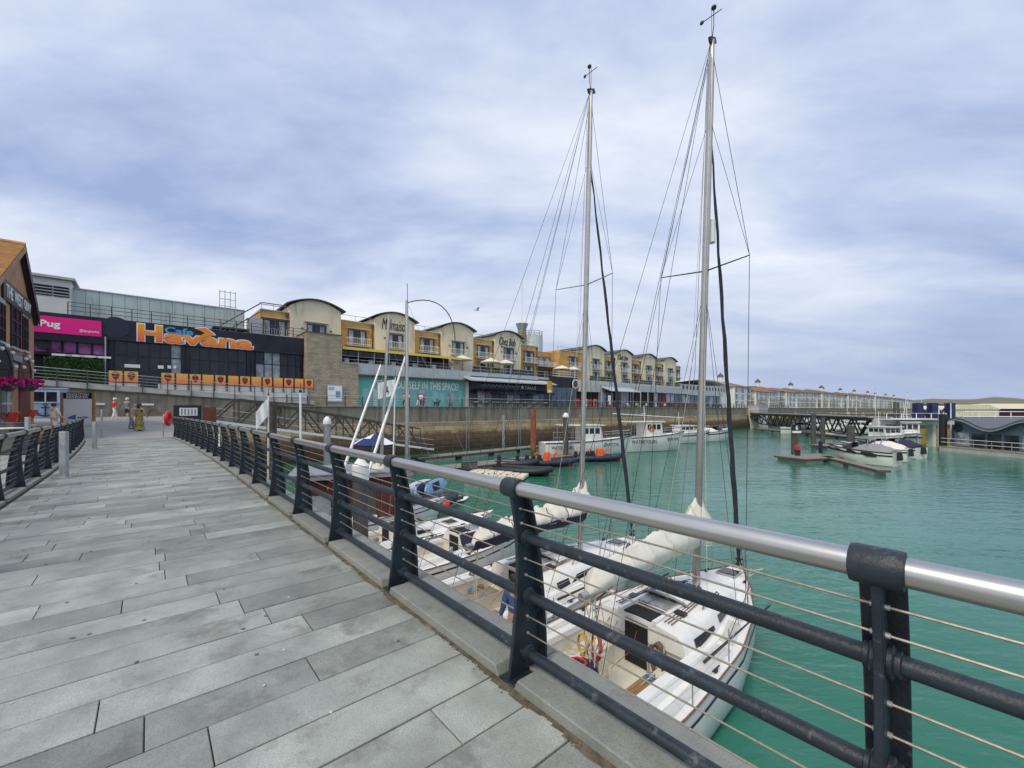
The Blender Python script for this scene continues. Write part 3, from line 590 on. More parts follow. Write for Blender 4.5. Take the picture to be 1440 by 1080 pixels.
for a, b in ((46, 73), (75, 97)):
    qp(box((uq(a, v), v + .02, 12.6), (uq(b, v), v + .09, 13.6)), 'louvre_opening', K['dark'], t)
    for j in range(3): qp(box((uq(a, v), v - .02, 12.7 + j * .3), (uq(b, v), v + .02, 12.78 + j * .3)), 'louvre_blade', K['galv'], t)
qp(box((x0, v - .3, 14.31), (x1 + .3, v + 8.2, 14.55)), 'roof_edge', K['concl'], t)
# square stone-faced block
SV = 53.8; a, b, c = uq(431, SV), uq(481, SV), uq(504, SV)
t = qthing('stone_block', 'blank block faced in buff stone beside the turquoise hoarding', 'building', (a + b) / 2, SV, PR)
qp(box((a, SV, PR - .02), (b, 61, 10.72)), 'tower_wall', K['ashlar'], t); qp(box((b + .004, SV + .003, PR - .02), (c, 58, 7.3)), 'low_wall', K['ashlar'], t)
qp(box((a - .05, SV - .06, 10.725), (b + .05, 61.1, 10.83)), 'coping', K['pile'], t); qp(box((b + .06, SV - .05, 7.305), (c + .03, 58, 7.4)), 'coping', K['concl'], t)
nb = qthing('notice_board', 'grey framed notice board with blue and white posters on the stone block', 'notice board', uq(471, SV - .2), SV - .2, PR)
x = .95; M().b2((-x, 0, .5), (x, .1, 2.75)).build('frame', K['galv'], nb); M().b2((-x + .12, -.02, .65), (x - .12, .0, 2.55)).build('poster', K['signw'], nb); M().b2((-x + .2, -.03, 2.0), (-.1, -.022, 2.4)).build('poster_picture', K['sky'], nb); M().b2((.1, -.03, 1.1), (x - .3, -.022, 1.9)).build('poster_picture', mat('poster_blue', (.14, .3, .5)), nb)

# ------------------------------------------------------------------ hotel terrace: buff brick bays and cream gables with curved roofs
YV = 58.5; PAR = 13.65
hotel = qthing('hotel_terrace', 'long hotel terrace of buff brick and cream bays with curved roofs', 'building', 60, YV, PR)
def window_part(parent, root, uc, zc, w_, h, v, french=True, curtain=False):
    m = M(); gl = K['glassc'] if curtain else K['glass']; m.b2((uc - w_ / 2, v - .03, zc - h / 2), (uc + w_ / 2, v - .003, zc + h / 2), 1)
    for k in range(3 if french else 2):
        x = uc - w_ / 2 + w_ * k / (2 if french else 1); m.b2((x - .06, v - .10, zc - h / 2), (x + .06, v - .031, zc + h / 2), 0)
    for k in (0, 1): z = zc - h / 2 + h * k; m.b2((uc - w_ / 2, v - .098, z - .06), (uc + w_ / 2, v - .033, z + .06), 0)
    cw = w_ * .15
    for sgn in (-1, 1): m.b2((uc + sgn * (w_ * .33) - cw, v - .045, zc - h / 2 + .1), (uc + sgn * (w_ * .33) + cw * .6, v - .0335, zc + h / 2 - .1), 2)
    return qp(m, 'window', [K['pile'], gl, K['glassc']], root, parent)
def balcony(parent, root, uc, z, w_, v, d=.9):
    m = M(); m.b2((uc - w_ / 2, v - d, z - .14), (uc + w_ / 2, v, z), 1)
    for h in (.15, .95): m.b2((uc - w_ / 2, v - d, z + h), (uc + w_ / 2, v - d + .05, z + h + .05)); m.b2((uc - w_ / 2, v - d, z + h), (uc - w_ / 2 + .05, v, z + h + .05)); m.b2((uc + w_ / 2 - .05, v - d, z + h), (uc + w_ / 2, v, z + h + .05))
    for i in range(13): x = uc - w_ / 2 + .02 + (w_ - .06) * i / 12; m.b2((x, v - d + .01, z), (x + .03, v - d + .04, z + .95))
    return qp(m, 'balcony', [K['signw'], K['galv']], root, parent)
def lintel(parent, root, uc, z, w_, v): return qp(box((uc - w_ / 2, v - .35, z), (uc + w_ / 2, v - .002, z + .1)), 'window_hood', K['concl'], root, parent)
def yellow_bay(a, b, low=True, curt=False):
    p = qp(box((a, YV, PR), (b, YV + 9, PAR)), 'brick_bay', K['yellowb'], hotel); uc = (a + b) / 2
    qp(box((a, YV - .08, PAR + .002), (b, YV + 9, PAR + .12)), 'coping', K['concl'], hotel, p)
    window_part(p, hotel, uc, 11.45, 2.5, 2.1, YV); balcony(p, hotel, uc, 10.35, 3.3, YV); lintel(p, hotel, uc, 12.7, 3.2, YV)
    if low: window_part(p, hotel, uc, 8.7, 2.4, 1.95, YV)
    qp(box((b - .32, YV - .12, 7.4), (b - .2, YV - .003, PAR - .1)), 'downpipe', K['pile'], hotel, p); qp(box((b - .42, YV - .2, PAR - .45), (b - .1, YV - .003, PAR - .1)), 'hopper', K['pile'], hotel, p)
    m = M(); m.tube([(a, YV + .8, PAR + 1.0), (b, YV + .8, PAR + 1.0)], .04, 5)
    for i in range(3): m.tube([(a + .3 + (b - a - .6) * i / 2, YV + .8, PAR), (a + .3 + (b - a - .6) * i / 2, YV + .8, PAR + 1)], .035, 5)
    tag(qp(m, 'guard_rail', K['galv'], hotel, p), kind='stuff')
def cream_bay(a, b, low=True, sign=None, first=False):
    n = 14; arc = [(a + (b - a) * i / n, 14.62 + 1.05 * math.sin(math.pi * i / n) ** .9 if 0 < i < n else 14.62) for i in range(n + 1)]
    m = M(); m.prism([(a, PR)] + [(x, z) for x, z in arc] + [(b, PR)], YV - .45, YV + 9, 'y'); p = qp(m, 'cream_gable', K['render'], hotel)
    e = [(a - .55 + (b - a + 1.1) * i / n, z) for i, (_, z) in enumerate(arc)]; m = M()
    m.loft([[(x, YV - .85, z + .16), (x, YV + 9.3, z + .16), (x, YV + 9.3, z + .02), (x, YV - .85, z + .02)] for x, z in e]); qp(m, 'curved_roof', K['pile'], hotel, p)
    uc = (a + b) / 2; v = YV - .45
    window_part(p, hotel, uc, 11.45, 2.3, 2.1, v); lintel(p, hotel, uc, 12.7, 2.9, v)
    if not first: balcony(p, hotel, uc, 10.35, 3.0, v, .7)
    if low: window_part(p, hotel, uc, 8.7, 2.2, 1.95, v)
    for x in (-1.75, 1.75):
        m = M(); m.lathe([(.04, 0), (.13, .05), (.13, .22), (.04, .27)], (uc + x, v - .14, 11.7), 8); qp(m, 'wall_lamp', K['pile'], hotel, p)
    return p
P0 = 13.95
cream_bay(P0, P0 + 6.25, False, first=True); yellow_bay(uq(366, YV), P0 - .02, False)
edges = []; x = P0 + 6.25; creams = [cream_bay]
signs = {}
for k in range(4):
    yellow_bay(x + .01, x + 4.82, k > 1)
    if k < 3: signs[k] = cream_bay(x + 4.84, x + 11.06, k > 1)
    x += 11.07
xr = x - 11.07 + 4.84      # start of the recessed part
p = qp(box((xr, YV + 2.2, PR), (64.6, YV + 9, PAR - .35)), 'recessed_bay', K['yellowb'], hotel)
for i in range(3): window_part(p, hotel, xr + 1.2 + i * 1.9, 11.3, 1.6, 1.8, YV + 2.2, False, True)
m = M(); m.b2((xr, YV + .3, 10.0), (64.6, YV + 2.2, 10.16), 1)
for h in (.5, .95): m.b2((xr, YV + .3, 10.1 + h), (64.6, YV + .35, 10.15 + h))
for i in range(22): q = xr + (64.5 - xr) * i / 21; m.b2((q, YV + .31, 10.1), (q + .04, YV + .34, 11.1))
qp(m, 'balcony', [K['signw'], K['galv']], hotel, p); window_part(p, hotel, (xr + 64.6) / 2, 8.6, 5.2, 2.0, YV + 2.2)
x = 64.62
yellow_bay(x, 73.0 - .02, True)
for i in range(4):
    q = 73.0 + i * 11.07; c = cream_bay(q, q + 6.25); signs[10 + i] = c
    yellow_bay(q + 6.27, q + 11.05 if i < 3 else q + 9.6)
def script_sign(s, a, b, y0, y1, **kw): return qtext(s, a, b, y0, y1, YV - .50, K['black'], hotel, shear=.35, ext=.03, **kw)
script_sign('Malmaison', 537, 574, 450, 465, bold=-.006)
script_sign('Chez Bob', 702, 725, 475.5, 486); qtext('brasserie + bar', 705, 722, 486.5, 489.5, YV - .50, K['black'], hotel, ext=.02, bold=.012)
script_sign('Chez Lyon', 870, 883, 499, 509)
# roof-top escape stair with cage
t = qthing('access_stair', 'galvanised roof stair with caged ladder left of the first buff bay', 'stair', uq(352, 57), 57, 10.1)
m = M()
for i in range(5): m.bar((i * .55 - 2.4, 0, .3 + i * .42), (i * .55 - 2.4, 1.0, .3 + i * .42), .3, .05)
m.build('tread', K['galv'], t); tag(t.children[-1], kind='stuff')
for y in (0, 1.0):
    m = M(); m.bar((-2.7, y, 0), (1.2, y, 3.1), .12, .06); m.build('stringer', K['pile'], t)
    m = M(); m.tube([(-2.7, y, 1.0), (1.2, y, 4.1), (3.4, y, 4.1)], .04, 6); m.build('handrail', K['pile'], t)
m = M()
for i in range(4): m.b2((-3.0 + i * .5, -.1, 0), (-2.94 + i * .5, -.04, 4.8))
for i in range(6): m.b2((-3.0, -.1, .6 + i * .8), (-1.4, -.04, .65 + i * .8))
tag(m.build('cage', K['galv'], t), kind='stuff')
M().b2((-3.6, -.3, .5), (-.2, 1.2, .62)).build('landing', K['pile'], t); M().b2((-.1, -.2, .1), (1.2, 1.1, 2.1)).build('air_handler', K['galv'], t)
# control tower behind
t = qthing('control_tower', 'round pale tower with a flared gallery and white mast behind the hotel', 'tower', uq(748, 75), 75, 13); o = ql(t, uq(748, 75), 75, 0)
def drum(px, r, z0, z1, nm, mt, r1=None):
    m = M(); m.lathe([(r, z0 - 13), (r1 or r, z1 - 13)], (uq(px, 75) - uq(748, 75), 0, 0), 20); return m.build(nm, mt, t, True)
drum(748, 2.7, 12, 19.6, 'drum', mat('pale_blue_render', (.55, .62, .60), .8)); drum(734, 1.05, 18, 20.7, 'turret', mat('dark_tower_brick', (.25, .22, .16), .85)); drum(734, 1.0, 20.72, 22.2, 'gallery', K['galv'], 1.55); drum(734, .12, 22.2, 33.5, 'mast', K['signw'])
m = M()
for h in (20.1, 20.6): m.tube([(2.6 * math.cos(i * .3), 2.6 * math.sin(i * .3), h - 13) for i in range(22)], .05, 5)
for i in range(12): m.tube([(2.6 * math.cos(i * .52), 2.6 * math.sin(i * .52), 6.6), (2.6 * math.cos(i * .52), 2.6 * math.sin(i * .52), 7.6)], .05, 5)
tag(m.build('guard_rail', K['pile'], t), kind='stuff')
# ------------------------------------------------------------------ shops along the promenade
FT = 7.42
def leaf_bar(name, root, a, b, v, z0, z1, mt): return qp(box((a, v, z0), (b, v + .3, z1)), name, mt, root)
# restaurant terrace under a yellow awning
a, b = uq(480, 54.4), uq(648, 54.4)
t = qthing('terrace_restaurant', 'dark glazed terrace restaurant under a long yellow awning', 'restaurant', (a + b) / 2, 54.4, FT)
qp(box((a, 57.9, FT), (b, 58.0, 9.7)), 'back_wall', K['navyp'], t); qp(box((a, 54.4, FT - .3), (b, 58, FT)), 'terrace_floor', K['concl'], t)
ga = uq(600, 54.4)
for i in range(13):
    x0, x1 = a + (ga - a) * i / 13, a + (ga - a) * (i + 1) / 13
    qp(box((x0 + .03, 54.5, FT + .9), (x1 - .03, 54.53, 9.3)), 'glass_panel', K['glass'], t)
for i in range(9): x = a + (b - a - 1) * i / 8; qp(box((x - .05, 54.36, FT), (x + .05, 54.46, 9.5)), 'awning_post', K['galv'], t)
for h in (.1, .5, .92): m = M(); m.tube([(a, 54.34, FT + h), (b, 54.34, FT + h)], .035, 5); qp(m, 'rail', K['galv'], t)
n = 24; m = M(); m.loft([[(a + (b - a) * i / n, 54.0 + k * 1.35, 9.42 + k * .14 + .05 * math.sin(i * 2.1) * (k == 0)) for k in range(4)] + [(a + (b - a) * i / n, 54.0 + k * 1.35, 9.38 + k * .14 + .05 * math.sin(i * 2.1) * (k == 0)) for k in (3, 2, 1, 0)] for i in range(n + 1)]); m.b2((a, 53.96, 9.12), (b, 54.01, 9.45)); qp(m, 'awning', K['awning'], t)
for i in range(16): x = a + 1 + (b - a - 2) * i / 15; qp(box((x - .3, 55.2, FT), (x + .3, 55.8, FT + .75)), 'table', K['signw' if i % 3 == 0 else 'pile'], t)
# turquoise hoarding
SV2 = 54.6; a, b = uq(503, SV2), uq(656, SV2)
t = qthing('empty_shop', 'empty shop unit boarded in turquoise asking to sea yourself in this space', 'shop', (a + b) / 2, SV2, PR)
qp(box((a, SV2, PR), (b, 58, 6.0)), 'hoarding', K['teal'], t)
fa, fb = uq(503, 54.0), uq(662, 54.0)
for i in range(8): x0, x1 = fa + (fb - fa) * i / 8, fa + (fb - fa) * (i + 1) / 8; qp(box((x0 + .012, 53.95, 6.05), (x1 - .012, 54.35, FT + .02)), 'fascia_panel', K['greyf'], t)
qp(box((fa, 53.7, 5.86), (fb, 54.6, 6.04)), 'soffit_edge', K['pile'], t)
qtext('"SEA" YOURSELF IN THIS SPACE?', 527, 645, 536.2, 547.5, SV2 - .04, K['signw'], t, ext=.015, bold=.01)
for p0, p1, y0 in ((524, 538, 546), (566, 608, 548.5), (629, 645, 550)):
    x0, x1 = uq(p0, SV2), uq(p1, SV2); zt = zq((p0 + p1) / 2, y0, SV2)
    d = qp(box((x0, SV2 - .05, PR), (x1, SV2 - .004, zt)), 'door', K['galv'], t); k = 2 if p1 - p0 < 20 else 4
    for i in range(k): qp(box((x0 + .08 + (x1 - x0 - .08) * i / k, SV2 - .07, PR + .1), (x0 + (x1 - x0 - .08) * (i + 1) / k, SV2 - .052, zt - .12)), 'pane', mat('pale_teal', (.42, .62, .58), .3) if i == 0 and p0 == 524 else K['teal'] if i % 2 else K['glassc'], t, d)
for i in range(16):
    x = uq(510 + i * 9, SV2); 
    if i % 3 != 1: qp(box((x, SV2 - .02, PR + rnd.uniform(.3, 1.4)), (x + rnd.uniform(.4, 1.0), SV2 - .003, PR + rnd.uniform(1.5, 2.6))), 'printed_wave', mat('print_teal', (.24, .55, .50), .5) if i == 0 else bpy.data.materials['print_teal'], t)
# Takus restaurant
v = 53.4; a, b = uq(662, v), uq(776, v)
t = qthing('restaurant', 'black-fronted restaurant lettered Takus under a wide grey canopy', 'restaurant', (a + b) / 2, v, PR)
qp(box((uq(657, 53.9), 53.9, PR), (a, 58, 6.0)), 'pier', K['concl'], t); qp(box((a, v + .4, PR), (b, 57.5, 6.3)), 'body', K['black'], t)
qp(box((a, v - .1, 4.55), (b, v + .38, 5.7)), 'fascia', K['navyp'], t); qtext('TAKUS', 738, 754, 542.6, 548, v - .13, K['signw'], t, ext=.012, bold=.01)
m = M(); m.lathe([(.15, 0), (.3, 0), (.3, .03), (.15, .03)], (uq(734, v), v - .1, zq(734, 544.5, v)), 14, mat=Matrix.Rotation(R(90), 3, 'X')); qp(m, 'round_logo', K['signw'], t)
m = M()
for i in range(34): x = a + 2.2 + i * .42; m.box((x, v - .112, 5.25 + .16 * (i % 2)), (.34, .02, .12), ry=R(40)) if x < uq(730, v) else None
tag(qp(m, 'fascia_pattern', K['galv'], t), kind='stuff')
m = M(); m.loft([[(x, vv, z) for vv, z in ((51.6, 5.78), (51.6, 5.95), (54.5, 6.75), (54.5, 6.5))] for x in (a - 1, b - .5)]); qp(m, 'canopy', K['greyf'], t)
qp(box((a - 1.5, 53.95, 6.78), (b - 3, 54.3, FT)), 'parapet', K['greyf'], t)
for i in range(12):
    x0, x1 = a + (b - a) * i / 12, a + (b - a) * (i + 1) / 12; qp(box((x0 + .06, v + .3, PR), (x1 - .06, v + .36, 4.5)), 'glass_panel', [K['glass'], K['glassc'], K['glassb'], K['glass']][i % 4], t)
m = M(); m.loft([[(x, vv, z) for vv, z in ((51.2, 4.05), (51.2, 4.12), (53.2, 4.75), (53.2, 4.68))] for x in (a + .5, b - 1)]); qp(m, 'awning', K['navyp'], t)
for i in range(5): x = a + 1 + (b - a - 3) * i / 4; m = M(); m.tube([(x, 53.2, 4.0), (x + 1.2, 51.3, 4.0)], .03, 5); qp(m, 'awning_arm', K['galv'], t)
sg = qthing('hanging_sign', 'square orange and white projecting sign at the end of the grey canopy', 'sign', uq(773, 51), 51, PR)
M().b2((-.6, -.06, 2.5), (.6, .06, 4.6)).build('panel', K['yellow'], sg); M().b2((-.5, -.075, 2.6), (.5, -.062, 3.0)).build('print', K['signw'], sg); M().b2((-.05, -.05, 0), (.05, .05, 2.5)).build('pole', K['galv'], sg)
# black glass front with round logo
v = 53.6; a, b = uq(776.5, v), uq(812, v)
t = qthing('shop', 'black shop front with tall dark glass and a round white logo', 'shop', (a + b) / 2, v, PR)
qp(box((a, v + .3, PR), (b, 58, FT + .2)), 'body', K['navyp'], t)
for i in range(5): x0, x1 = a + (b - a) * i / 5, a + (b - a) * (i + 1) / 5; qp(box((x0 + .06, v + .2, PR + .1), (x1 - .06, v + .28, 5.6)), 'glass_panel', K['glassb'], t)
m = M(); m.lathe([(.05, 0), (.95, 0), (.95, .05), (.05, .05)], (uq(809.5, v), v + .1, zq(809.5, 540, v)), 20, mat=Matrix.Rotation(R(90), 3, 'X')); qp(m, 'round_logo', K['signw'], t)
m = M(); m.lathe([(.45, 0), (.7, 0), (.7, .05), (.45, .05)], (uq(809.5, v), v + .04, zq(809.5, 540, v)), 20, mat=Matrix.Rotation(R(90), 3, 'X')); qp(m, 'logo_ring', K['pile'], t)
for h in (.1, .55, 1.0): m = M(); m.tube([(a, v, FT + .2 + h), (b, v, FT + .2 + h)], .04, 5); qp(m, 'rail', K['signw'], t)
# the remaining shop units
units = [(813, 842, 'concl', 'dark', 'brown shop unit with a deep open entrance beside the round white logo', (6.9, 5.0)), (843, 886, 'greyf', 'glass', 'café with a long grey awning and red menu boards outside', (6.9, 5.7)), (887, 920, 'greyf', 'dark', 'café with a maroon interior below the grey fascia', (6.8, 5.5)),
         (921, 944, 'greyf', 'maroon', 'shop unit with a maroon striped window and grey fascia', (6.75, 5.5)), (944.5, 966, 'greyf', 'glassb', 'shop unit of blue glass with maroon screens outside', (6.7, 5.5)), (966.5, 1014, 'greyf', 'glassb', 'last long shop unit of blue glass before the white apartments', (6.7, 5.3))]
for p0, p1, fm, gm, lab, (zt, zb) in units:
    v = 53.8; a, b = uq(p0, v), uq(p1, v); t = qthing('shop', lab, 'shop', (a + b) / 2, v, PR)
    qp(box((a, v + .5, PR), (b, 58, zt - .05)), 'body', K['black'], t)
    k = 4; 
    for i in range(k): qp(box((a + (b - a) * i / k + .02, v - .5, zb), (a + (b - a) * (i + 1) / k - .02, v + .4, zt)), 'fascia_panel', K[fm], t)
    k = max(4, int((b - a) / 2.4))
    for i in range(k): qp(box((a + (b - a) * i / k + .12, v + .35, PR + .1), (a + (b - a) * (i + 1) / k - .12, v + .45, zb - .1)), 'glass_panel', K[gm if i % 3 else 'glassc' if gm != 'dark' else 'dark'], t)
    if p0 == 843: m = M(); m.loft([[(x, vv, z) for vv, z in ((50.9, 5.15), (50.9, 5.25), (53.4, 6.2), (53.4, 6.1))] for x in (a, b)]); qp(m, 'awning', K['greyf'], t)
    if p0 in (843, 887):
        for i in range(4): qp(box((a + (b - a) * i / 3.2, v - .6, PR), (a + (b - a) * i / 3.2 + .16, v - .44, zb)), 'column', K['concl'], t)
# roof terrace edge over the shops: planters and rails
a, b = uq(662, 54.3), uq(960, 54.3)
t = qthing('terrace_roof', 'roof terrace over the shops with planters and rails in front of the hotel', 'terrace', (a + b) / 2, 54.3, FT); qp(box((uq(780, 54.3), 54.35, FT - .55), (b, YV, FT)), 'terrace_slab', K['concl'], t); qp(box((uq(656, 54.3), 54.35, FT - .45), (uq(779, 54.3), YV, FT - .05)), 'terrace_slab', K['concl'], t)
for h in (.5, 1.0): m = M(); m.tube([(a, 54.5, FT + h), (b, 54.5, FT + h)], .035, 5); qp(m, 'rail', K['galv'], t)
for i in range(34): x = a + (b - a) * i / 33; qp(box((x - .03, 54.47, FT), (x + .03, 54.53, FT + 1.0)), 'rail_post', K['galv'], t)
pl0 = None
for i, px in enumerate([672, 683, 700, 726, 735, 745, 834, 846, 853, 861, 882, 893, 905, 913, 925, 940, 952]):
    x = uq(px, 55.2)
    if pl0 is None:
        pl0 = thing('planter', 'first green planter from the left on the shop roof terrace', 'planter', Q(x, 55.2, FT), QA, 'planters on the shop roof terrace'); m = M(); m.b2((-.9, -.3, 0), (.9, .3, .55)); m.build('box', K['pile'], pl0)
        m = M(); leafy(m, (-.9, -.3, .5), (.9, .3, 1.05), 260, .12); tag(m.build('foliage', K['hedge'], pl0), kind='stuff')
    else: copy_tree(pl0, Q(x, 55.2, FT), QA, f'{ORD[i]} green planter from the left on the shop roof terrace')
def parasol_proto(label, name='parasol'):
    t = thing(name, label, 'parasol', (0, 0, 0), 0, 'cream parasols on the roof terrace'); m = M(); n = 8
    m.loft([[Vector((r * math.cos(2 * math.pi * k / n), r * math.sin(2 * math.pi * k / n), z)) for k in range(n)] for r, z in ((1.75, 2.0), (1.8, 2.12), (.9, 2.55), (.06, 2.85))]); m.build('canopy', K['parasol'], t); m = M(); m.tube([(0, 0, 0), (0, 0, 2.7)], .04, 6); m.build('pole', K['pile'], t); m = M(); m.lathe([(.35, 0), (.35, .08), (.05, .1)], (0, 0, 0), 10); m.build('base', K['pile'], t); return t
pps = [(650, 'cream parasol at the end of the yellow awning'), (690, 'cream parasol before the buff bay left of the cooking-bar gable'), (711, 'cream parasol before the gable signed in script letters'), (790, 'left one of the two cream parasols in front of the recessed bay'), (806, 'right one of the two cream parasols beside the tall mast')]
pp = None
for px, lab in pps:
    if pp is None: pp = parasol_proto(lab); pp.location = Q(uq(px, 56.2), 56.2, FT - .05)
    else: copy_tree(pp, Q(uq(px, 56.2), 56.2, FT - .05), rnd.random(), lab)
# promenade railing with its many curved posts
t = thing('promenade_railing', 'dark promenade railing with curved posts along the sea wall top', 'railing', Q(11, 47.05, PR), QA)
m = M(); m.loft([[(-.04, y, z), (.04, y, z), (.04, y + d, z), (-.04, y + d, z)] for y, z, d in ((-.1, 0, .26), (-.02, .5, .16), (.0, .85, .11), (-.06, 1.12, .10))]); pm_ = m.mesh('post', K['pile'])
n = 84
for i in range(n): put('post', pm_, t, (i * 1.95, 0, 0))
for h, r_ in ((.3, .018), (.55, .018), (.82, .018), (1.12, .045)): m = M(); m.tube([(0, 0, h), (n * 1.95, 0, h)], r_, 6); m.build('rail', K['galv'] if h > 1 else K['pile'], t)
# café furniture, boards and screens on the promenade
def chair_proto(col, lab, grp):
    t = thing('cafe_chair', lab, 'chair', (0, 0, 0), 0, grp); M().b2((-.24, -.24, .42), (.24, .24, .47)).build('seat', K[col], t); M().b2((-.24, .2, .47), (.24, .25, .95)).build('backrest', K[col], t)
    for x in (-.21, .21):
        for y in (-.2, .21): M().b2((x - .02, y - .02, 0), (x + .02, y + .02, .42)).build('leg', K['galv'], t)
    return t
def table_proto(col, lab, grp):
    t = thing('cafe_table', lab, 'table', (0, 0, 0), 0, grp); m = M(); m.lathe([(.42, .70), (.45, .72), (.45, .75), (.1, .76)], n=12); m.build('table_top', K[col], t); m = M(); m.tube([(0, 0, 0), (0, 0, .7)], .035, 6); m.build('stem', K['pile'], t); m = M(); m.lathe([(.28, 0), (.28, .03), (.05, .05)], n=10); m.build('base', K['pile'], t); return t
protos = {}
def scatter(fn, key, col, lab, grp, u, v, rz):
    if key not in protos: o = protos[key] = fn(col, lab, grp); o.location = Q(u, v, PR); o.rotation_euler.z = rz
    else: copy_tree(protos[key], Q(u, v, PR), rz, lab)
for i in range(15):
    u = uq(668 + i * 6.9, 50.5) + rnd.uniform(-.3, .3); v = 50.2 + (i % 2) * 1.4
    scatter(table_proto, 't1', 'signw', f'{ORD[i]} white round café table from the turquoise hoarding, outside the black restaurant', 'tables outside the black restaurant', u, v, 0)
    for d in (-.8, .8): scatter(chair_proto, 'c1', 'pile', f'dark café chair {"left" if d < 0 else "right"} of the {ORD[i]} white table outside the black restaurant', 'chairs outside the black restaurant', u + d, v, QA + R(90) * (-1 if d > 0 else 1) + rnd.uniform(-.4, .4))
for i in range(13):
    u = uq(868 + i * 6.6, 49.5); scatter(chair_proto, 'c2', 'jet', f'{ORD[i]} cream café chair from the dark rolled sail, behind the promenade railing', 'cream chairs behind the promenade railing', u, 49.2 + (i % 2) * .9, QA + rnd.uniform(-.6, .6))
for i in range(12): scatter(chair_proto, 'c3', 'steelb', f'{ORD[i]} blue café chair from the tallest mast, outside the blue glass shop', 'blue chairs outside the blue glass shop', uq(988 + i * 2.8, 49.2), 49.0 + (i % 3) * .7, QA + rnd.uniform(-.8, .8))
scr = None
for i in range(14):
    u = uq(940 + i * 2.9, 49.0)
    if scr is None: scr = thing('screen', 'first maroon windbreak screen from the left behind the promenade railing', 'screen', Q(u, 49, PR), QA, 'maroon windbreak screens'); M().b2((-.75, -.03, .1), (.75, .03, 1.15)).build('canvas', K['maroon'], scr); [M().b2((x - .03, -.04, 0), (x + .03, .04, 1.2)).build('upright', K['galv'], scr) for x in (-.78, .78)]
    else: copy_tree(scr, Q(u, 49, PR), QA, f'{ORD[i]} maroon windbreak screen from the left behind the promenade railing')
for px, c, lab in ((812, 'red', 'red menu board nearest the big mast on the promenade'), (829.5, 'red', 'bright red menu board beside the orange one'), (837, 'orange', 'orange menu board on the promenade'), (823, 'signw', 'white menu board left of the red one'), (857, 'red', 'red-based standing menu with a white sheet')):
    t = qthing('menu_board', lab, 'sign', uq(px, 48.6), 48.6, PR); M().b2((-.5, -.05, .15), (.5, .05, 1.5 if px != 857 else 1.1)).build('panel', K[c], t); M().b2((-.36, -.07, .5), (.36, -.052, 1.25)).build('print', K['signw' if px in (857,) else 'maroon' if c == 'red' else 'pile'], t)
    for x in (-.45, .45): M().b2((x - .03, -.2, 0), (x + .03, .2, .14)).build('foot', K['pile'], t)
    if px == 857: M().b2((-.4, -.04, 1.2), (.4, .04, 2.3)).build('sheet', K['signw'], t)
# ------------------------------------------------------------------ low mall, far apartments, hill
v = 57; a, b = uq(958, v), uq(1021, v)
t = qthing('mall_building', 'low white building with a shallow curved roof past the hotel', 'building', (a + b) / 2, v, PR); qp(box((a, v, PR), (b, v + 20, 8.6)), 'wall', K['cladw'], t)
n = 10; m = M(); m.loft([[(a - 1 + (b - a + 2) * i / n, vv, 8.6 + 1.6 * math.sin(math.pi * (i / n * .8 + .1)) + dz) for vv, dz in ((v - 1, .25), (v + 21, .25), (v + 21, 0), (v - 1, 0))] for i in range(n + 1)]); qp(m, 'curved_roof', K['signw'], t)
for i in range(14): x = a + 1 + (b - a - 3) * i / 13; qp(box((x, v - .05, 7.0), (x + .8, v - .005, 8.2)), 'window', K['glass'], t)
wm = {}
def far_window(bal):
    if bal in wm: return wm[bal]
    m = M(); m.b2((-.95, -.06, 0), (.95, -.01, 1.75), 0)
    for x in (-.95, 0, .95): m.b2((x - .06, -.1, 0), (x + .06, -.055, 1.75), 1)
    if bal:
        m.b2((-1.7, -1.3, -.35), (1.7, 0, -.2), 1); m.b2((-1.7, -1.3, .75), (1.7, -1.25, .85), 2)
        for i in range(9): x = -1.7 + i * .425; m.b2((x - .03, -1.29, -.2), (x + .03, -1.26, .75), 2)
    wm[bal] = m.mesh('window', [K['glassb'], K['signw'], bpy.data.materials['balcony_teal']]); return wm[bal]
mat('balcony_teal', (.22, .34, .36), .5)
far_y = mat('far_buff', (.50, .40, .22), .9, var=.1); far_w = mat('far_white', (.72, .72, .68), .8, var=.06)
labs = ['with the tall hipped orange roof next to the mall', 'with the lower orange roof, second past the mall', 'with dark stone gables behind, third past the mall', 'just before the footbridge abutment', 'behind the left end of the black footbridge', 'behind the middle of the black footbridge', 'above the white motor boats under the footbridge', 'beyond the footbridge, left of the thin white mast', 'right of the thin white mast', 'left of the twin dark piles', 'behind the twin dark piles', 'left of the blue steel towers', 'seen through the blue steel towers', 'farthest along the quay']
u = 152.0
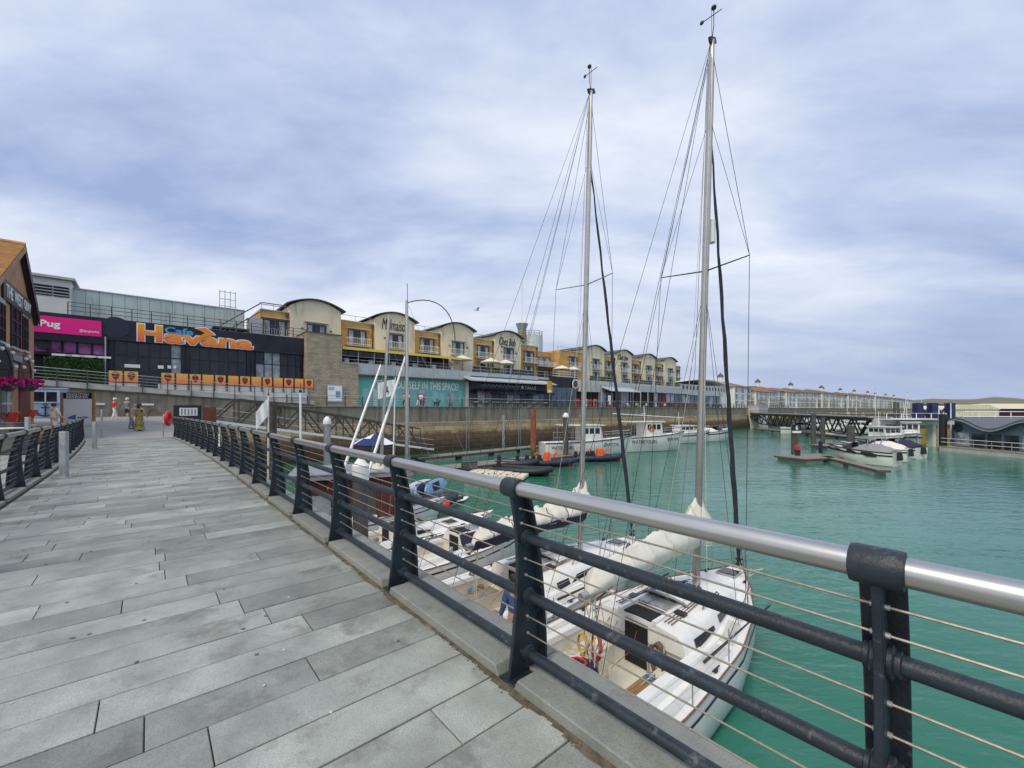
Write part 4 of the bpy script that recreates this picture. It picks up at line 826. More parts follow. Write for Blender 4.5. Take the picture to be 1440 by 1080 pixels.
for i, lab in enumerate(labs):
    L_ = [17, 24, 15, 20, 34, 38, 40, 44, 46, 48, 50, 52, 54, 60][i]; h = [7.4, 6.2, 7.2, 7.0, 7.5, 7.9, 8.2, 8.6, 9.0, 9.2, 9.4, 9.4, 9.4, 9.4][i]; v = [58, 57, 59, 58][i % 4] + (2 if i > 5 else 0)
    t = qthing('apartment_block', 'white and buff apartment block ' + lab, 'building', u + L_ / 2, v, PR, None)
    qp(box((u, v, PR), (u + L_ - .3, v + 14, PR + h * .52)), 'lower_wall', far_y if i % 3 else far_w, t); qp(box((u, v - .05, PR + h * .52 + .01), (u + L_ - .3, v + 14, PR + h)), 'upper_wall', far_w, t)
    m = M(); rh = 2.3; m.add([(u - .8, v - 1, PR + h), (u + L_ + .2, v - 1, PR + h), (u + L_ + .2, v + 15, PR + h), (u - .8, v + 15, PR + h), (u + 4, v + 7, PR + h + rh), (u + L_ - 4.5, v + 7, PR + h + rh)], [(0, 1, 5, 4), (1, 2, 5), (2, 3, 4, 5), (3, 0, 4), (3, 2, 1, 0)]); qp(m, 'roof', K['tileo'] if i < 4 else K['tileb'], t)
    nc = max(3, int(L_ / 4.4)); fl = 4 if h > 8.8 else 3
    for c in range(nc):
        for f in range(fl): put('window', far_window((c + i) % 2 == 0), t, ql(t, u + L_ * (c + .5) / nc, v - .06, PR + .6 + f * (h - .3) / fl))
    for c in range(0, nc, 3): qp(box((u + L_ * c / nc - .25, v - .7, PR), (u + L_ * c / nc + .25, v - .06, PR + h + .1)), 'pilaster', far_w, t)
    if i in (0, 2, 4, 5, 6, 7, 8, 9, 10, 11, 12):
        c_ = u + L_ * (.35 if i != 5 else .8); m = M(); m.lathe([(1.0, h + PR + rh - .6), (1.0, h + PR + rh + 1.6)], (c_, v + 6.5, 0), 8); cu = qp(m, 'cupola', far_w, t); m = M(); m.lathe([(1.25, h + PR + rh + 1.61), (.9, h + PR + rh + 2.3), (.08, h + PR + rh + 3.0), (.05, h + PR + rh + 3.6)], (c_, v + 6.5, 0), 8); qp(m, 'cupola_roof', K['pile'], t, cu)
    u += L_
for i, (px, zt) in enumerate(((1062, 13.8), (1072, 13.4), (1082, 13.2))):
    t = qthing('gabled_house', ['dark-gabled house roof showing above the orange roofs, leftmost of three', 'dark-gabled house roof in the middle of three above the orange roofs', 'dark-gabled house roof, last of three above the orange roofs'][i], 'building', uq(px, 85), 85, PR); m = M(); m.prism([(-3, 0), (3, 0), (3, zt - 6), (0, zt - PR), (-3, zt - 6)], 0, 10, 'y'); m.build('wall', K['render'], t)
    for s_ in (-1, 1): m = M(); m.loft([[(s_ * 3.4, y, zt - 6.6), (0, y, zt - PR + .1), (0, y, zt - PR + .4), (s_ * 3.4, y, zt - 6.2)] for y in (-.5, 10.5)]); m.build('roof', K['tileb'], t)
# hill along the horizon
m = M(); rows = []
for j, (d, hz) in enumerate(((1500, 2), (1700, 22), (2100, 38), (2600, 40), (3200, 10))):
    rows.append([Vector((d * (.3 + i * .05), d, (1.9 * hz * (1.1 - .026 * i) + 9 * math.sin(i * .7 + j) + 6 * math.sin(i * 1.9)) if 0 < j < 4 else (WATER + .2 if j == 0 else -20))) for i in range(38)])
m.loft(rows, 0, False, False); struct(m.build('hills', K['hill'], smooth=True))
m = M(); m.poly([(540, 640, WATER + .6), (2400, 500, WATER + .6), (2400, 3300, WATER + .6), (400, 1500, WATER + .6)]); struct(m.build('far_shore', K['hill']))
# ------------------------------------------------------------------ sailing yachts (x from stern to bow, y to port, z over the water)
def lerp(tab, u):
    for (a, p), (b, q) in zip(tab, tab[1:]):
        if u <= b: k = (u - a) / (b - a); k = k * k * (3 - 2 * k) * .35 + k * .65; return p + (q - p) * k
    return tab[-1][1]
HB = [(0, .80), (.2, .94), (.4, 1.0), (.6, .94), (.75, .76), (.87, .46), (.95, .20), (1, .015)]
def yacht(label, s_ax, t0, L, bm, mast_h, mx, boom, cover='plain', cockpit=(.9, 5.2), roof=True, teak=None, heel=(0, 0), spread=.58, rig=True, stanch=True, fsta=.86):
    t = thing('sailing_yacht', label, 'sailing boat', B(s_ax, t0, WATER), EA + R(1.5) * 0)
    hb = lambda x: bm / 2 * lerp(HB, x / L)
    zs = lambda x: .88 + .30 * (x / L) ** 2
    c0, c1 = cockpit; N_ = 26; xs = sorted([x for x in [L * i / N_ for i in range(N_ + 1)] if min(abs(x - c0), abs(x - c1)) > .12] + [c0, c1])
    rings = []
    for x in xs:
        h, z, u = hb(x), zs(x), x / L; rk = .75 * u ** 5; r = []
        for k, (w, zz) in enumerate(((1, 1), (1.03, .62), (.99, .18), (.93, 0), (.62, -.3), (.02, -.5))):
            r.append((x - rk * (1 - max(zz, -.2)) * .8, h * w * (1 if zz >= 0 else (1 - u * .4)), z * zz if zz > 0 else zz))
        rings.append([Vector(p) for p in r] + [Vector((p[0], -p[1], p[2])) for p in r[::-1]])
    m = M(); m.loft(rings, 0, True, False); m.poly([rings[0][k] for k in range(12)]); hull = m.build('hull', K['hullw'], t, True)
    m = M()
    for sg in (-1, 1): m.tube([(x, sg * hb(x) * 1.0, zs(x) + .02) for x in xs], .019, 6)
    m.build('toe_rail', K['alu'] if teak else K['ropek'], t, True)
    for sg in (-1, 1): m = M(); m.loft([[(x - .02, sg * (hb(x) * 1.012 + .012), zs(x) * .86 + d) for d in (0, -.05)] for x in xs[:-1]], 0, False, False); m.build('hull_stripe', K['navy'], hull)
    # deck with an open cockpit well
    c0, c1 = cockpit; cw = bm * .30; m = M(); cam_ = lambda x, y: zs(x) + .05 * (1 - (y / max(.05, hb(x))) ** 2)
    for a, b in zip(xs, xs[1:]):
        if b <= c0 + .01 or a >= c1 - .01:
            cols = [-1, -.6, -.2, .2, .6, 1]; m.loft([[(x, hb(x) * c, cam_(x, hb(x) * c)) for c in cols] for x in (a, b)], 0, False, False)
        else:
            for sg in (-1, 1): m.loft([[(x, sg * y, cam_(x, y)) for y in (hb(x), (hb(x) + cw) / 2, cw)] for x in (max(a, c0) if a < c0 else a, min(b, c1) if b > c1 else b)], 0, False, False)
    deck = m.build('deck', K['deckw'], t, True)
    m = M(); zd = zs(c0) + .03; sz, fz, sw = zd - .22, zd - .62, cw * .52
    prof = [(cw, zd + .12), (cw, sz), (sw, sz), (sw, fz), (-sw, fz), (-sw, sz), (-cw, sz), (-cw, zd + .12)]
    m.loft([[(x, y, z) for y, z in prof] for x in (c0, c1)], 0, False, False); m.poly([(c0, y, z) for y, z in prof]); m.poly([(c1, y, z) for y, z in prof])
    m.build('cockpit', K['cream'], t)
    for sg in (-1, 1):
        m = M(); m.loft([[(x, sg * (cw + d), zd + z) for d, z in ((-.02, .06), (.0, .18), (.16, .18), (.26, .0))] for x in (c0, c1 + .5)]); m.build('coaming', K['white'], t, bevel=.01)
        for x in (c0 + 1.1, c1 - .6):
            m = M(); m.lathe([(.085, 0), (.085, .03), (.055, .07), (.05, .12), (.07, .16), (.07, .175), (.03, .18)], (x, sg * (cw + .08), zd + .18), 12); m.build('winch', K['steel'], t, True)
    if teak:
        for sg in (-1, 1):
            for k in range(7): y = sw + .02 + (cw - sw - .04) * k / 7; m = M(); m.b2((c0 + .1, sg * y, sz + .002), (c1 - .1, sg * (y + (cw - sw - .04) / 7 - .008), sz + .016)); m.build('teak_slat', K[teak], t)
        for k in range(8): y = -sw + .04 + (2 * sw - .08) * k / 8; m = M(); m.b2((c0 + .3, y, fz + .002), (c1 - .3, y + (2 * sw - .08) / 8 - .012, fz + .014)); m.build('teak_slat', K[teak], t)
    else:
        for k in range(6): m = M(); m.b2((c1 - 1.25, -cw + .06 + k * .075, sz + .01), (c1 - .45, -cw + .128 + k * .075, sz + .035)); m.build('teak_slat', K['teak'], t)
    # coachroof
    if roof:
        r0, r1 = c1, min(L - 1.1, mx + 1.4); rw = bm * .285; n = 12; rh = .42; rr = []
        for i in range(n + 1):
            f = i / n; x = r0 + (r1 - r0) * f; wd = rw * (1 - .55 * f ** 1.8); hh = max(.02, rh * (1 - f ** 2.6)); zb = cam_(x, wd) - .02
            rr.append([Vector((x, y * wd, zb + z * hh)) for y, z in ((1.12, 0), (1.0, .75), (.88, .96), (.45, 1.08), (0, 1.12), (-.45, 1.08), (-.88, .96), (-1.0, .75), (-1.12, 0))])
        m = M(); m.loft(rr, 0, False, False); m.poly(rr[0]); cr = m.build('coachroof', K['deckw'], t, True)
        zt = lambda x, nr=n: rr[min(nr, max(0, int((x - r0) / (r1 - r0) * nr)))][4].z
        for sg in (-1, 1):      # long dark side windows
            for f0, f1 in ((.10, .34), (.42, .70)) if not teak else ((.12, .78),):
                m = M(); pts = []
                for f in (f0, (f0 + f1) / 2, f1):
                    x = r0 + (r1 - r0) * f; i = min(n - 1, int(f * n)); k = f * n - i; A, B2 = rr[i][0].lerp(rr[i + 1][0], k), rr[i][1].lerp(rr[i + 1][1], k); tp = .82 - .35 * max(0, (f - f0) / (f1 - f0) - .2)
                    pts.append([Vector((p.x, sg * (p.y + .014), p.z + .004)) for p in (A.lerp(B2, .28), A.lerp(B2, tp))])
                m.loft(pts, 0, False, False); m.build('side_window', K['smoke'], cr)
        z = rr[0][4].z
        m = M(); m.b2((r0 - .03, -.25, zd - .42), (r0 - .008, .25, z - .1)); m.build('companionway', K['dark'], t); m = M(); m.b2((r0 + .02, -.30, z - .01), (r0 + .55, .30, z + .022)); m.build('companionway_opening', K['dark'], t)
        if teak: m = M(); m.b2((r0 - .06, -.32, zd - .5), (r0 - .032, .32, zd - .02)); m.build('washboard', K['teak'], t)
        m = M(); m.b2((r0 + .62, -.36, z + .0), (r0 + 1.05, .36, z + .055)); m.build('sliding_hatch', K['galv'], t, bevel=.01)
        for sg in (-1, 1): m = M(); m.b2((r0 - .02, sg * .345, z - .04), (r0 + 1.1, sg * .42, z + .05)); m.build('hatch_rail', K['white'], t)
        m = M(); m.prism([(-.5, 0), (.5, 0), (.44, .16), (.25, .25), (-.25, .25), (-.44, .16)], -.02, .02, 'x'); pod = m.build('instrument_pod', K['felt'], t, loc=(r0 + 1.12, 0, z + .01)); pod.rotation_euler = (0, R(-48), 0)
        for y in (-.22, 0, .22): m = M(); m.b2((-.035, y - .065, .05), (-.021, y + .065, .18)); m.build('instrument', K['smoke'], pod)
        for x, w_ in (((r0 + r1) / 2 + .05, .26), (r1 + .45, .25)):
            zz = zt(x) if x < r1 else cam_(x, 0); m = M(); m.b2((x - w_, -w_, zz - .01), (x + w_, w_, zz + .035)); h_ = m.build('hatch_frame', K['alu'], t, bevel=.01); m = M(); m.b2((x - w_ + .04, -w_ + .04, zz + .036), (x + w_ - .04, w_ - .04, zz + .05)); m.build('hatch_glass', K['smoke'], h_)
        for sg in (-1, 1):
            m = M(); x0 = r0 + .9
            for k in range(3): m.tube([(mx - .15, sg * .12, zt(mx) + .05), (mx - .6, sg * (.42 + k * .05), zt(mx - .6) + .035), (x0, sg * (.46 + k * .06), z - .005), (r0 + .2, sg * (.48 + k * .07), z + .01)], .011, 5)
            tag(m.build('control_line', K['ropek'], t), kind='stuff')
            m = M(); m.box((r0 + .75, sg * .52, z + .01), (.16, .22, .06)); m.build('rope_clutch', K['black'], t, bevel=.01)
            m = M(); m.b2((r0 + .2, sg * (rw * 1.3), zs(r0) + .05), (r1 - .4, sg * (rw * 1.3 + .035), zs(r0) + .085)); m.build('genoa_track', K['black'], t)
            m = M(); m.tube([(r0 + 1.2, sg * rw * 1.33, zs(r0) + .12), (r1 - .6, sg * rw * .95, zs(r1) + .3), (L - .4, sg * .1, zs(L) + .25)], .009, 5); m.build('sheet', K['ropek'], t)
    # rails
    if stanch:
        pts = []
        for sg in (-1, 1):
            q = []
            for i in range(6):
                x = L * (.12 + .148 * i); y = sg * (hb(x) - .07); m = M(); m.tube([(x, y, zs(x)), (x, y, zs(x) + .60)], .012, 6); m.build('stanchion', K['steel'], t); q.append((x, y, zs(x)))
            q.append((L - .8, sg * (hb(L - .8) - .03), zs(L - .8)))
            for h in (.32, .59): m = M(); m.tube([(x, y, z + h) for x, y, z in q], .005, 4); m.build('lifeline', K['steel'], t)
        m = M(); yb = hb(L - .8) - .03
        m.tube([(L - .8, yb, zs(L)), (L - .8, yb, zs(L) + .58), (L - .1, .16, zs(L) + .62), (L + .06, 0, zs(L) + .62), (L - .1, -.16, zs(L) + .62), (L - .8, -yb, zs(L) + .58), (L - .8, -yb, zs(L))], .014, 6); m.tube([(L - .15, .12, zs(L)), (L - .1, .16, zs(L) + .62)], .013, 6); m.tube([(L - .15, -.12, zs(L)), (L - .1, -.16, zs(L) + .62)], .013, 6); m.build('pulpit', K['steel'], t, True)
        m = M(); ys = hb(.3) - .05; m.tube([(1.25, ys, zs(1)), (1.25, ys, zs(1) + .6), (.2, ys, zs(1) + .62), (.1, ys - .2, zs(1) + .62), (.08, .35, zs(1) + .62), (.08, .35, zs(0))], .014, 6); m.tube([(1.25, -ys, zs(1)), (1.25, -ys, zs(1) + .6), (.2, -ys, zs(1) + .62), (.1, -ys + .2, zs(1) + .62), (.08, -.35, zs(1) + .62), (.08, -.35, zs(0))], .014, 6); m.build('pushpit', K['steel'], t, True)
    for x, sg in ((L * .9, 1), (L * .9, -1), (L * .52, 1), (L * .52, -1), (.7, 1), (.7, -1)):
        m = M(); y = sg * (hb(x) - .12); m.tube([(x - .13, y, zs(x) + .07), (x + .13, y, zs(x) + .07)], .015, 5); m.b2((x - .04, y - .02, zs(x)), (x + .04, y + .02, zs(x) + .07)); m.build('cleat', K['black'], t)
    # rig
    zm = (zt(mx) if roof else zs(mx)) - .02; top = Vector((mx + heel[0], heel[1], mast_h)); foot = Vector((mx, 0, zm)); at = lambda f: foot.lerp(top, f)
    m = M(); m.tube([foot, at(.9), top], [.088, .08, .06], 12, sq=.72); mast = m.build('mast', K['alu'], t, True)
    if rig:
        ch = (mx - .25, hb(mx) * .93, zs(mx) + .05); sp = at(spread); tips = []
        for sg in (-1, 1):
            tip = sp + Vector((-.18, sg * bm * .31, .05)); tips.append(tip); m = M(); m.tube([sp, tip], [.03, .02], 6, sq=.5); m.build('spreader', K['black' if not teak else 'alu'], mast)
            for pts, r_ in (((at(.985), tip, (ch[0], sg * ch[1], ch[2])), .006), ((at(spread - .03), (ch[0] - .35, sg * ch[1], ch[2])), .005), ((at(spread - .03), (ch[0] + .4, sg * ch[1] * .96, ch[2])), .005), ((at(fsta), tip), .005)):
                m = M(); m.tube(pts, r_, 5); m.build('shroud', K['black'], t)
            for a_, x_, y_ in ((.99, 2.3 if teak else 3.0, .75), (.985, mx - boom + .3, .05)): m = M(); m.tube([at(a_) + Vector((-.08, 0, 0)), (x_, sg * y_, zs(0) + (.15 if y_ > .1 else 1.3))], .005, 5); m.build('backstay', K['black'], t)
            for k in range(2): m = M(); m.tube([at(.97 - k * .08) + Vector((-.09, sg * .04, 0)), at(.4) + Vector((-.16 - k * .06, sg * (.10 + .05 * k), 0)), (mx - .45 - k * .3, sg * (.3 + k * .3), zm + .1)], .006, 4); m.build('halyard', K['rope' if k else 'ropek'], t)
        fs, fe = at(fsta), Vector((L - .12, 0, zs(L) + .12)); n = 22
        m = M(); m.tube([fs.lerp(fe, i / n) + Vector((0, .012 * math.sin(i * 2.3), 0)) for i in range(n + 1)], [.02 + .042 * min(1, i / n * 1.25) + .006 * math.sin(i * 1.9) for i in range(n)] + [.03], 9); m.build('furled_sail', K['furl'], t, True)
        m = M(); m.lathe([(.03, 0), (.09, .02), (.09, .05), (.05, .07), (.05, .14), (.09, .16), (.09, .19), (.03, .21)], (L - .14, 0, zs(L) + .05), 12); m.build('furling_drum', K['black'], t, True)
        if not teak: m = M(); m.b2((-.06, -.07, -.28), (.07, .07, .28)); m.build('radar_reflector', K['signw'], mast, bevel=.02, loc=at(.655) + Vector((.16, -.05, 0)))
        m = M(); m.tube([top, top + Vector((.05, .03, .3)), top + Vector((.05, .03, .85))], .007, 5); m.tube([top, top + Vector((-.25, -.15, .1)), top + Vector((-.25, -.15, .45))], .009, 5); m.tube([top + Vector((.05, -.2, .62)), top + Vector((.05, .26, .62))], .010, 5); m.ell(top + Vector((.05, .26, .62)), (.03, .05, .05)); m.ell(top + Vector((-.25, -.15, .5)), (.06, .06, .05)); m.bar(top + Vector((-.12, 0, -.05)), top + Vector((.16, 0, .08)), .06, .12); m.build('wind_vane', K['black'], mast)
    else:
        for sg in (-1, 1): m = M(); m.tube([at(.9), (mx - .3, sg * hb(mx) * .93, zs(mx))], .006, 4); m.build('shroud', K['galv'], t)
        m = M(); m.tube([at(.9), (L - .1, 0, zs(L))], .006, 4); m.build('forestay', K['galv'], t)
    # boom with the stowed mainsail
    if boom:
        zb = zm + .98; e = mx - boom
        m = M(); m.tube([(mx - .1, 0, zb), (e, 0, zb - .06)], .062, 10, sq=1.3); m.build('boom', K['alu'], t, True)
        n, rings, k = 44, [], 18
        for i in range(n + 1):
            f = i / n; x = mx + .12 - (boom - .05) * f; hh = (.86 - .40 * f) * (1 if cover == 'plain' else .85) + (.36 * max(0, 1 - f * 7)); wd = (.31 if cover == 'plain' else .27) - .09 * f; r = []
            for j in range(k):
                a = 2 * math.pi * j / k; cx, sz_ = math.sin(a), math.cos(a); bl = wd * (1 if sz_ < .2 else .85 - .5 * sz_)
                jx = 1 + (.07 if cover == 'plain' else .20) * math.sin(i * .62 + j * 1.3) * math.cos(j * 1.6 - i * .35) + (.02 if cover == 'plain' else .06) * math.sin(i * 1.9 + j * .8)
                jx *= min(1, .25 + (1 - f) * 12)
                r.append(Vector((x, cx * bl * jx * (1.25 if cover != 'plain' else 1), zb - .08 + max(0, hh * (.5 + .5 * sz_)) * jx)))
            rings.append(r)
        m = M(); m.loft(rings); m.build('stowed_mainsail', K['sail'], t, 2)
        for q in range(4, n - 2, 7):      # ties lashed round the stowed sail
            m = M(); m.tube([p + (p - Vector((p.x, 0, zb + .2))) * .02 for p in rings[q]] + [rings[q][0]], .012, 4); m.build('sail_tie', K['navy' if cover == 'bag' else 'rope'], t)
        if cover == 'bag':
            for sg in (-1, 1): m = M(); m.loft([[(mx - .05 - (boom - .1) * i / 14, sg * (.10 + y + .03 * math.sin(i * 1.1)), zb + z + .02 * math.sin(i * 1.7 + z * 9)) for y, z in ((.0, -.10), (.13, .0), (.20, .14), (.22, .16), (.22, .14), (.16, -.02), (.02, -.13))] for i in range(15)]); m.build('sail_bag', K['navy'], t, True)
        m = M()
        for dx, dy in ((-.03, -.05), (.03, .05), (.0, .0)): m.tube([(e + .35 + dx, dy, zb - .1), (e + .25 + dx * 2, dy * 3, zd + .2)], .010, 5)
        m.build('mainsheet', K['rope'], t)
    # grip panels, winch handles, sheets and coils lying about
    if stanch:
        for sg in (-1, 1):
            for x0, x1 in ((L * .50, L * .60), (L * .615, L * .70), (L * .715, L * .80), (c0 + .2, c0 + 1.5), (c0 + 1.7, c1 - .2)):
                o_, i_ = (.16, .42) if x0 > c1 - .3 else (.14, .30); m = M(); m.loft([[(x, sg * (hb(x) - w_), cam_(x, hb(x) - w_) + .006) for w_ in (o_, min(i_, hb(x) * .6))] for x in (x0, (x0 + x1) / 2, x1)], 0, False, False); m.build('grip_panel', K['grip'], t)
        for k in range(10):
            x = rnd.uniform(c0 + .3, c1 - .4); y = rnd.choice((-1, 1)) * rnd.uniform(cw * .55, cw * .95); r_ = rnd.uniform(.06, .12); m = M(); m.tube([(x + r_ * (1 + .2 * math.sin(i * .7)) * math.cos(i * .6), y + r_ * math.sin(i * .6) * .8, sz + .03 + .004 * i) for i in range(24)], .009, 5); m.build('rope_coil', K[('rope', 'ropek', 'ropeb', 'rope', 'roper')[k % 5]], t)
        for k in range(6):
            y0 = rnd.uniform(-.4, .4); m = M(); m.tube([(mx - .1, y0 * .3, zm + .12), (mx - .7, y0, zt(mx - .7) + .04), (r0 + .4, y0 * 1.5 + .1, zt(r0 + .4) + .05), (c1 - .3, y0 * 2 + rnd.uniform(-.2, .2), sz + .25), (c1 - .8, y0 * 2, sz + .04)], .008, 4); m.build('control_line', K[('rope', 'ropek', 'ropeb')[k % 3]], t)
        for sg in (-1, 1):
            x = mx - 1.2; m = M(); m.tube([(x, sg * rw * .75, zt(x) - .03), (x + .1, sg * rw * .75, zt(x) + .05), (x + 1.0, sg * rw * .6, zt(x + 1.0) + .05), (x + 1.1, sg * rw * .6, zt(x + 1.1) - .03)], .016, 6); m.build('grab_rail', K['teak'], t)
    QO[t.name] = None
    return t, dict(hb=hb, zs=zs, zd=zd, cw=cw, fz=fz, sz=sz, mx=mx, zm=zm, L=L)
y1, d1 = yacht('white sailing yacht nearest the walkway, its boom under a plain cream sail cover', 2.86, .5, 10.4, 3.3, 14.1, 7.75, 4.2, 'plain', (.9, 5.25), heel=(.12, -.32))
y2, d2 = yacht('white sailing yacht with grey teak cockpit and crumpled sail in a navy bag', 6.3, .6, 10.4, 3.4, 14.85, 7.55, 4.1, 'bag', (.9, 5.0), teak='teakg', heel=(.12, -.30))
y3, d3 = yacht('small open white sailing boat without a mast behind the navy sail bag', 9.95, 2.2, 7.4, 2.2, 2.0, 4.6, 0, cockpit=(1.0, 3.9), rig=False, stanch=False)
y4, d4 = yacht('small white sailing boat with a bare pale mast with a bent top', 12.3, 2.4, 7.2, 2.1, 9.5, 3.2, 0, cockpit=(.6, 2.4), rig=False, stanch=False)
y5, d5 = yacht('small white boat with a leaning mast beside the grey pile', 16.0, 3.0, 6.6, 2.0, 9.6, 3.2, 2.2, 'plain', cockpit=(.6, 2.3), rig=False, stanch=False, heel=(.2, -.6))
for ch in list(y3.children):
    if ch.name.split('.')[0] in ('mast', 'shroud', 'forestay'): bpy.data.objects.remove(ch)
m = M(); a = (3.2, -.05, 9.4); m.tube([(3.2 + 1.6 * math.sin(q) , -.05 - .7 * math.sin(q), 9.4 + .55 * math.sin(q * 1.35) - 1.75 * (1 - math.cos(q))) for q in [i * .157 for i in range(11)]], .020, 6); m.tube([a, (3.2, -.05, 10.1)], .012, 5); m.tube([(3.25, -.06, 9.3), (3.9, -.35, 7.6)], .006, 4); m.build('bent_mast_top', K['pile'], y4)
# loose gear on the nearest yacht
m = M(); m.lathe([(.20, 0), (.26, .25), (.30, .55), (.22, .75), (.06, .82)], (3.75, .1, d1['fz']), 7); m.build('pedestal_cover', K['navy'], y1); m = M(); m.tube([(3.62 + .14 * math.cos(i), .1 + .14 * math.sin(i), d1['fz'] + .82 + .02 * (i % 3)) for i in range(14)], .02, 5); m.build('red_line_coil', K['roper'], y1)
def coil(parent, c, mt, n=5, r_=.13, drop=.5, name='rope_coil'):
    m = M()
    for k in range(n): m.tube([(c[0] + (k - n / 2) * .022, c[1] + r_ * math.sin(2 * math.pi * i / 12) * (1 + .15 * (k % 2)), c[2] - drop / 2 + drop / 2 * math.cos(2 * math.pi * i / 12)) for i in range(13)], .011, 5)
    return tag(m.build(name, K[mt], parent), kind='stuff')
coil(y1, (3.95, .28, 1.45), 'ropey', 4, .10, .35); coil(y1, (4.05, .05, 1.55), 'roper', 4, .09, .55); coil(y1, (4.1, -.02, 1.2), 'rope', 6, .10, .75); coil(y1, (5.2, -.5, 1.15), 'ropek', 7, .12, .6); coil(y1, (5.2, -.38, 1.1), 'rope', 3, .10, .7)
coil(y1, (3.2, 1.55, 1.35), 'rope', 5, .14, .5); coil(y1, (2.9, 1.5, 1.45), 'roper', 5, .05, .6)
for k in range(6):
    m = M(); m.tube([(4.0 + rnd.uniform(-.1, .2), rnd.uniform(-.05, .35), 2.15), (4.0 + rnd.uniform(-.1, .2), rnd.uniform(-.1, .4), 1.4), (3.9 + rnd.uniform(-.3, .3), rnd.uniform(-.1, .5), .55)], .009, 5); m.build('hanging_line', K[('rope', 'ropek', 'ropeb', 'ropey', 'rope', 'roper')[k]], y1)
m = M(); m.tube([(10.3, -.3, 1.2), (9.6, -.5, 1.25), (10.2, -.62, 1.32), (9.5, -.3, 1.3), (10.1, -.1, 1.28)], .016, 6, caps=True); m.build('mooring_line', K['rope'], y1)
m = M(); m.tube([(9.6 + .12 * math.cos(i), .55 + .1 * math.sin(i), 1.75 + .012 * i) for i in range(16)], .014, 5); m.build('hanging_coil', K['rope'], y1)
def lifebelt(parent, c, mt='roper'):
    m = M(); m.tube([(c[0], c[1] + .24 * math.sin(i * .42 - 2.2), c[2] + .28 * math.cos(i * .42 - 2.2)) for i in range(12)], .06, 7); m.build('horseshoe_buoy', K[mt], parent, True)
m = M(); m.tube([(2.2 + .33 * math.cos(i * .42), .75 + .33 * math.sin(i * .42), 1.75) for i in range(16)], .015, 6); 
for y, nm in ((.62, 'a'), (-.62, 'b')):
    m = M(); m.tube([(1.9 + .0 * i, y + .42 * math.cos(i * .4189), 1.15 + .42 * math.sin(i * .4189)) for i in range(16)], .018, 6, caps=False)
    for i in range(5): m.tube([(1.9, y, 1.15), (1.9, y + .42 * math.cos(i * 1.2566), 1.15 + .42 * math.sin(i * 1.2566))], .008, 4)
    m.build('steering_wheel', K['black'], y2, True); m = M(); m.tube([(2.0, y, d2['fz']), (1.95, y, 1.15)], [.10, .05], 8); m.build('wheel_pedestal', K['white'], y2)
m = M(); m.b2((2.6, -.22, d2['fz'] + .25), (2.62, .22, d2['fz'] + .5)); m.build('locker_hatch', K['smoke'], y2)
m = M(); m.loft([[(x, -d2['hb'](x) + .15 + dy, d2['zs'](x) + .1 + dz) for dy, dz in ((-.08, 0), (0, .08), (.08, 0), (0, -.06))] for x in (6.8, 8.0, 9.4)]); m.build('rolled_cover', K['navy'], y2, True)
def fender(label, p, mt, h=.62, r_=.12, grp=None, ball=False):
    t = thing('fender', label, 'fender', p, 0, grp); m = M()
    if ball: m.ell((0, 0, 0), (r_ * 1.6, r_ * 1.6, r_ * 1.8), n=12, k=8)
    else: m.lathe([(.02, -h / 2), (r_ * .75, -h / 2 + .06), (r_, -h / 2 + .14), (r_, h / 2 - .14), (r_ * .75, h / 2 - .06), (.03, h / 2)], n=12)
    m.build('body', K[mt], t, True); m = M(); m.tube([(0, 0, h / 2), (.02, .05, h / 2 + .45)], .012, 5); m.build('line', K['ropeb'], t); return t
fender('white fender hanging on the port quarter of the nearest yacht', B(4.6, 5.2, WATER + .6), 'sail'); fender('cream fender between the two big yachts near the bow', B(4.62, 7.4, WATER + .62), 'jet')
fender('white fender on the starboard side of the yacht with the navy bag', B(4.72, 3.4, WATER + .55), 'signw')
# dock under the walkway, fingers between the boats
def dock(label, s0, s1, t0, t1, across, z=-3.5, name='pontoon'):
    t = thing(name, label, 'pontoon', B((s0 + s1) / 2, (t0 + t1) / 2, z), DA); W, D = (s1 - s0), (t1 - t0)
    n = int((W if across else D) / .145)
    for i in range(n):
        m = M()
        if across: x = -W / 2 + W * (i + .5) / n; m.box((x, 0, -.02), (W / n - .012, D, .04))
        else: y = -D / 2 + D * (i + .5) / n; m.box((0, y, -.02), (W, D / n - .012, .04))
        m.build('plank', K['plank'], t)
    M().box((0, 0, -.13), (W + .06, D + .06, .16)).build('frame', K['pile'], t)
    for k in range(3): M().box(((-W * .36 + W * .36 * k) if W > D else 0, (-D * .36 + D * .36 * k) if D >= W else 0, -.42), (W * .25 if W > D else W * .8, D * .25 if D >= W else D * .8, .42)).build('float', K['float'], t)
    return t
dock('timber pontoon running under the walkway behind the yachts', -2, 30, -2.2, .4, True)
dock('narrow timber finger between the two big yachts', 4.15, 4.85, .45, 8.5, False)
dock('narrow timber finger left of the yacht with the navy bag', 8.25, 8.75, .45, 7.5, False)
dock('narrow finger pontoon between the two small sailing boats', 13.5, 14.0, .45, 6.5, False)
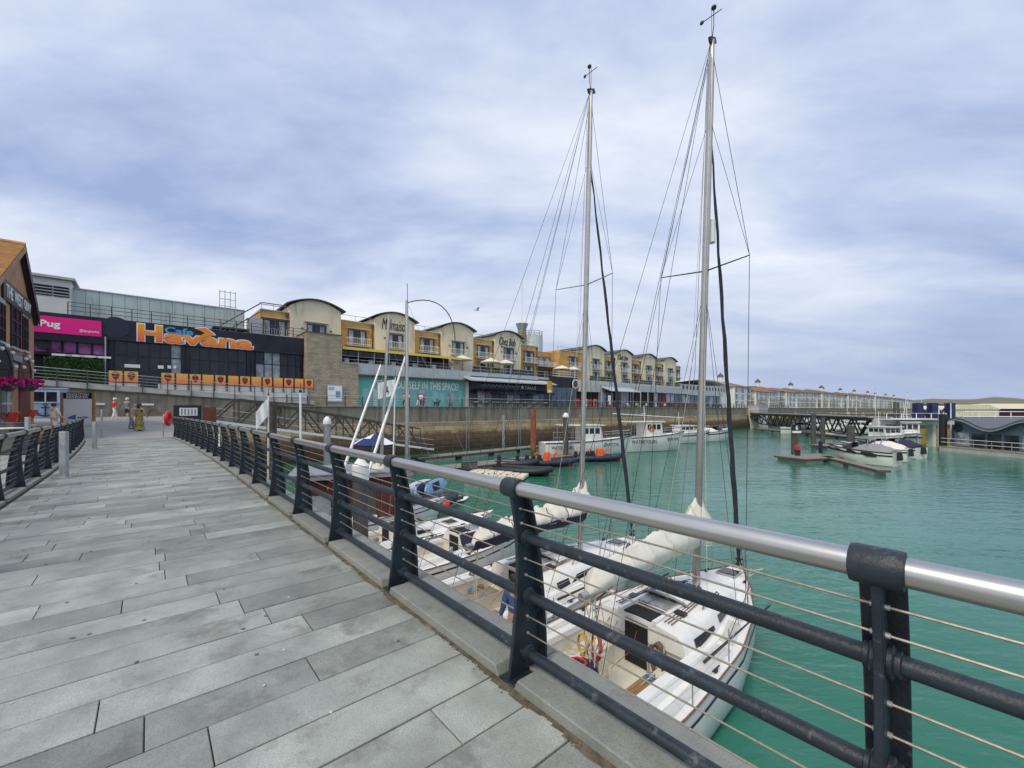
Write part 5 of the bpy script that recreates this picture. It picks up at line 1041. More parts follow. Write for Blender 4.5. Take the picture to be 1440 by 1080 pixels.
# ------------------------------------------------------------------ brick pub on the left, its terrace, people
PC = Vector((-31.9, 28, 0)); pub = thing('brick_pub', 'red brick pub with a steep tiled gable, arched openings and a black sign board', 'building', (PC.x, PC.y, .0), DA)
def pk(px): r = (px - 720) / F; return (-31.9 - 28 * r) / (.654 + .7565 * r)
def pz(px, py): return CAM + (HOR - py) / F * (28 + .7565 * pk(px))
ax, az = -4.2, 11.0; lx, lz = -11.6, 6.75; rx_, rz2 = .0, 7.5
m = M(); m.prism([(-13, -.3), (0, -.3), (-.05, rz2 - .05), (ax, az - .25), (lx + .3, lz - .1), (-13, lz - .3)], 0, 13, 'y'); m.build('wall', K['brick'], pub)
m = M(); m.loft([[(rx_, y, rz2), (ax, y, az), (ax, y, az + .28), (rx_ + .05, y, rz2 + .2)] for y in (-.215, 13.3)]); m.loft([[(lx, y, lz), (ax, y, az), (ax, y, az + .22), (lx, y, lz + .2)] for y in (-.215, 13.3)]); m.build('roof_slab', K['pile'], pub)
n = 34
for i in range(n):      # lapped courses of clay tile on the slope that faces the walkway
    f0, f1 = i / n, (i + 1) / n; p0 = Vector((lx + (ax - lx) * f0, 0, lz + (az - lz) * f0 + .26)); p1 = Vector((lx + (ax - lx) * f1, 0, lz + (az - lz) * f1 + .22)); m = M(); m.loft([[(p0.x - .03, y, p0.z), (p1.x, y, p1.z + .01), (p1.x, y, p1.z + .05), (p0.x - .03, y, p0.z + .06)] for y in (-.24, 13.2)]); m.build('tile_course', K['tile'], pub)
m = M(); m.tube([(ax, -.25, az + .3), (ax, 13.3, az + .3)], .14, 8); m.build('ridge_tile', K['tile'], pub)
mat('barge_paint', (.035, .015, .03), .5)
m = M(); m.loft([[(x + dx, y, z) for y, z in ((-.28, z_ - .38), (-.28, z_ + .22), (-.22, z_ + .22), (-.22, z_ - .38))] for x, z_, dx in ((ax, az, 0), (rx_, rz2, .05))]); m.build('bargeboard', bpy.data.materials['barge_paint'], pub)
m = M(); m.loft([[(x, y, z) for y, z in ((-.28, z_ - .1), (-.28, z_ + .2), (-.22, z_ + .2), (-.22, z_ - .1))] for x, z_ in ((ax, az), (lx, lz))]); m.build('bargeboard', K['brick'], pub)
m = M(); m.loft([[(x, y, z) for y, z in ((-.20, z_ - .42), (-.20, z_ - .0), (.0, z_ - .0), (.0, z_ - .42))] for x, z_ in ((ax, az - .02), (rx_ - .1, rz2))]); m.build('soffit', bpy.data.materials['barge_paint'], pub)
sa, sb = pk(1.5), pk(41); szz = pz(21, 420)
M().b2((sa, -.09, szz - .55), (sb, -.01, szz + .55)).build('sign_board', K['black'], pub)
for wd_, p0, p1 in (('THE', 5, 14.5), ('WEST', 17, 28.5), ('QUAY', 30.5, 40)): text('lettering', wd_, K['signw'], pub, ((pk(p0) + pk(p1)) / 2, -.10, szz), 0, pk(p1) - pk(p0), .68, .01, bold=.012)
for p0, p1, y0, y1 in ((-3, 5.5, 427, 480), (14.5, 27.5, 434, 489), (31, 38, 447, 493)):
    a, b, z0, z1 = pk(p0), pk(p1), pz((p0 + p1) / 2, y1), pz((p0 + p1) / 2, y0); m = M(); m.b2((a, -.03, z0), (b, -.005, z1), 1)
    for k in range(3): x = a + (b - a) * k / 2; m.b2((x - .05, -.07, z0), (x + .05, -.031, z1), 0)
    for k in range(4): z = z0 + (z1 - z0) * k / 3; m.b2((a, -.065, z - .04), (b, -.032, z + .04), 0)
    w = m.build('window', [bpy.data.materials['barge_paint'], K['glass']], pub); m = M(); m.b2((a - .12, -.14, z0 - .14), (b + .12, -.002, z0 - .02)); m.build('sill', K['concl'], pub, None); m = M(); m.b2((a - .1, -.05, z1 + .03), (b + .1, -.003, z1 + .3)); m.build('lintel', K['concl'], pub)
a, b = pk(13.5), pk(28); m = M(); m.b2((a, -.10, pz(20, 509)), (b, -.01, pz(20, 497))); m.build('wall_plaque', K['pile'], pub); m = M(); m.b2((a + .12, -.12, pz(20, 507.5)), (b - .12, -.102, pz(20, 498.5))); m.build('wall_plaque', K['felt'], pub)
for pc, w_ in ((2, 1.9), (34, 1.5)):
    c = pk(pc); zb = pz(pc, 533); n = 12; m = M()
    for i in range(n): a0, a1 = math.pi * i / n, math.pi * (i + 1) / n; m.loft([[(c - math.cos(q) * w_ * rr_, y, zb + math.sin(q) * w_ * .85 * rr_) for rr_, y in ((1, -.1), (1.16, -.1), (1.16, -.004), (1, -.004))] for q in (a0, a1)])
    m.build('brick_arch', K['pile'], pub); m = M(); m.prism([(c - w_, .2)] + [(c - math.cos(math.pi * i / n) * w_, zb + math.sin(math.pi * i / n) * w_ * .85) for i in range(n + 1)] + [(c + w_, .2)], -.05, -.006, 'y'); m.build('arched_door', K['dark'] if pc == 2 else K['hut'], pub)
    if pc == 2:
        for k in (-1, 0, 1): m = M(); m.b2((c + k * w_ * .62 - .5, -.08, .3), (c + k * w_ * .62 + .5, -.052, 2.7)); m.build('door_pane', K['glassc'] if k else K['glassb'], pub)
    for k in range(5): q = math.pi * (.15 + .175 * k); m = M(); m.ell((c - math.cos(q) * w_ * 1.08, -.2, zb + math.sin(q) * w_ * .92), (.10, .10, .10), n=8, k=5); m.build('bulb', K['signw'], pub)
def basket(px, lab):
    c = pk(px - 11); t = thing('hanging_basket', lab, 'flower basket', PC + DV * c + EV * .45 + Vector((0, 0, pz(px, 549))), DA, 'magenta hanging baskets on the pub'); m = M(); m.lathe([(.1, -.1), (.42, .25), (.46, .3), (.1, .32)], n=10); m.build('bowl', K['pile'], t)
    m = M(); random.seed(3)
    for i in range(420):
        a, r_ = rnd.random() * 6.28, .54 * math.sqrt(rnd.random()); z = .3 + .32 * math.sqrt(max(0, 1 - (r_ / .7) ** 2)) * rnd.uniform(.5, 1) - .35 * (r_ > .5) * rnd.random(); p = Vector((r_ * math.cos(a), r_ * math.sin(a), z)); d = Vector((rnd.gauss(0, 1), rnd.gauss(0, 1), rnd.gauss(0, 1))).normalized(); x = d.orthogonal().normalized() * .07; y = d.cross(x); m.poly([p - x, p - y, p + x, p + y])
    tag(m.build('blossom', K['flower'], t), kind='stuff'); m = M(); m.tube([(0, 0, .6), (0, -.0, 1.0), (0, .44, 1.05)], .02, 5); m.build('bracket', K['black'], t)
basket(4, 'magenta hanging basket over the pub door, left of the other'); basket(27, 'wide magenta hanging basket on the pub wall near the corner, left part of a pair'); basket(39, 'magenta hanging basket nearest the pub corner')

def gpt(px, py):
    lo, hi = 2.0, 60.0
    for _ in range(40):
        z = (lo + hi) / 2; X = (px - 720) / F * z; v = -.6609 * X + .7505 * z
        if CAM - (py - HOR) / F * z > g(v): lo = z
        else: hi = z
    X = (px - 720) / F * lo; return Vector((X, lo, CAM - (py - HOR) / F * lo))
k_ = thing('kiosk', 'sky-blue kiosk with a painted anchor mural beside the pub', 'kiosk', PD(64, 32.2, g(47.5)), QA)
M().b2((-1.1, 0, 0), (1.1, 1.2, 2.3)).build('wall', K['sky'], k_); M().b2((-1.16, -.06, 2.302), (1.16, 1.25, 2.38)).build('roof_edge', mat('pale_blue_trim', (.45, .6, .72), .6), k_)
m = M(); m.b2((-.75, -.05, 1.2), (.75, -.004, 2.16), 0); m.b2((-.6, -.06, 1.3), (.6, -.052, 2.05), 1); m.b2((-.04, -.075, 1.3), (.04, -.062, 2.05), 0); m.build('window', [bpy.data.materials['pale_blue_trim'], K['glass']], k_)
m = M(); m.tube([(0, -.02, .25), (0, -.02, .98)], .045, 6); m.tube([(-.22, -.02, .85), (.22, -.02, .85)], .04, 6); m.tube([(.5 * math.cos(math.pi * (1 + i / 10)), -.02, .62 + .42 * math.sin(math.pi * (1 + i / 10))) for i in range(11)], .05, 6); m.tube([(.09 * math.cos(i * .628), -.02, 1.06 + .09 * math.sin(i * .628)) for i in range(11)], .025, 5); m.build('anchor_mural', K['navy'], k_)
for i in range(3): m = M(); m.loft([[(x, -.012, z) for z in (.16 + i * .1 + .05 * math.sin(x * 5 + i), .22 + i * .1 + .05 * math.sin(x * 5 + i))] for x in [-1.08 + .09 * k for k in range(25)]], 0, False, False); m.build('painted_wave', K['glassc'] if i else bpy.data.materials['pale_blue_trim'], k_)
w_ = thing('welcome_board', 'white information board headed Brighton Marina on timber posts', 'sign board', gpt(110, 598.5), R(20))
for x in (-.80, .80): M().b2((x - .07, -.07, 0), (x + .07, .07, 2.16)).build('post', K['wood'], w_)
M().b2((-.72, -.05, .25), (.72, .05, 1.75)).build('panel', K['signw'], w_); M().b2((-.72, -.06, 1.755), (.72, .06, 2.15)).build('header', K['black'], w_)
for s_, z in (('BRIGHTON', 2.03), ('MARINA', 1.87)): text('lettering', s_, K['signw'], w_, (0, -.07, z), 0, 1.1, .14, .004, bold=.015)
m = M(); m.prism([(-.5, .55), (-.1, .75), (-.1, .40), (-.5, .45)], -.06, -.052, 'y'); m.build('logo', mat('logo_teal', (.03, .22, .33), .5), w_); M().b2((-.02, -.06, .5), (.55, -.052, .57)).build('logo_line', bpy.data.materials['logo_teal'], w_)
# terrace furniture by the pub
def boxy(name, lab, cat, p, sz, mt, rz=DA, grp=None, part='body'):
    t = thing(name, lab, cat, p, rz, grp); M().b2((-sz[0] / 2, -sz[1] / 2, 0), (sz[0] / 2, sz[1] / 2, sz[2])).build(part, K[mt], t, bevel=.01); M().b2((-sz[0] / 2 - .03, -sz[1] / 2 - .03, sz[2] + .003), (sz[0] / 2 + .03, sz[1] / 2 + .03, sz[2] + .05)).build('rim', K[mt], t, bevel=.008); return t
def planter_boards(lab, p, sz, rz):
    t = thing('timber_planter', lab, 'planter', p, rz); n = 4
    for i in range(n):
        for y in (-sz[1] / 2, sz[1] / 2): M().b2((-sz[0] / 2, y - .02, sz[2] * i / n + .005), (sz[0] / 2, y + .02, sz[2] * (i + 1) / n - .008)).build('board', K['wood'], t)
    for x in (-sz[0] / 2, sz[0] / 2): M().b2((x - .03, -sz[1] / 2 + .022, 0), (x + .03, sz[1] / 2 - .022, sz[2])).build('end_board', K['wood'], t)
    M().b2((-sz[0] / 2 + .05, -sz[1] / 2 + .03, sz[2] * .8), (sz[0] / 2 - .05, sz[1] / 2 - .03, sz[2] * .86)).build('soil', K['joint'], t)
planter_boards('long timber planter box behind the left railing', PD(55, 19.5, 0), (2.3, .8, .72), R(-18)); planter_boards('short timber planter box beside the pub tables', PD(25, 19.0, 0), (1.3, .7, .78), R(-14))
boxy('dark_planter', 'low charcoal planter wall at the left edge of the terrace', 'planter', PD(8, 14.4, 0), (1.9, .5, .62), 'pile', R(-10)); boxy('dark_planter', 'charcoal planter behind the low one at the left edge', 'planter', PD(2, 18.2, 0), (2.2, .5, .9), 'pile', R(-10))
tb = protos['t1']; pt = copy_tree(tb, PD(14, 17.5, 0), 0, 'white round table by the charcoal planters'); pt['group'] = 'pub terrace tables'; pt = copy_tree(tb, PD(34, 20.5, 0), 0, 'white round table near the red lounge chair'); pt['group'] = 'pub terrace tables'
def red_chair(lab, p, rz):
    t = thing('lounge_chair', lab, 'chair', p, rz); m = M(); m.loft([[(x, y, z) for x in (-.38, .38)] + [(x, y - .05, z + .04) for x in (.38, -.38)] for y, z in ((-.6, .38), (0, .30), (.35, .75), (.62, 1.35))]); m.build('sling', K['red'], t)
    for x in (-.4, .4): m = M(); m.tube([(x, -.6, 0), (x, .62, 1.35)], .025, 6); m.tube([(x, .5, 0), (x, -.6, .40)], .025, 6); m.build('side_frame', K['red'], t, True)
red_chair('tilted red lounge chair beside the pub door', PD(28, 24, .1), R(-60)); red_chair('red lounge chair at the left edge of the pub terrace', PD(0, 22.5, .0), R(-70))

# people: one skinned body, clothes and hair over it
def skin_mesh(chains, name, sub=1):
    bm = bmesh.new(); sl_ = bm.verts.layers.skin.verify(); vm = {}; first = True
    for ch in chains:
        prev = None
        for (key, p, r_) in ch:
            if key not in vm:
                v = bm.verts.new(p); v[sl_].radius = (r_, r_) if not isinstance(r_, tuple) else r_; v[sl_].use_root = first; first = False; vm[key] = v
            v = vm[key]
            if prev is not None and bm.edges.get((prev, v)) is None: bm.edges.new((prev, v))
            prev = v
    me = bpy.data.meshes.new(name); bm.to_mesh(me); bm.free(); o = bpy.data.objects.new('tmp', me); COL.objects.link(o)
    o.modifiers.new('s', 'SKIN').use_smooth_shade = True; sb_ = o.modifiers.new('u', 'SUBSURF'); sb_.levels = sb_.render_levels = sub
    dg = bpy.context.evaluated_depsgraph_get(); out = bpy.data.meshes.new_from_object(o.evaluated_get(dg)); bpy.data.objects.remove(o); out.name = name; out.materials.clear(); return out
def person(label, loc, rz, H=1.7, step=.12, arm=(.1, -.1), top='signw', legs='pile', hair='hair', shorts=False, hat=None, dress=None, lean=0, sleeves=True, group=None, reach=None):
    t = thing('person', label, 'person', loc, rz, group); V = lambda x, y, z: Vector((x * H, y * H, z * H)); J = {}
    ln = lambda z: -lean * max(0, z - .52)
    J['pel'] = V(0, 0, .53); J['spi'] = V(0, ln(.64), .64); J['che'] = V(0, ln(.75), .745); J['nec'] = V(0, ln(.83) - .005, .83); J['hb'] = V(0, ln(.88) - .015, .885); J['hd'] = V(0, ln(.93) - .02, .935); J['ht'] = V(0, ln(.97) - .012, .972)
    for s, sg in (('l', 1), ('r', -1)):
        st = step * sg; J[s + 'hip'] = V(.05 * sg, 0, .49); J[s + 'kn'] = V(.052 * sg, -st * .55 - .02, .275); J[s + 'an'] = V(.05 * sg, -st, .045 + (.03 if st < 0 else 0)); J[s + 'to'] = V(.055 * sg, -st - .085, .018 + (.02 if st < -.02 else 0))
        a = arm[0 if sg > 0 else 1]; J[s + 'sh'] = V(.105 * sg, ln(.80), .80); J[s + 'el'] = V(.135 * sg, ln(.8) - a * .35, .635); J[s + 'wr'] = V(.15 * sg, ln(.8) - a - .03, .50 + abs(a) * .25)
        if reach and sg == reach[0]: J[s + 'el'] = V(.20 * sg, ln(.8) - .06, .70); J[s + 'wr'] = V(.30 * sg, ln(.8) - .10, .72)
        J[s + 'ha'] = J[s + 'wr'] + (J[s + 'wr'] - J[s + 'el']).normalized() * .04 * H
    h = H; ch = [[('pel', J['pel'], (.085 * h, .06 * h)), ('spi', J['spi'], (.075 * h, .055 * h)), ('che', J['che'], (.092 * h, .058 * h)), ('nec', J['nec'], .032 * h), ('hb', J['hb'], .045 * h), ('hd', J['hd'], .056 * h), ('ht', J['ht'], .036 * h)]]
    for s in 'lr':
        ch.append([('che', J['che'], .09 * h), (s + 'sh', J[s + 'sh'], .036 * h), (s + 'el', J[s + 'el'], .026 * h), (s + 'wr', J[s + 'wr'], .017 * h), (s + 'ha', J[s + 'ha'], .021 * h)])
        ch.append([('pel', J['pel'], .085 * h), (s + 'hip', J[s + 'hip'], .056 * h), (s + 'kn', J[s + 'kn'], .038 * h), (s + 'an', J[s + 'an'], .024 * h), (s + 'to', J[s + 'to'], .02 * h)])
    me = skin_mesh(ch, 'body'); m = M(); m.v = [tuple(v.co) for v in me.vertices]; m.f = [tuple(p.vertices) for p in me.polygons]; m.m = [0] * len(m.f)
    for s, sg in (('l', 1), ('r', -1)):     # four fingers and a thumb, slightly curled
        w0, d = J[s + 'ha'], (J[s + 'ha'] - J[s + 'wr']).normalized(); side = d.cross(Vector((0, 0, 1))); side = side.normalized() if side.length > .1 else Vector((1, 0, 0)); inn = Vector((-sg, 0, 0))
        for k, L_ in enumerate((.036, .042, .040, .031)): a_ = w0 + side * (k - 1.5) * .010 * h; m.tube([a_, a_ + d * L_ * .55 * h, a_ + d * L_ * h + inn * .012 * h], [.0055 * h, .005 * h, .004 * h], 5)
        a_ = w0 - d * .02 * h + side * .02 * h; m.tube([a_, a_ + (d * .6 + side).normalized() * .025 * h, a_ + (d + side * .6).normalized() * .042 * h], [.0065 * h, .006 * h, .0045 * h], 5)
    hd = J['hd']; m.ell(hd + V(0, -.056, -.008), (.009 * h, .013 * h, .013 * h), 0, 6, 4)
    for sg in (-1, 1): m.ell(hd + V(.056 * sg, .0, -.005), (.008 * h, .012 * h, .018 * h), 0, 6, 4); m.ell(hd + V(.02 * sg, -.052, .006), (.007 * h, .004 * h, .004 * h), 1, 6, 4)
    m.b2(hd + V(-.015, -.056, -.034), hd + V(.015, -.05, -.029), 2)
    m.build('body', [K['skin'], K['hair'], K['red']], t, True)
    def cloth(name, chains, mt): me_ = skin_mesh(chains, name); me_.materials.append(K[mt] if isinstance(mt, str) else mt); return put(name, me_, t)
    cs = [[('pel', J['pel'] + V(0, 0, -.02), (.10 * h, .076 * h)), ('spi', J['spi'], (.092 * h, .07 * h)), ('che', J['che'], (.106 * h, .071 * h)), ('nk', J['nec'] - V(0, 0, .02), .045 * h)]]
    for s in 'lr': cs.append([('che', J['che'], .1 * h), (s + 'sh', J[s + 'sh'], .047 * h), (s + 'el', J[s + 'el'] if sleeves else J[s + 'sh'].lerp(J[s + 'el'], .5), .037 * h)] + ([(s + 'wr', J[s + 'wr'], .027 * h)] if sleeves == 'long' else []))
    if not dress: cloth('shirt', cs, top)
    else:
        n = 16; rings = []
        for z, rx, ry in ((.80, .10, .062), (.74, .108, .076), (.62, .085, .068), (.53, .105, .088), (.36, .125, .11), (.16, .15, .13), (.04, .175, .15)): rings.append([V(rx * math.cos(2 * math.pi * k / n) * (1 + .07 * math.sin(k * 3 + z * 9) * (z < .5)), ln(z) + ry * math.sin(2 * math.pi * k / n), z) for k in range(n)])
        m = M(); m.loft(rings, 0, False); m.build('dress', dress, t, True)
    if not dress:
        cs = [[('pel', J['pel'], (.098 * h, .074 * h)), ('w', J['pel'] + V(0, 0, .04), (.09 * h, .068 * h))]]
        for s in 'lr': cs.append([('pel', J['pel'], .095 * h), (s + 'hip', J[s + 'hip'], .068 * h), (s + 'kn', J[s + 'kn'], .049 * h)] + ([] if shorts else [(s + 'an', J[s + 'an'] + V(0, 0, .01), .040 * h)]))
        cloth('shorts' if shorts else 'trousers', cs, legs)
    for s in 'lr': m = M(); a_, b_ = J[s + 'an'], J[s + 'to']; m.tube([a_ + V(0, .03, -.02), a_ + V(0, -.01, -.012), b_ + V(0, .02, 0), b_ + V(0, -.02, -.004)], [.024 * h, .032 * h, .030 * h, .018 * h], 8, sq=.75); m.build('shoe', K['black' if not hat else 'signw'], t, True)
    m = M(); n = 12; m.loft([[hd + V(rx * math.cos(2 * math.pi * k / n), .008 + ry * math.sin(2 * math.pi * k / n) + dy, z) for k in range(n)] for z, rx, ry, dy in ((-.045, .05, .035, .03), (-.02, .062, .054, .014), (.015, .064, .062, .006), (.04, .052, .054, .002), (.052, .02, .02, 0))]); m.build('hair', K[hair], t, True)
    if dress: m = M(); m.tube([hd + V(0, .045, .01), hd + V(0, .065, -.05), hd + V(0, .06, -.13)], [.05 * h, .055 * h, .03 * h], 9); m.build('long_hair', K[hair], t, True)
    if hat: m = M(); m.lathe([(.062 * h, .0), (.064 * h, .03 * h), (.05 * h, .05 * h), (.01 * h, .058 * h)], hd + V(0, 0, .012), 12); m.prism([(-.05 * h, 0), (.05 * h, 0), (.035 * h, -.05 * h), (-.035 * h, -.05 * h)], hd.z + .012 * h, hd.z + .02 * h); m.v = m.v[:-8] + [(a_, b_ + hd.y - .055 * h, c_) for a_, b_, c_ in m.v[-8:]]; m.build('cap', K[hat], t, True)
    return t
camo = mat('camouflage_cloth', (.04, .045, .015), .85, scale=7, col2=(.42, .36, .12), var=.3)
beige = mat('beige_cloth', (.46, .36, .29), .85); K['beige'] = beige; K['grey_cloth'] = mat('grey_cloth', (.22, .22, .23), .85); K['slate'] = mat('slate_cloth', (.22, .26, .34), .85); K['creamc'] = mat('cream_cloth', (.70, .62, .48), .85); K['denim'] = mat('denim', (.06, .11, .26), .85, var=.3); K['lime'] = mat('lime_cloth', (.45, .60, .06), .8); K['pinkc'] = mat('pink_cloth', (.62, .12, .22), .8)
person('person in a red waistcoat, white cap and white trousers walking along the quay', gpt(161, 590), R(165), 1.72, .12, (.08, -.08), 'red', 'signw', 'hairw', hat='signw')
person('person in a slate blue shirt and dark shorts walking past the concrete wall', gpt(178.5, 590), R(195), 1.74, .10, (-.06, .1), 'slate', 'black', 'hairw', shorts=True, hat='signw')
person('person in a long camouflage dress with dark hair on the walkway', gpt(196, 606), R(190), 1.68, .05, (.05, .1), dress=camo)
person('person in beige top and grey trousers leaning with one arm out on the walkway', gpt(184.5, 604), R(150), 1.60, .08, (.1, .15), 'beige', 'grey_cloth', 'beige', lean=.25, reach=(-1,))
person('person in cream shirt and trousers with dark hair behind the left railing', gpt(76, 616), R(170), 1.78, .08, (.08, .12), 'creamc', 'creamc', 'hair')
def qperson(px, v, label, rz, **kw): return person(label, Q(uq(px, v), v, PR), QA + rz, **kw)
qperson(569, 48.4, 'person in lime and black carrying a bag, in front of the turquoise hoarding', R(20), top='lime', legs='black'); qperson(573.5, 48.7, 'person in white top beside the one in lime, in front of the turquoise hoarding', R(170), H=1.75, top='signw', legs='denim')
qperson(588, 49.5, 'person in dark clothes with white trousers by the turquoise doors', R(60), top='black', legs='signw'); qperson(592, 48.8, 'person in a white shirt by the turquoise doors', R(-30), H=1.76, top='signw', legs='pile'); qperson(596.5, 48.2, 'person in pink with dark hair by the promenade railing', R(30), H=1.5, top='pinkc', legs='pinkc')
person('person in a blue jacket standing on the timber finger between the two big yachts', B(4.5, 4.0, -3.5), R(200), 1.75, .05, (.05, .08), 'denim', 'navy', 'hair', sleeves='long')
d_ = thing('dog', 'black dog standing by the railing right of the turquoise doors', 'dog', Q(uq(614, 48.2), 48.2, PR), QA)
me_ = skin_mesh([[('a', Vector((-.32, 0, .52)), .12), ('b', Vector((0, 0, .50)), .13), ('c', Vector((.28, 0, .54)), .15), ('n', Vector((.42, 0, .68)), .085), ('h', Vector((.52, 0, .76)), .09), ('z', Vector((.68, 0, .72)), .045)], [('a', 0, 0), ('t', Vector((-.52, 0, .62)), .03), ('t2', Vector((-.62, 0, .75)), .02)]] + [[('a' if x < 0 else 'c', 0, 0), (f'{x}{y}k', Vector((x + (.07 if x < 0 else -.02), y, .36)), .065), (f'{x}{y}m', Vector((x - (.06 if x < 0 else -.01), y, .17)), .035), (f'{x}{y}f', Vector((x + .02, y, .03)), .035)] for x in (-.32, .28) for y in (-.09, .09)], 'body'); me_.materials.append(K['black']); put('body', me_, d_)
for y in (-.06, .06): m = M(); m.poly([(.46, y, .82), (.50, y * 1.9, .74), (.54, y * .8, .80)]); m.build('ear', K['black'], d_)
# ------------------------------------------------------------------ harbour: piles, gangway, docks, craft
def pile(label, p, z0, z1, r_, mt='pile', cap=None, weed=False):
    t = thing('mooring_pile', label, 'pile', (p.x, p.y, z0)); m = M(); h = z1 - z0; m.tube([(0, 0, 0), (0, 0, h)], r_, 16); m.build('shaft', K[mt], t, True)
    if cap == 'cone': m = M(); m.lathe([(r_ * 1.08, h - .42), (r_ * 1.1, h + .02), (r_ * .9, h + .06), (.02, h + .30)], n=16); m.build('cap', K['signw'], t, True)
    if cap == 'dome': m = M(); m.lathe([(r_ * 1.15, h), (r_ * 1.2, h + .15), (r_ * .9, h + .36), (r_ * .4, h + .48), (.02, h + .5)], n=14); m.build('cap', K['signw'], t, True)
    if weed: m = M(); m.lathe([(r_ * 1.02, 0), (r_ * 1.05, .9), (r_ * 1.01, weed), (r_ * .9, weed)], n=14); m.build('weed_skirt', K['weed'], t)
    return t
pile('broad grey pile with a white conical cap close behind the railing', PD(507, 12.4, 0), -6, -.15, .22, 'pile', 'cone')
pile('grey pile with a white domed cap in front of the gangway', PD(460, 27, 0), -6, .55, .21, 'galv', 'dome')
pile('dark pile with a white domed cap beside the black inflatables', PD(795.5, 46, 0), -6, .62, .30, 'pile', 'dome')
pile('rust-red pile with green weed at its foot', PD(750, 49, 0), -6, 1.55, .34, 'rust', None, 2.9)
pile('thin pale pile against the sea wall', PD(708, 55, 0), -5, .7, .18, 'galv'); pile('thick brown timber pile behind the torn flag', PD(382, 24, 0), -6, 1.7, .26, 'truss')
pg_ = pile('dark pile carrying a black and white number board at the right-hand pontoon', PD(1117, 47, 0), -6, -.35, .31, 'truss')
M().b2((-.48, -.42, 5.1), (.48, -.36, 5.8)).build('number_board', K['black'], pg_); M().b2((-.48, -.43, 4.85), (.48, -.37, 5.09)).build('number_board', K['signw'], pg_); text('lettering', '6', K['signw'], pg_, (0, -.43, 5.45), 0, .28, .5, .01, bold=.02)
for px, d, z1, lab in ((1144, 60, .9, 'slim dark pile under the footbridge, left one'), (1157, 62, .3, 'slim dark pile under the footbridge, right one'), (1196, 54, -.6, 'dark pile behind the motor boats'), (1258, 110, 3.4, 'left of two tall dark piles behind the white jetty'), (1263, 112, 3.3, 'right of two tall dark piles behind the white jetty'), (1326, 56, .8, 'black square-headed pile at the corner of the floating restaurant')):
    pile(lab, PD(px, d, 0), -6, z1, .42 if px in (1196, 1326) else .3, 'black' if px == 1326 else 'pile')
# gangway from the quay down to the dock below the sea wall
def gangway():
    A, E_ = PD(297, 31.5, .62), PD(604, 45.0, -2.75); t = thing('gangway', 'long brown steel truss gangway sloping down along the sea wall', 'gangway', A); d = E_ - A; L_ = d.length; f = d.normalized(); sd_ = Vector((f.y, -f.x, 0)).normalized() * .8; n = 12
    for k in (-1, 1):
        o = sd_ * k; bt = lambda i: f * (L_ * i / n) + o; hi = lambda i: bt(i) + Vector((0, 0, 1.95 if 0 < i < n else 0))
        m = M(); m.bar(bt(0), bt(n), .16, .2); m.build('bottom_chord', K['signw'] if k > 0 else K['galv'], t)
        m = M(); m.bar(hi(1), hi(n - 1), .13, .13); m.build('top_chord', K['truss'], t)
        for i in range(1, n): m = M(); m.bar(bt(i), hi(i), .09, .09); m.build('upright', K['truss'], t)
        for i in range(n): m = M(); m.bar(bt(i) if i % 2 else hi(i) if i else bt(0), hi(i + 1) if (i % 2 or i == 0) and i < n - 1 else bt(i + 1), .11, .11); m.build('diagonal', K['truss'], t)
        for h in (.45, 1.0): m = M(); m.tube([bt(0) + Vector((0, 0, h)), bt(n) + Vector((0, 0, h))], .03, 5); m.build('handrail', K['galv'], t)
    m = M(); q = sd_ * .95; m.loft([[p - q, p + q, p + q + Vector((0, 0, .06)), p - q + Vector((0, 0, .06))] for p in (Vector((0, 0, .05)), d + Vector((0, 0, .05)))]); m.build('walkway', K['pile'], t)
gangway()
t = thing('gangway_sign', 'black framed sign with a white panel where the gangway starts', 'sign', PD(264, 27, .15), R(38)); M().b2((-.72, -.06, .55), (.72, .06, 1.62)).build('board', K['black'], t); M().b2((-.42, -.08, .95), (.5, -.062, 1.45)).build('panel', K['signw'], t)
for i in range(5): M().b2((-.34 + i * .17, -.09, 1.0), (-.26 + i * .17, -.082, 1.4)).build('print_line', K['felt'], t)
for x in (-.6, .6): M().b2((x - .05, -.04, 0), (x + .05, .04, .55)).build('leg', K['pile'], t)
M().b2((.78, -.2, .5), (1.5, .5, 1.5)).build('side_box', K['hut'], t)
# spars and flagstaffs standing among the small boats
def spar(label, a, b, r0, r1, mt='alu', name='leaning_spar'):
    t = thing(name, label, 'spar', a); d = Vector(b) - Vector(a); m = M(); m.tube([(0, 0, 0), d * .5, d], [r0, r0, r1], 10); m.build('pole', K[mt], t, True); m = M(); m.tube([d, d + Vector((0, 0, .35))], .012, 5); m.ell(d, (r1 * 1.6, r1 * 1.6, r1 * 1.6)); m.build('fitting', K['black'], t); return t
spar('white spar leaning to the right, left of two, behind the railing', PT(455, 738, -3.2), PD(536, 20.5, CAM + (575 - 512) / 590 * 20.5), .065, .045, 'white'); spar('white spar leaning to the right, right of two, behind the railing', PT(490, 752, -3.2), PD(572, 20, CAM + (575 - 496) / 590 * 20), .065, .045, 'white')
spar('thin vertical white staff beside the tattered flag', PD(377, 22, -3.3), PD(377.5, 22, CAM + .75), .045, .035, 'white', 'flagstaff'); spar('white staff carrying the white club flag', PD(552, 25, -3.3), PD(556, 25, CAM + 1.95), .045, .03, 'white', 'flagstaff'); spar('white lamp staff with a small dark head near the railing', PD(423, 18, -3.3), PD(422.5, 18, CAM + .75), .05, .045, 'white', 'lamp_staff')
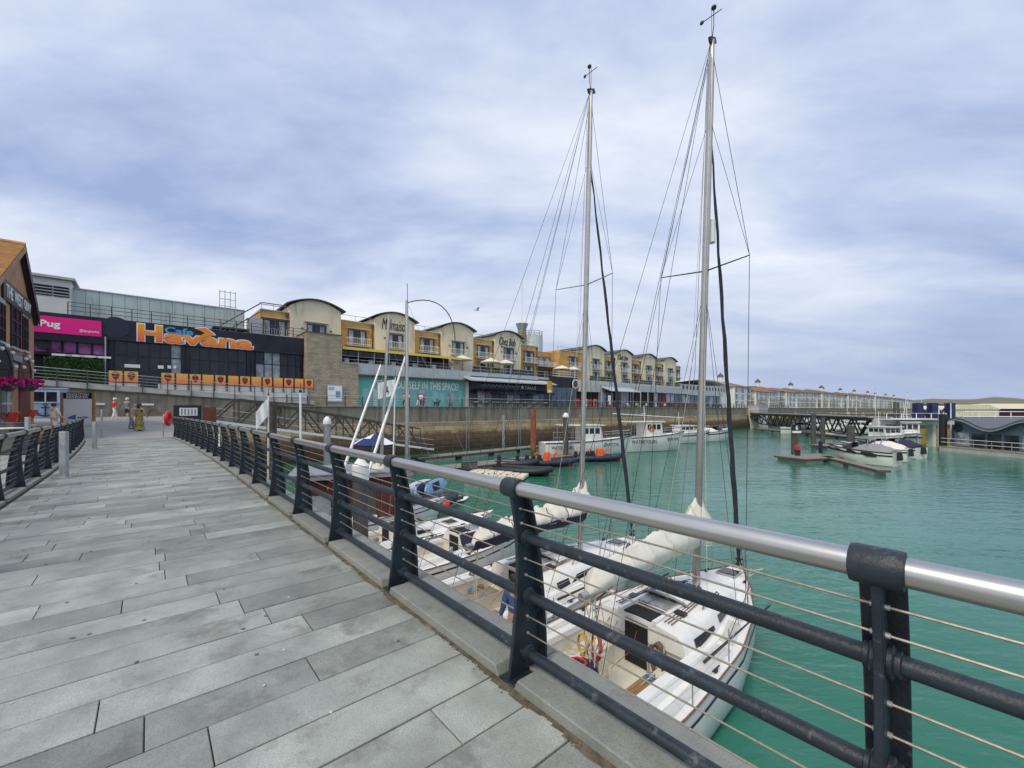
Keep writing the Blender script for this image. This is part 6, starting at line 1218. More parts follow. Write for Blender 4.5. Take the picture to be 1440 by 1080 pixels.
def flag(label, p, w_, h, rz, mt, tat=False):
    t = thing('flag', label, 'flag', p, rz); m = M(); n = 12; m.loft([[(-w_ * i / n, .10 * w_ * math.sin(i * .9 + k * .4), -h * k / 6 - h * (.25 + (.5 if tat else 0)) * (i / n) ** 1.2 + (.04 * rnd.random() if i == n else 0)) for k in range(7)] for i in range(n + 1)], 0, False, False); m.build('cloth', mt, t, True); return t
fg = flag('white club flag with a small dark emblem on a white staff', PD(555, 24.9, CAM + 1.75), .95, .95, R(15), K['signw']); m = M(); m.prism([(-.55, -.55), (-.4, -.4), (-.42, -.6), (-.3, -.75), (-.5, -.78)], -.10, -.07, 'y'); m.build('emblem', K['denim'], fg)
flag('tattered white flag with a red corner on a thin staff', PD(377, 21.9, CAM + .55), .55, .95, R(20), K['signw'], True)
# docks
def dock2(label, a, b, w_, z=-3.5, cross=True, rails=False, name='pontoon'):
    a, b = Vector(a), Vector(b); c = (a + b) / 2; d = b - a; L_ = d.length; rz = math.atan2(d.y, d.x); t = thing(name, label, 'pontoon', (c.x, c.y, z), rz); n = int(L_ / .3)
    if n <= 110:
        for i in range(n): m = M(); m.box((-L_ / 2 + L_ * (i + .5) / n, 0, -.02), (L_ / n - .015, w_, .04)); m.build('plank', K['plank'], t)
    else: m = M(); [m.box((-L_ / 2 + L_ * (i + .5) / n, 0, -.02), (L_ / n - .015, w_, .04)) for i in range(n)]; tag(m.build('planking', K['plank'], t), kind='stuff')
    M().box((0, 0, -.12), (L_ + .05, w_ + .08, .15)).build('frame', K['truss'], t)
    k = max(2, int(L_ / 4))
    for i in range(k): M().box((-L_ / 2 + L_ * (i + .5) / k, 0, -.36), (L_ / k * .8, w_ * .92, .32)).build('float', K['float'], t)
    for h in ((.5, 1.0) if rails else ()): m = M(); m.tube([(-L_ / 2, -w_ / 2, h), (L_ / 2, -w_ / 2, h)], .03, 5); m.build('rail', K['truss'], t)
    if rails:
        for i in range(int(L_ / 2) + 1): m = M(); m.tube([(-L_ / 2 + 2 * i, -w_ / 2, 0), (-L_ / 2 + 2 * i, -w_ / 2, 1.05)], .04, 5); m.build('rail_post', K['truss'], t)
    return t
def at_(px, py, z=-3.5): return PT(px, py, z)
dock2('railed pontoon lying along the foot of the sea wall', PD(585, 43.5, 0), PD(758, 57.5, 0), 2.0, rails=True); dock2('wide timber pontoon that the black inflatables are tied to', PD(628, 36.5, 0), PD(860, 52, 0), 2.4)
dock2('brown working pontoon with stacked paddle boards', PD(470, 19.5, 0), PD(612, 25.5, 0), 4.2); dock2('short pontoon below the blue umbrella', PD(455, 30, 0), PD(590, 37, 0), 2.6)
dock2('pontoon behind the white tour boats', PD(860, 54, 0), PD(1010, 86, 0), 2.0)
# red-brown hut and club gear
hp = PD(497, 18.3, -3.46); t = thing('club_hut', 'low red-brown timber hut with a flat grey roof on the pontoon', 'hut', hp, math.atan2(.35, .94)); W = 4.3
for i in range(16): M().b2((-W / 2 + W * i / 16 + .01, -1.02 - .012 * (i % 2), 0), (-W / 2 + W * (i + 1) / 16 - .01, -.96, 2.15)).build('wall_board', K['hut'], t)
M().b2((-W / 2 + .02, -.958, 0), (W / 2 - .02, 1.4, 2.15)).build('body', K['hut'], t); M().b2((-W / 2 - .25, -1.35, 2.16), (W / 2 + .25, 1.7, 2.34)).build('flat_roof', K['felt'], t); M().b2((-W / 2 - .27, -1.38, 2.345), (W / 2 + .27, 1.72, 2.39)).build('roof_trim', K['galv'], t)
m = M(); m.b2((-1.75, -1.06, .5), (-.85, -1.035, 1.5)); m.build('window', K['glassc'], t); M().b2((.1, -1.06, 0), (.9, -1.035, 1.9)).build('door', K['pile'], t)
pp2 = parasol_proto('navy umbrella with white panels over the dock', 'umbrella'); del pp2['group']; pp2['category'] = 'umbrella'; pp2.location = PD(526, 33, -3.46)
for ch in pp2.children:
    ch.scale = (.95, .95, 1.06)
    if ch.name.startswith('canopy'): me = ch.data; me.materials.clear(); me.materials.append(K['navyblue'] if 'navyblue' in K else mat('umbrella_blue', (.015, .03, .14), .7)); me.materials.append(K['signw']); [setattr(p, 'material_index', 1) for p in me.polygons if p.center.z > 2.2 and p.index % 3 == 0]
def board(p, rz, c, lab, nm='paddle_board', lift=0, roll=0):
    t = thing(nm, lab, 'paddle board', p, rz); n = 12; m = M(); m.loft([[(x, w_ * .42 * sg, z_ + .15 * max(0, abs(x) - 1.1)) for sg, z_ in ((-1, .05), (-.8, .1), (.8, .1), (1, .05), (.8, 0), (-.8, 0))] for x, w_ in [(-1.6 + 3.2 * i / n, max(.04, (1 - (abs(-1 + 2 * i / n)) ** 3)) ** .6) for i in range(n + 1)]]); m.build('board', K[c], t, True); m = M(); m.b2((-.5, -.25, .105), (.6, .25, .112)); m.build('deck_pad', K['navy' if c != 'navy' else 'sky'], t); t.rotation_euler = (roll, 0, rz); return t
gear = [((575, 24.2), 'signw', 'white paddle board leaning in the stack, left end'), ((582, 24.4), 'navy', 'navy paddle board in the stack beside the white one'), ((590, 24.6), 'signw', 'white paddle board in the middle of the stack'), ((598, 24.7), 'sky', 'light blue paddle board in the stack'), ((604, 24.9), 'navy', 'navy paddle board at the outer end of the stack'), ((611, 25.0), 'sky', 'blue paddle board nearest the water')]
for i, ((px, d), c, lab) in enumerate(gear): board(PD(px, d, -3.2 + .05 * (i % 3)), R(70 + 8 * (i % 2)), c, lab, roll=R(62 + 6 * (i % 3)))
board(PD(626, 24.5, -3.95), R(40), 'signw', 'white and navy board floating beside the working pontoon')
for i, (px, c) in enumerate(((592, 'signw'), (597, 'signw'), (602, 'orange'), (588, 'signw'))): fender(['white fender hanging on the working pontoon, second from left', 'white fender hanging on the working pontoon beside the orange one', 'orange fender hanging on the working pontoon', 'leftmost white fender hanging on the working pontoon'][i], PD(px + 18, 22.6, -3.62), c, .7, .13)
fender('round red buoy hanging at the corner of the working pontoon', PD(627, 22.7, -3.7), 'red', r_=.16, ball=True)
for px, c, h, lab in ((560, 'orange', 1.1, 'orange locker on the working pontoon'), (566, 'teal', .6, 'turquoise tub on the working pontoon'), (572, 'jet', .5, 'cream crate on the working pontoon'), (540, 'hut', .9, 'brown crate beside the hut')): boxy('locker', lab, 'locker', PD(px, 21.5, -3.5), (.5, .45, h), c, .3)
boxy('fish_tub', 'dark equipment box on the long pontoon', 'box', PD(660, 35.5, -3.5), (1.3, .5, .55), 'pile', .4)
# inflatables
def rib(label, p, rz, L_, col='rubber', gear_='orange', low='red', console=True):
    t = thing('inflatable_boat', label, 'inflatable boat', (p.x, p.y, WATER), rz); w_ = .92; r_ = .25
    path = [(-L_ * .5, -w_, .36), (0, -w_, .36), (L_ * .28, -w_ * .85, .40), (L_ * .44, -w_ * .4, .50), (L_ * .5, 0, .56), (L_ * .44, w_ * .4, .50), (L_ * .28, w_ * .85, .40), (0, w_, .36), (-L_ * .5, w_, .36)]
    m = M(); m.tube([(-L_ * .56, -w_, .36)] + path + [(-L_ * .56, w_, .36)], [.06] + [r_] * 9 + [.06], 12); m.build('tube', K[col], t, True)
    m = M(); m.loft([[(x, y * f, z) for y, z in ((-.8, .3), (-.5, .0), (0, -.15), (.5, 0), (.8, .3))] for x, f in ((-L_ * .48, 1), (0, 1), (L_ * .3, .8), (L_ * .46, .15))], 0, False, False); m.build('hull', K[low], t); M().b2((-L_ * .46, -.75, .24), (L_ * .3, .75, .28)).build('floor', K['pile'], t)
    if console:
        M().box((.1, 0, .8), (.8, .8, 1.05), top=(.7, .85)).build('console', K[gear_], t, bevel=.04)
        for i in range(3): M().box((-.65 - i * .6, .22 * (-1) ** i, .68), (.48, .42, .75), top=(.75, .8)).build('seat', K['black'], t, bevel=.05)
        m = M(); m.tube([(-L_ * .42, -.65, .3), (-L_ * .44, -.6, 1.5), (-L_ * .44, .6, 1.5), (-L_ * .42, .65, .3)], .03, 6); m.build('a_frame', K['galv'], t, True)
        for x in (-.9, 1.0): m = M(); m.tube([(x + .2 * math.cos(i * .52), .3, 1.0 + .2 * math.sin(i * .52)) for i in range(13)], .06, 6, caps=False); m.build('life_ring', K['orange'], t, True)
    M().box((-L_ * .5, 0, .75), (.4, .36, .62), top=(.7, .8)).build('outboard', K['black'], t, bevel=.06); M().b2((-L_ * .53, -.06, -.2), (-L_ * .49, .06, .5)).build('outboard_leg', K['black'], t)
    m = M(); m.tube([(x, y * 1.02 + (.06 if y > 0 else -.06), z + .16) for x, y, z in path], .014, 5); m.build('grab_line', K['rope'], t)
    return t
rib('black empty inflatable nearest the cream drive-on dock', at_(737, 667, -4), R(-25), 4.8, 'rubber', console=False, low='rubber'); rib('second black inflatable lying behind the nearest black one', at_(728, 656, -4), R(-20), 3.8, 'rubber', console=False, low='rubber')
rib('navy rigid inflatable with an orange console', at_(768, 655, -4), R(0), 5.6, 'navyrub'); rib('dark rigid inflatable with orange rings beside the white tour boat', at_(842, 648, -4), R(5), 5.0, 'navyrub'); rib('dark inflatable at the working pontoon behind the railing', PT(588, 718, -4), R(35), 4.4, 'rubber', console=False, low='rubber'); rib('grey inflatable partly behind the broad grey pile', PT(455, 716, -4), R(20), 4.2, 'rubber', console=False, low='rubber')
jd = thing('drive_on_dock', 'cream plastic drive-on dock of moulded blocks', 'floating dock', at_(700, 671, -4), R(-14))
for i in range(7):
    for j in range(4): m = M(); m.box((-2.1 + i * .7, -1.05 + j * .7 * (1 if i < 5 else .7) , .2), (.68, .68 if i < 5 else .5, .42 - .03 * i), top=(.92, .92)); m.build('block', K['jet'], jd, bevel=.03)
for i in range(6): m = M(); m.lathe([(.09, 0), (.09, .03), (.03, .04)], (-1.0 + i * .5, -.9, .40), 8); m.build('roller', K['black'], jd)
# white passenger boats and motor boats
def mboat(label, p, rz, L_, bm, fb=1.1, wheel=None, words=(), stripe='navy', canopy=False, cover=None, cat='motor boat', name='motor_boat', rails=True, flare=.9):
    t = thing(name, label, cat, (p.x, p.y, WATER), rz); N_ = 14; rings = []
    wf = lambda u: bm / 2 * lerp([(0, .92), (.35, 1), (.6, .93), (.8, .65), (.93, .28), (1, .02)], u); zf = lambda u: fb * (1 + .38 * u * u)
    for i in range(N_ + 1):
        u = i / N_; x = -L_ / 2 + L_ * u; h, z = wf(u), zf(u); rk = flare * u ** 4; r = [(x - rk * (1 - q) * .9, h * w_, z * q if q > 0 else q) for w_, q in ((1, 1), (.98, .7), (.94 - .12 * u, .35), (.86 - .3 * u, .02), (.02, -.35))]
        rings.append([Vector(q) for q in r] + [Vector((a, -b, c)) for a, b, c in r[::-1]])
    m = M(); m.loft(rings, 0, True, False); m.poly(rings[0]); m.build('hull', K['hullw'], t, True); m = M(); m.loft([[(r[0].x, r[0].y * .98, r[0].z - .05), (r[0].x, -r[0].y * .98, r[0].z - .05)] for r in rings], 0, False, False); m.build('deck', K['deckw'], t)
    for sg in (0, -1):
        m = M(); m.tube([Vector((r[sg].x, r[sg].y * 1.01, r[sg].z)) for r in rings], .06, 6); m.build('rub_rail', K['black' if stripe in ('black', None) else 'galv'], t)
        if stripe is None: continue
        m = M(); m.loft([[(r[sg].x - .02, r[sg].y * 1.015, r[sg].z * f) for f in (.82, .72)] for r in rings], 0, False, False); m.build('hull_stripe', K[stripe], t)
    if wheel:
        x0, x1, hh = wheel; x0, x1 = -L_ / 2 + L_ * x0, -L_ / 2 + L_ * x1; zb = fb * 1.0; w_ = bm * .36; m = M(); m.loft([[(x1 + dx * f, y, z) for y in (-w_, w_)] + [(x0, w_, z), (x0, -w_, z)] for f, z, dx in ((1, zb - .1, .35), (.4, zb + hh * .5, .35), (0, zb + hh, .2))]); wh = m.build('wheelhouse', K['white'], t, bevel=.04)
        nw = max(3, int((x1 - x0) / .75))
        for sg in (-1, 1):
            for i in range(nw): a = x0 + .15 + (x1 - x0 - .2) * i / nw; b = a + (x1 - x0 - .2) / nw - .12; M().b2((a, sg * (w_ + .008), zb + hh * .52), (b, sg * (w_ - .04), zb + hh * .86)).build('window', K['smoke'], wh)
        for i in range(3): y = -w_ + .1 + (2 * w_ - .2) * i / 3; m = M(); m.add([(x1 + .16, y, zb + hh * .5), (x1 + .16, y + (2 * w_ - .2) / 3 - .1, zb + hh * .5), (x1 + .06, y + (2 * w_ - .2) / 3 - .1, zb + hh * .88), (x1 + .06, y, zb + hh * .88)], [(0, 1, 2, 3)]); m.build('windscreen', K['smoke'], wh)
        M().b2((x0 - (L_ * .22 if canopy else .3), -w_ - .15, zb + hh), (x1 + .45, w_ + .15, zb + hh + .1)).build('roof', K['white'], t, bevel=.03)
        m = M(); m.tube([(x0 + .5, 0, zb + hh), (x0 + .4, 0, zb + hh + 2.2)], .035, 6); m.tube([(x0 + .3, -.5, zb + hh + 1.1), (x0 + .3, .5, zb + hh + 1.1)], .03, 5); m.build('aerial_mast', K['signw'], t)
        if canopy:
            for x in (x0 - L_ * .2, x0 - .2):
                for sg in (-1, 1): m = M(); m.tube([(x, sg * (w_ + .08), fb), (x, sg * (w_ + .08), zb + hh)], .03, 5); m.build('canopy_post', K['galv'], t)
    if cover and not rails:      # dark moulded panels along the topsides
        for sg in (0, -1):
            for u0_, u1_, fa, fb_ in ((.16, .46, .93, .62), (.50, .66, .95, .70), (.70, .86, .9, .8)):
                idx = [k for k in range(N_ + 1) if u0_ <= k / N_ <= u1_]; m = M(); m.loft([[(rings[k][sg].x - .05, rings[k][sg].y * 1.02, rings[k][sg].z * q) for q in (fa - .1 * (k == idx[0]), fb_ + (fa - fb_) * .6 * (k == idx[-1]))] for k in idx], 0, False, False); m.build('side_panel', K['black'], t)
        m = M(); m.tube([(-L_ * .12, -bm * .36, fb), (-L_ * .16, -bm * .33, fb + 1.15), (-L_ * .16, bm * .33, fb + 1.15), (-L_ * .12, bm * .36, fb)], .05, 7); m.build('targa_arch', K['galv'], t, True)
    if cover:
        m = M(); n = 10; rr = []
        for i in range(n + 1): f = i / n; x = -L_ * .46 + L_ * .62 * f; hh = .75 * math.sin(math.pi * min(1, f * .9 + .1)) + .04 * math.sin(i * 2.2); w_ = wf(.04 + .62 * f) * .9; rr.append([Vector((x, y * w_, fb + z * hh)) for y, z in ((-1, 0), (-.75, .6), (-.3, 1), (.3, 1), (.75, .6), (1, 0))])
        m.loft(rr, 0, False, False); m.poly(rr[0]); m.build('cover', K[cover], t, True); M().box((-L_ * .5 - .15, 0, fb * .75), (.5, .45, .8), top=(.7, .8)).build('outboard', K['black'], t, bevel=.06)
        m = M(); rr2 = [Vector((L_ * .08, y * bm * .36, z)) for y, z in ((-1, fb), (-.7, fb + .8), (.7, fb + .8), (1, fb))]; m.loft([rr2, [Vector((L_ * .30, p.y * .75, fb * 1.08)) for p in rr2]], 0, False, False); m.build('windscreen', K['smoke'], t)
    if rails:
        for sg in (-1, 1):
            q = [(-L_ / 2 + L_ * u, sg * (wf(u) - .1), zf(u)) for u in (.5, .65, .8, .92, .99)]; m = M(); m.tube([(x, y, z + .7) for x, y, z in q], .022, 5); m.tube([(x, y, z + .36) for x, y, z in q], .014, 5)
            for x, y, z in q: m.tube([(x, y, z), (x, y, z + .7)], .018, 5)
            tag(m.build('rail', K['galv'], t), kind='stuff')
    for s_, u, q, w_, h in words:
        x = -L_ / 2 + L_ * u; text('lettering', s_, K['navy'], t, (x, -wf(u) * 1.0 - .16, zf(u) * q), math.atan2(-(wf(u + .06) - wf(u - .06)), L_ * .12) * -1 if u > .5 else 0, w_, h, .012, bold=.012)
    return t
th = lambda px, py: at_(px, py, -4)
def between(pa, pb): d = pb - pa; return (pa + pb) / 2, math.atan2(d.y, d.x), d.length
c, rz, L_ = between(PD(762, 48.2, 0), PD(889, 50.2, 0)); T1 = mboat('white tour boat lettered Gladiator with people rails and a small wheelhouse', c, rz, L_, 3.6, 1.7, (.40, .60, 1.9), (('GLADIATOR', .66, .74, 2.5, .40), ('WATERTOURS', .17, .70, 2.6, .36)), None, True, cat='tour boat', name='tour_boat')
c, rz, L_ = between(PD(856, 54.5, 0), PD(962, 57, 0)); mboat('white tour boat lettered Watertours with an orange ring on its cabin', c, rz, L_, 3.6, 1.8, (.42, .62, 2.0), (('WATERTOURS', .36, .72, 3.6, .48), ('DEFENDER', .72, .74, 2.2, .36)), None, True, cat='tour boat', name='tour_boat')
c, rz, L_ = between(PD(925, 67, 0), PD(998, 70, 0)); mboat('white cabin boat berthed just left of the tallest mast', c, rz, L_, 3.0, 1.5, (.35, .6, 1.3), (), 'navy'); c, rz, L_ = between(PD(976, 71, 0), PD(1027, 73, 0)); mboat('white motor boat right of the tallest mast', c, rz, L_, 2.8, 1.6, None, (), 'navy', cover='sail')
tt = [o for o in bpy.data.objects if o.get('label', '').startswith('white tour boat lettered Watertours')][0]; m = M(); m.tube([(-.2 + .32 * math.cos(i * .52), -1.36, 3.0 + .32 * math.sin(i * .52)) for i in range(13)], .08, 6, caps=False); m.build('life_ring', K['orange'], tt, True)
lifes = [(0.2, 3.3)]
m = M(); [m.b2((-4.6 + i * .7, -1.5, 1.7), (-4.55 + i * .7, -1.45, 2.9)) for i in range(6)]; [m.tube([(-4.7, -1.48, z), (-.9, -1.48, z)], .025, 5) for z in (2.3, 2.9)]; m.build('passenger_rail', K['galv'], T1)
spar('pale boom of a boat crossing in front of the sea wall', PD(862, 47, WATER + 5.0), PD(963, 52, WATER + 4.4), .06, .05, 'white', 'loading_boom')
# right-hand pontoon with speedboats
dock2('T-headed timber pontoon with the numbered pile', PT(1110, 643, -3.5), PT(1168, 640, -3.5), 3.4); dock2('near finger pontoon beside the striped speedboat', PT(1160, 641, -3.5), PT(1243, 661, -3.5), .9); dock2('far finger pontoon behind the speedboats', PT(1150, 626, -3.5), PT(1225, 622, -3.5), 2.2)
c, rz, L_ = between(PD(1164, 45.5, 0), PD(1262, 40.5, 0)); mboat('white speedboat with black side panels nearest on the right-hand pontoon', c, rz + math.pi, L_, 2.6, 1.3, None, (), 'black', cover='felt', rails=False, flare=1.6)
c, rz, L_ = between(PD(1182, 48.5, 0), PD(1278, 44, 0)); mboat('white speedboat behind the one with black panels', c, rz + math.pi, L_, 2.5, 1.3, None, (), 'navy', cover='sail', rails=False, flare=1.6)
c, rz, L_ = between(PD(1205, 53.5, 0), PD(1282, 49, 0)); mboat('grey-topped speedboat third from the front of the right-hand pontoon', c, rz + math.pi, L_, 2.6, 1.1, None, (), 'black', cover='felt', rails=False, flare=1.4)
c, rz, L_ = between(PD(1226, 51, 0), PD(1296, 46.5, 0)); mboat('white speedboat with a navy cover, last in the row on the right-hand pontoon', c, rz + math.pi, L_, 2.5, 1.25, None, (), 'black', cover='navy', rails=False, flare=1.5)
c, rz, L_ = between(PD(1216, 62, 0), PD(1272, 56, 0)); mboat('white cabin cruiser with a dark windscreen behind the speedboats', c, rz, L_, 3.2, 1.5, (.3, .72, 1.5), (), 'navy'); c, rz, L_ = between(PD(1266, 64, 0), PD(1290, 57, 0)); mboat('white fishing boat with a small wheelhouse beside the yellow wall', c, rz, L_, 2.8, 1.6, (.35, .6, 2.0), (), 'navy')
boxy('dock_pedestal', 'small navy service post on the right-hand pontoon', 'service post', PT(1154, 637, -3.5), (.28, .28, 1.25), 'navy', 0); t = thing('lifebuoy', 'red and white lifebuoy at the foot of the numbered pile', 'lifebuoy', PT(1122, 641, -3.5), R(-20)); m = M(); m.tube([(.22 * math.cos(i * .52), 0, .85 + .22 * math.sin(i * .52)) for i in range(13)], .08, 7, caps=False); m.build('ring', K['red'], t, True); M().b2((-.25, .05, 0), (.25, .15, .75)).build('stand', K['navy'], t)
# black truss footbridge
A, E_ = PD(1060, 124, .05), PD(1236, 62, .0); t = thing('footbridge', 'long black truss footbridge crossing the basin on the right', 'bridge', A); d = E_ - A; L_ = d.length; f = d.normalized(); sv = Vector((f.y, -f.x, 0)) * 1.3; n = 26
for k in (-1, 1):
    o = sv * k; tp = lambda i: f * (L_ * i / n) + o + Vector((0, 0, 0)); dp = lambda i: min(2.6, .5 + 2.4 * min(i, n - i + 6) / 5); bt = lambda i: tp(i) - Vector((0, 0, dp(i)))
    m = M(); m.bar(tp(0), tp(n), .22, .5); m.build('top_chord', K['black'], t)
    for i in range(n):
        m = M(); m.bar(bt(i), bt(i + 1), .2, .2); m.build('bottom_chord', K['black'], t)
        m = M(); m.bar(tp(i) if i % 2 == 0 else bt(i), bt(i + 1) if i % 2 == 0 else tp(i + 1), .18, .18); m.build('diagonal', K['black'], t)
    for h in (.6, 1.1): m = M(); m.tube([tp(0) + Vector((0, 0, h)), tp(n) + Vector((0, 0, h))], .05, 5); m.build('handrail', K['pile'], t)
m = M(); q = sv * 1.05; m.loft([[p - q, p + q, p + q + Vector((0, 0, .2)), p - q + Vector((0, 0, .2))] for p in (Vector((0, 0, .2)), d + Vector((0, 0, .2)))]); m.build('walkway', K['felt'], t)
ab = thing('bridge_abutment', 'pale concrete block where the black footbridge meets the sea wall', 'abutment', PD(1058, 126, -4), QA); M().b2((-4, -3, -2), (4, 4, 6.2)).build('block', K['concl'], ab); M().b2((-4.1, -3.1, 6.21), (4.1, 4.1, 6.5)).build('coping', K['concl'], ab)
# white jetty with portal legs, yellow hull behind it, blue lift towers
def wbox(name, lab, cat, px0, px1, d0, d1, z0, z1, mt): pass
J0, J1 = PD(1231, 62, 0), PD(1332, 60, 0); t = thing('white_jetty', 'white steel jetty on portal legs at the end of the black footbridge', 'jetty', (J0.x, J0.y, 0)); LJ = J1.x - J0.x
M().b2((0, -.6, -.75), (LJ, .6, -.05)).build('beam', K['cladw'], t); M().b2((0, -2, -.045), (LJ, 2.0, .12)).build('deck', K['cladw'], t)
for x, w_ in ((.55, 1.1), (4.8, .6), (LJ - .3, .5)): M().b2((x - w_ / 2, -.5, -4.6), (x + w_ / 2, .5, -.74)).build('leg', K['cladw'], t)
for x, sg in ((4.8, 1), (4.8, -1)): m = M(); m.prism([(x + sg * .29, -.752), (x + sg * .9, -.752), (x + sg * .29, -1.4)], -.45, .45, 'y'); m.build('knee_plate', K['cladw'], t)
for i in range(5): M().b2((LJ * i / 4 - .04, -1.9, .12), (LJ * i / 4 + .04, -1.82, .9)).build('rail_post', K['signw'], t)
m = M(); m.tube([(0, -1.86, .9), (LJ, -1.86, .9)], .025, 5); m.build('rail', K['signw'], t)
p = PD(1282, 66, -4); t = thing('yellow_barge', 'mustard-yellow barge side below the white jetty', 'barge', p); M().b2((0, 0, -.6), (6.0, 6, 2.5)).build('hull', mat('mustard_steel', (.36, .24, .02), .6, var=.25, scale=1), t); M().b2((-.05, -.05, 2.51), (6.05, 6, 3.0)).build('bulwark', K['truss'], t)
for i in range(7): M().b2((.2 + i * .95, -.06, -.3), (.3 + i * .95, -.003, 2.4)).build('plate_rib', bpy.data.materials['mustard_steel'], t)
tw0 = PD(1312, 72, 0)
t = thing('lift_gantry', 'dark blue braced steel towers standing behind the white jetty', 'gantry', (tw0.x, tw0.y, -1))
for x, w_ in ((-2.6, 1.0), (-.1, 1.0), (2.9, .9)): M().b2((x - w_ / 2, -.5, -3), (x + w_ / 2, .5, 3.55)).build('tower', K['steelb'], t)
for x0, x1 in ((-2.1, -.6), (.4, 2.45)):
    for z in (.4, 3.2): m = M(); m.bar((x0, 0, z), (x1, 0, z), .26, .26); m.build('cross_beam', K['steelb'], t)
    for a, b in ((.4, 3.2), (3.2, .4)): m = M(); m.bar((x0, 0, a), (x1, 0, b), .2, .2); m.build('brace', K['steelb'], t)
# floating restaurant with a wavy roof on the right
Xr = 57.0; t = thing('floating_restaurant', 'low blue-grey floating restaurant with a wavy roof edge on the right', 'restaurant', (Xr, 56, -4), R(-90)); L_ = 42     # local x runs towards the viewer, local y away to the right
M().b2((0, 0, -.5), (L_, 16, .45)).build('pontoon_hull', K['concl'], t); M().b2((0, -.02, .455), (L_, 16, .62)).build('deck', K['teakg'], t)
wv = lambda x: 3.55 + .62 * math.sin((x + .9) * 2 * math.pi / 7.6 - .35)
n = 90; m = M(); m.loft([[(.6 + (L_ - 1.2) * i / n, y, wv(.6 + (L_ - 1.2) * i / n) + dz) for y, dz in ((.7, .0), (.7, .22), (14, .22), (14, 0))] for i in range(n + 1)]); m.build('wavy_roof', mat('roof_slate', (.10, .11, .13), .5), t)
m = M(); m.loft([[(.6 + (L_ - 1.2) * i / n, y, wv(.6 + (L_ - 1.2) * i / n) + dz) for y, dz in ((.62, -.16), (.62, -.01), (.7, -.01), (.7, -.16))] for i in range(n + 1)]); m.build('roof_trim', K['galv'], t)
m = M(); [m.add([(a, 1.2, .62), (b, 1.2, .62), (b, 1.2, wv(b) - .02), (a, 1.2, wv(a) - .02)], [(0, 1, 2, 3)]) for a, b in [(.8 + (L_ - 1.6) * i / n, .8 + (L_ - 1.6) * (i + 1) / n) for i in range(n)]]; m.build('front_wall', K['bluegrey'], t); M().b2((.8, 1.22, .62), (.9, 13.5, 3.4)).build('end_wall', K['bluegrey'], t)
for i in range(22): x = 1.2 + i * 1.75; M().b2((x, 1.13, .75), (x + 1.4, 1.19, 2.45)).build('glass_panel', K['glass' if i % 4 else 'glassc'], t)
for k in range(2): x = 3.9 + 7.6 * k; m = M(); m.lathe([(.02, 0), (.55, 0), (.55, .06), (.02, .06)], (x - 2.6, 1.15, 3.1), 16, mat=Matrix.Rotation(R(90), 3, 'X')); m.build('round_sign', K['black' if k == 0 else 'felt'], t)
for i in range(21): M().b2((i * 2, .12, .62), (i * 2 + .05, .17, 1.65)).build('rail_post', K['galv'], t)
for h in (1.15, 1.65): m = M(); m.tube([(0, .145, h), (L_, .145, h)], .03, 5); m.build('rail', K['signw'], t)
for x in (8.6,): M().b2((x, .95, .62), (x + 1.1, 1.07, 2.35)).build('white_door', K['signw'], t); M().b2((x + .2, .93, .9), (x + .9, .945, 2.2)).build('door_glass', K['smoke'], t)
m = M(); m.tube([(-.4, .3, .4), (-.3, .3, 5.6)], .06, 6); m.build('lamp_post', K['signw'], t)
t = thing('upper_walkway', 'white railed walkway behind the wavy roof', 'walkway', (71, 66, -1)); M().b2((0, 0, 0), (60, 3, .5)).build('deck', K['cladw'], t)
for i in range(20): M().b2((i * 2.5, 0, .5), (i * 2.5 + .08, .08, 2.0)).build('rail_post', K['signw'], t)
for h in (1.2, 2.0): m = M(); m.tube([(0, .04, .1 + h), (60, .04, .1 + h)], .07, 5); m.build('rail', K['signw'], t)
t = thing('store_shed', 'large low building with a pale shallow roof on the far right shore', 'building', PD(1385, 260, -3)); M().b2((0, 0, 0), (90, 40, 4.6)).build('wall', K['maroon'], t); m = M(); m.add([(-3, -3, 4.6), (93, -3, 4.6), (93, 43, 4.6), (-3, 43, 4.6), (22, 20, 8.0), (75, 20, 8.0)], [(0, 1, 5, 4), (1, 2, 5), (2, 3, 4, 5), (3, 0, 4), (3, 2, 1, 0)]); m.build('roof', mat('pale_roof', (.68, .60, .44), .8), t)
t = thing('store_shed', 'long cream shed beyond the blue towers', 'building', PD(1336, 240, -3)); M().b2((0, 0, 0), (28, 20, 4.2)).build('wall', K['render'], t); m = M(); m.prism([(-.5, 4.2), (28.5, 4.2), (22, 7.0), (4, 6.6)], -.5, 20.5, 'y'); m.build('roof', K['render'], t)
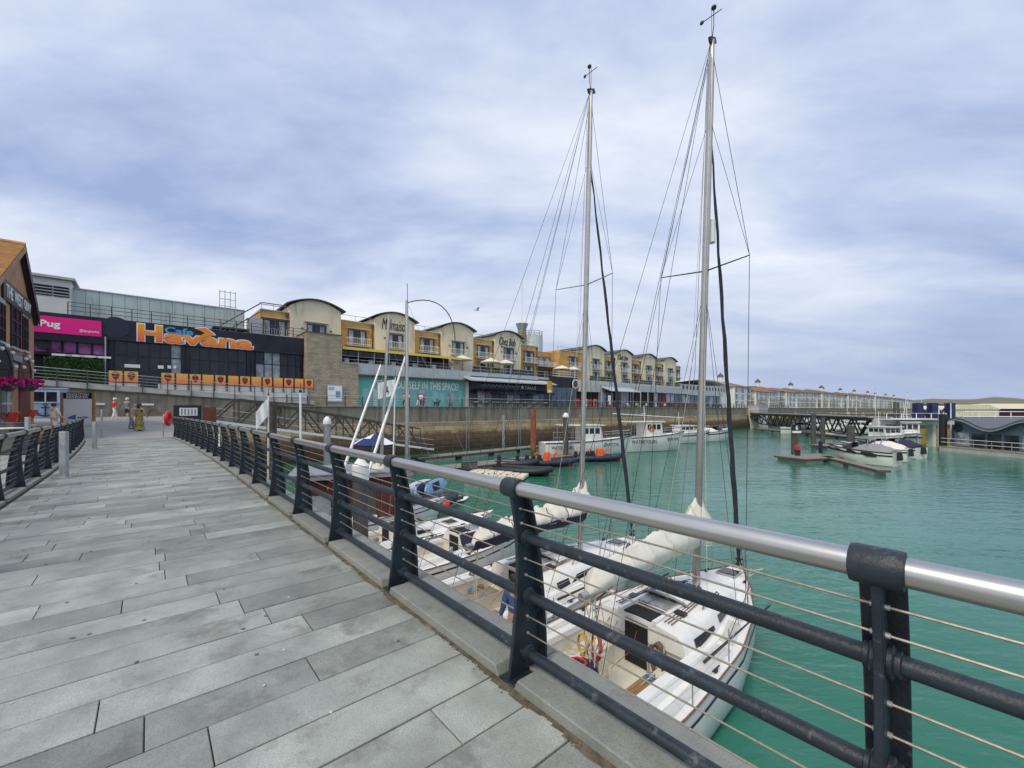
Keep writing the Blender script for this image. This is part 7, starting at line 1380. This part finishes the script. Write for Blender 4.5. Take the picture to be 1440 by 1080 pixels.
# boats and masts far beyond the footbridge
spots = [(1128, 92), (1150, 96), (1172, 88), (1186, 104), (1205, 92), (1222, 108), (1240, 120), (1252, 140), (1268, 160), (1140, 135), (1195, 150), (1345, 90), (1362, 100)]
fl = ['first from the left under the black footbridge', 'second from the left under the black footbridge', 'behind the slim right-hand pile', 'with its bow behind the dark pile', 'low behind the speedboats under the bridge', 'just left of the white jetty leg', 'seen through the white jetty', 'farther off through the white jetty', 'beside the twin dark piles', 'far off behind the left slim pile', 'far off right of the slim piles', 'behind the left end of the wavy roof', 'behind the middle of the wavy roof']
for i, (px, d) in enumerate(spots): mboat('distant white cabin boat ' + fl[i], PD(px, d, 0), R((-30, 10, 35, -15)[i % 4]), 8 + (i * 1.7) % 3, 3.0, 1.4, (.3, .65, 1.3), (), ('navy', 'black')[i % 2], rails=False)
dock2('long pontoon under the black footbridge', PD(1066, 108, 0), PD(1210, 74, 0), 2.4)
for i, (px, d, y0, lean) in enumerate(((1231, 130, 547, 0), (1268, 120, 552, 8), (1204, 150, 556, 0), (1296, 150, 558, 0), (1337, 70, 566, 0), (1193, 140, 560, -3))):
    spar('distant thin white mast ' + ['left of the twin dark piles', 'leaning beside the twin dark piles', 'above the footbridge middle', 'behind the blue towers', 'at the corner of the floating restaurant', 'above the footbridge, shorter'][i], PD(px, d, -3.5), PD(px + lean, d, CAM + (575 - y0) / 590 * d), .09, .06, 'white', 'distant_mast')
# gull in the sky
t = thing('seagull', 'gull gliding in the sky left of the masts', 'bird', PD(670.5, 42, CAM + (575 - 436) / 590 * 42), R(25)); m = M(); m.loft([[Vector((x, w_ * math.cos(k * .785), w_ * math.sin(k * .785))) for k in range(8)] for x, w_ in ((-.26, .015), (-.1, .07), (.08, .075), (.2, .05), (.28, .012))]); m.build('body', K['signw'], t, True)
for sg in (-1, 1): m = M(); m.loft([[(x, sg * y, z) for x in (a, b)] for y, a, b, z in ((.04, -.08, .12, .03), (.35, -.02, .16, .16), (.7, -.18, -.06, .12))], 0, False, False); m.build('wing', K['felt'], t)

# ladders and hanging tyres on the sea wall
for i, px in enumerate((655, 728, 905)):
    u = uq(px, 46.4); t = qthing('wall_ladder', ['steel ladder on the sea wall left of the thin pale pile', 'steel ladder on the sea wall beside the rust-red pile', 'steel ladder on the sea wall behind the white tour boats'][i], 'ladder', u, 46.3, -4)
    for x in (-.22, .22): M().b2((x - .03, -.35, 0), (x + .03, -.28, 5.6)).build('stile', K['galv'], t)
    for k in range(17): M().b2((-.2, -.34, .3 + k * .31), (.2, -.30, .33 + k * .31)).build('rung', K['galv'], t)
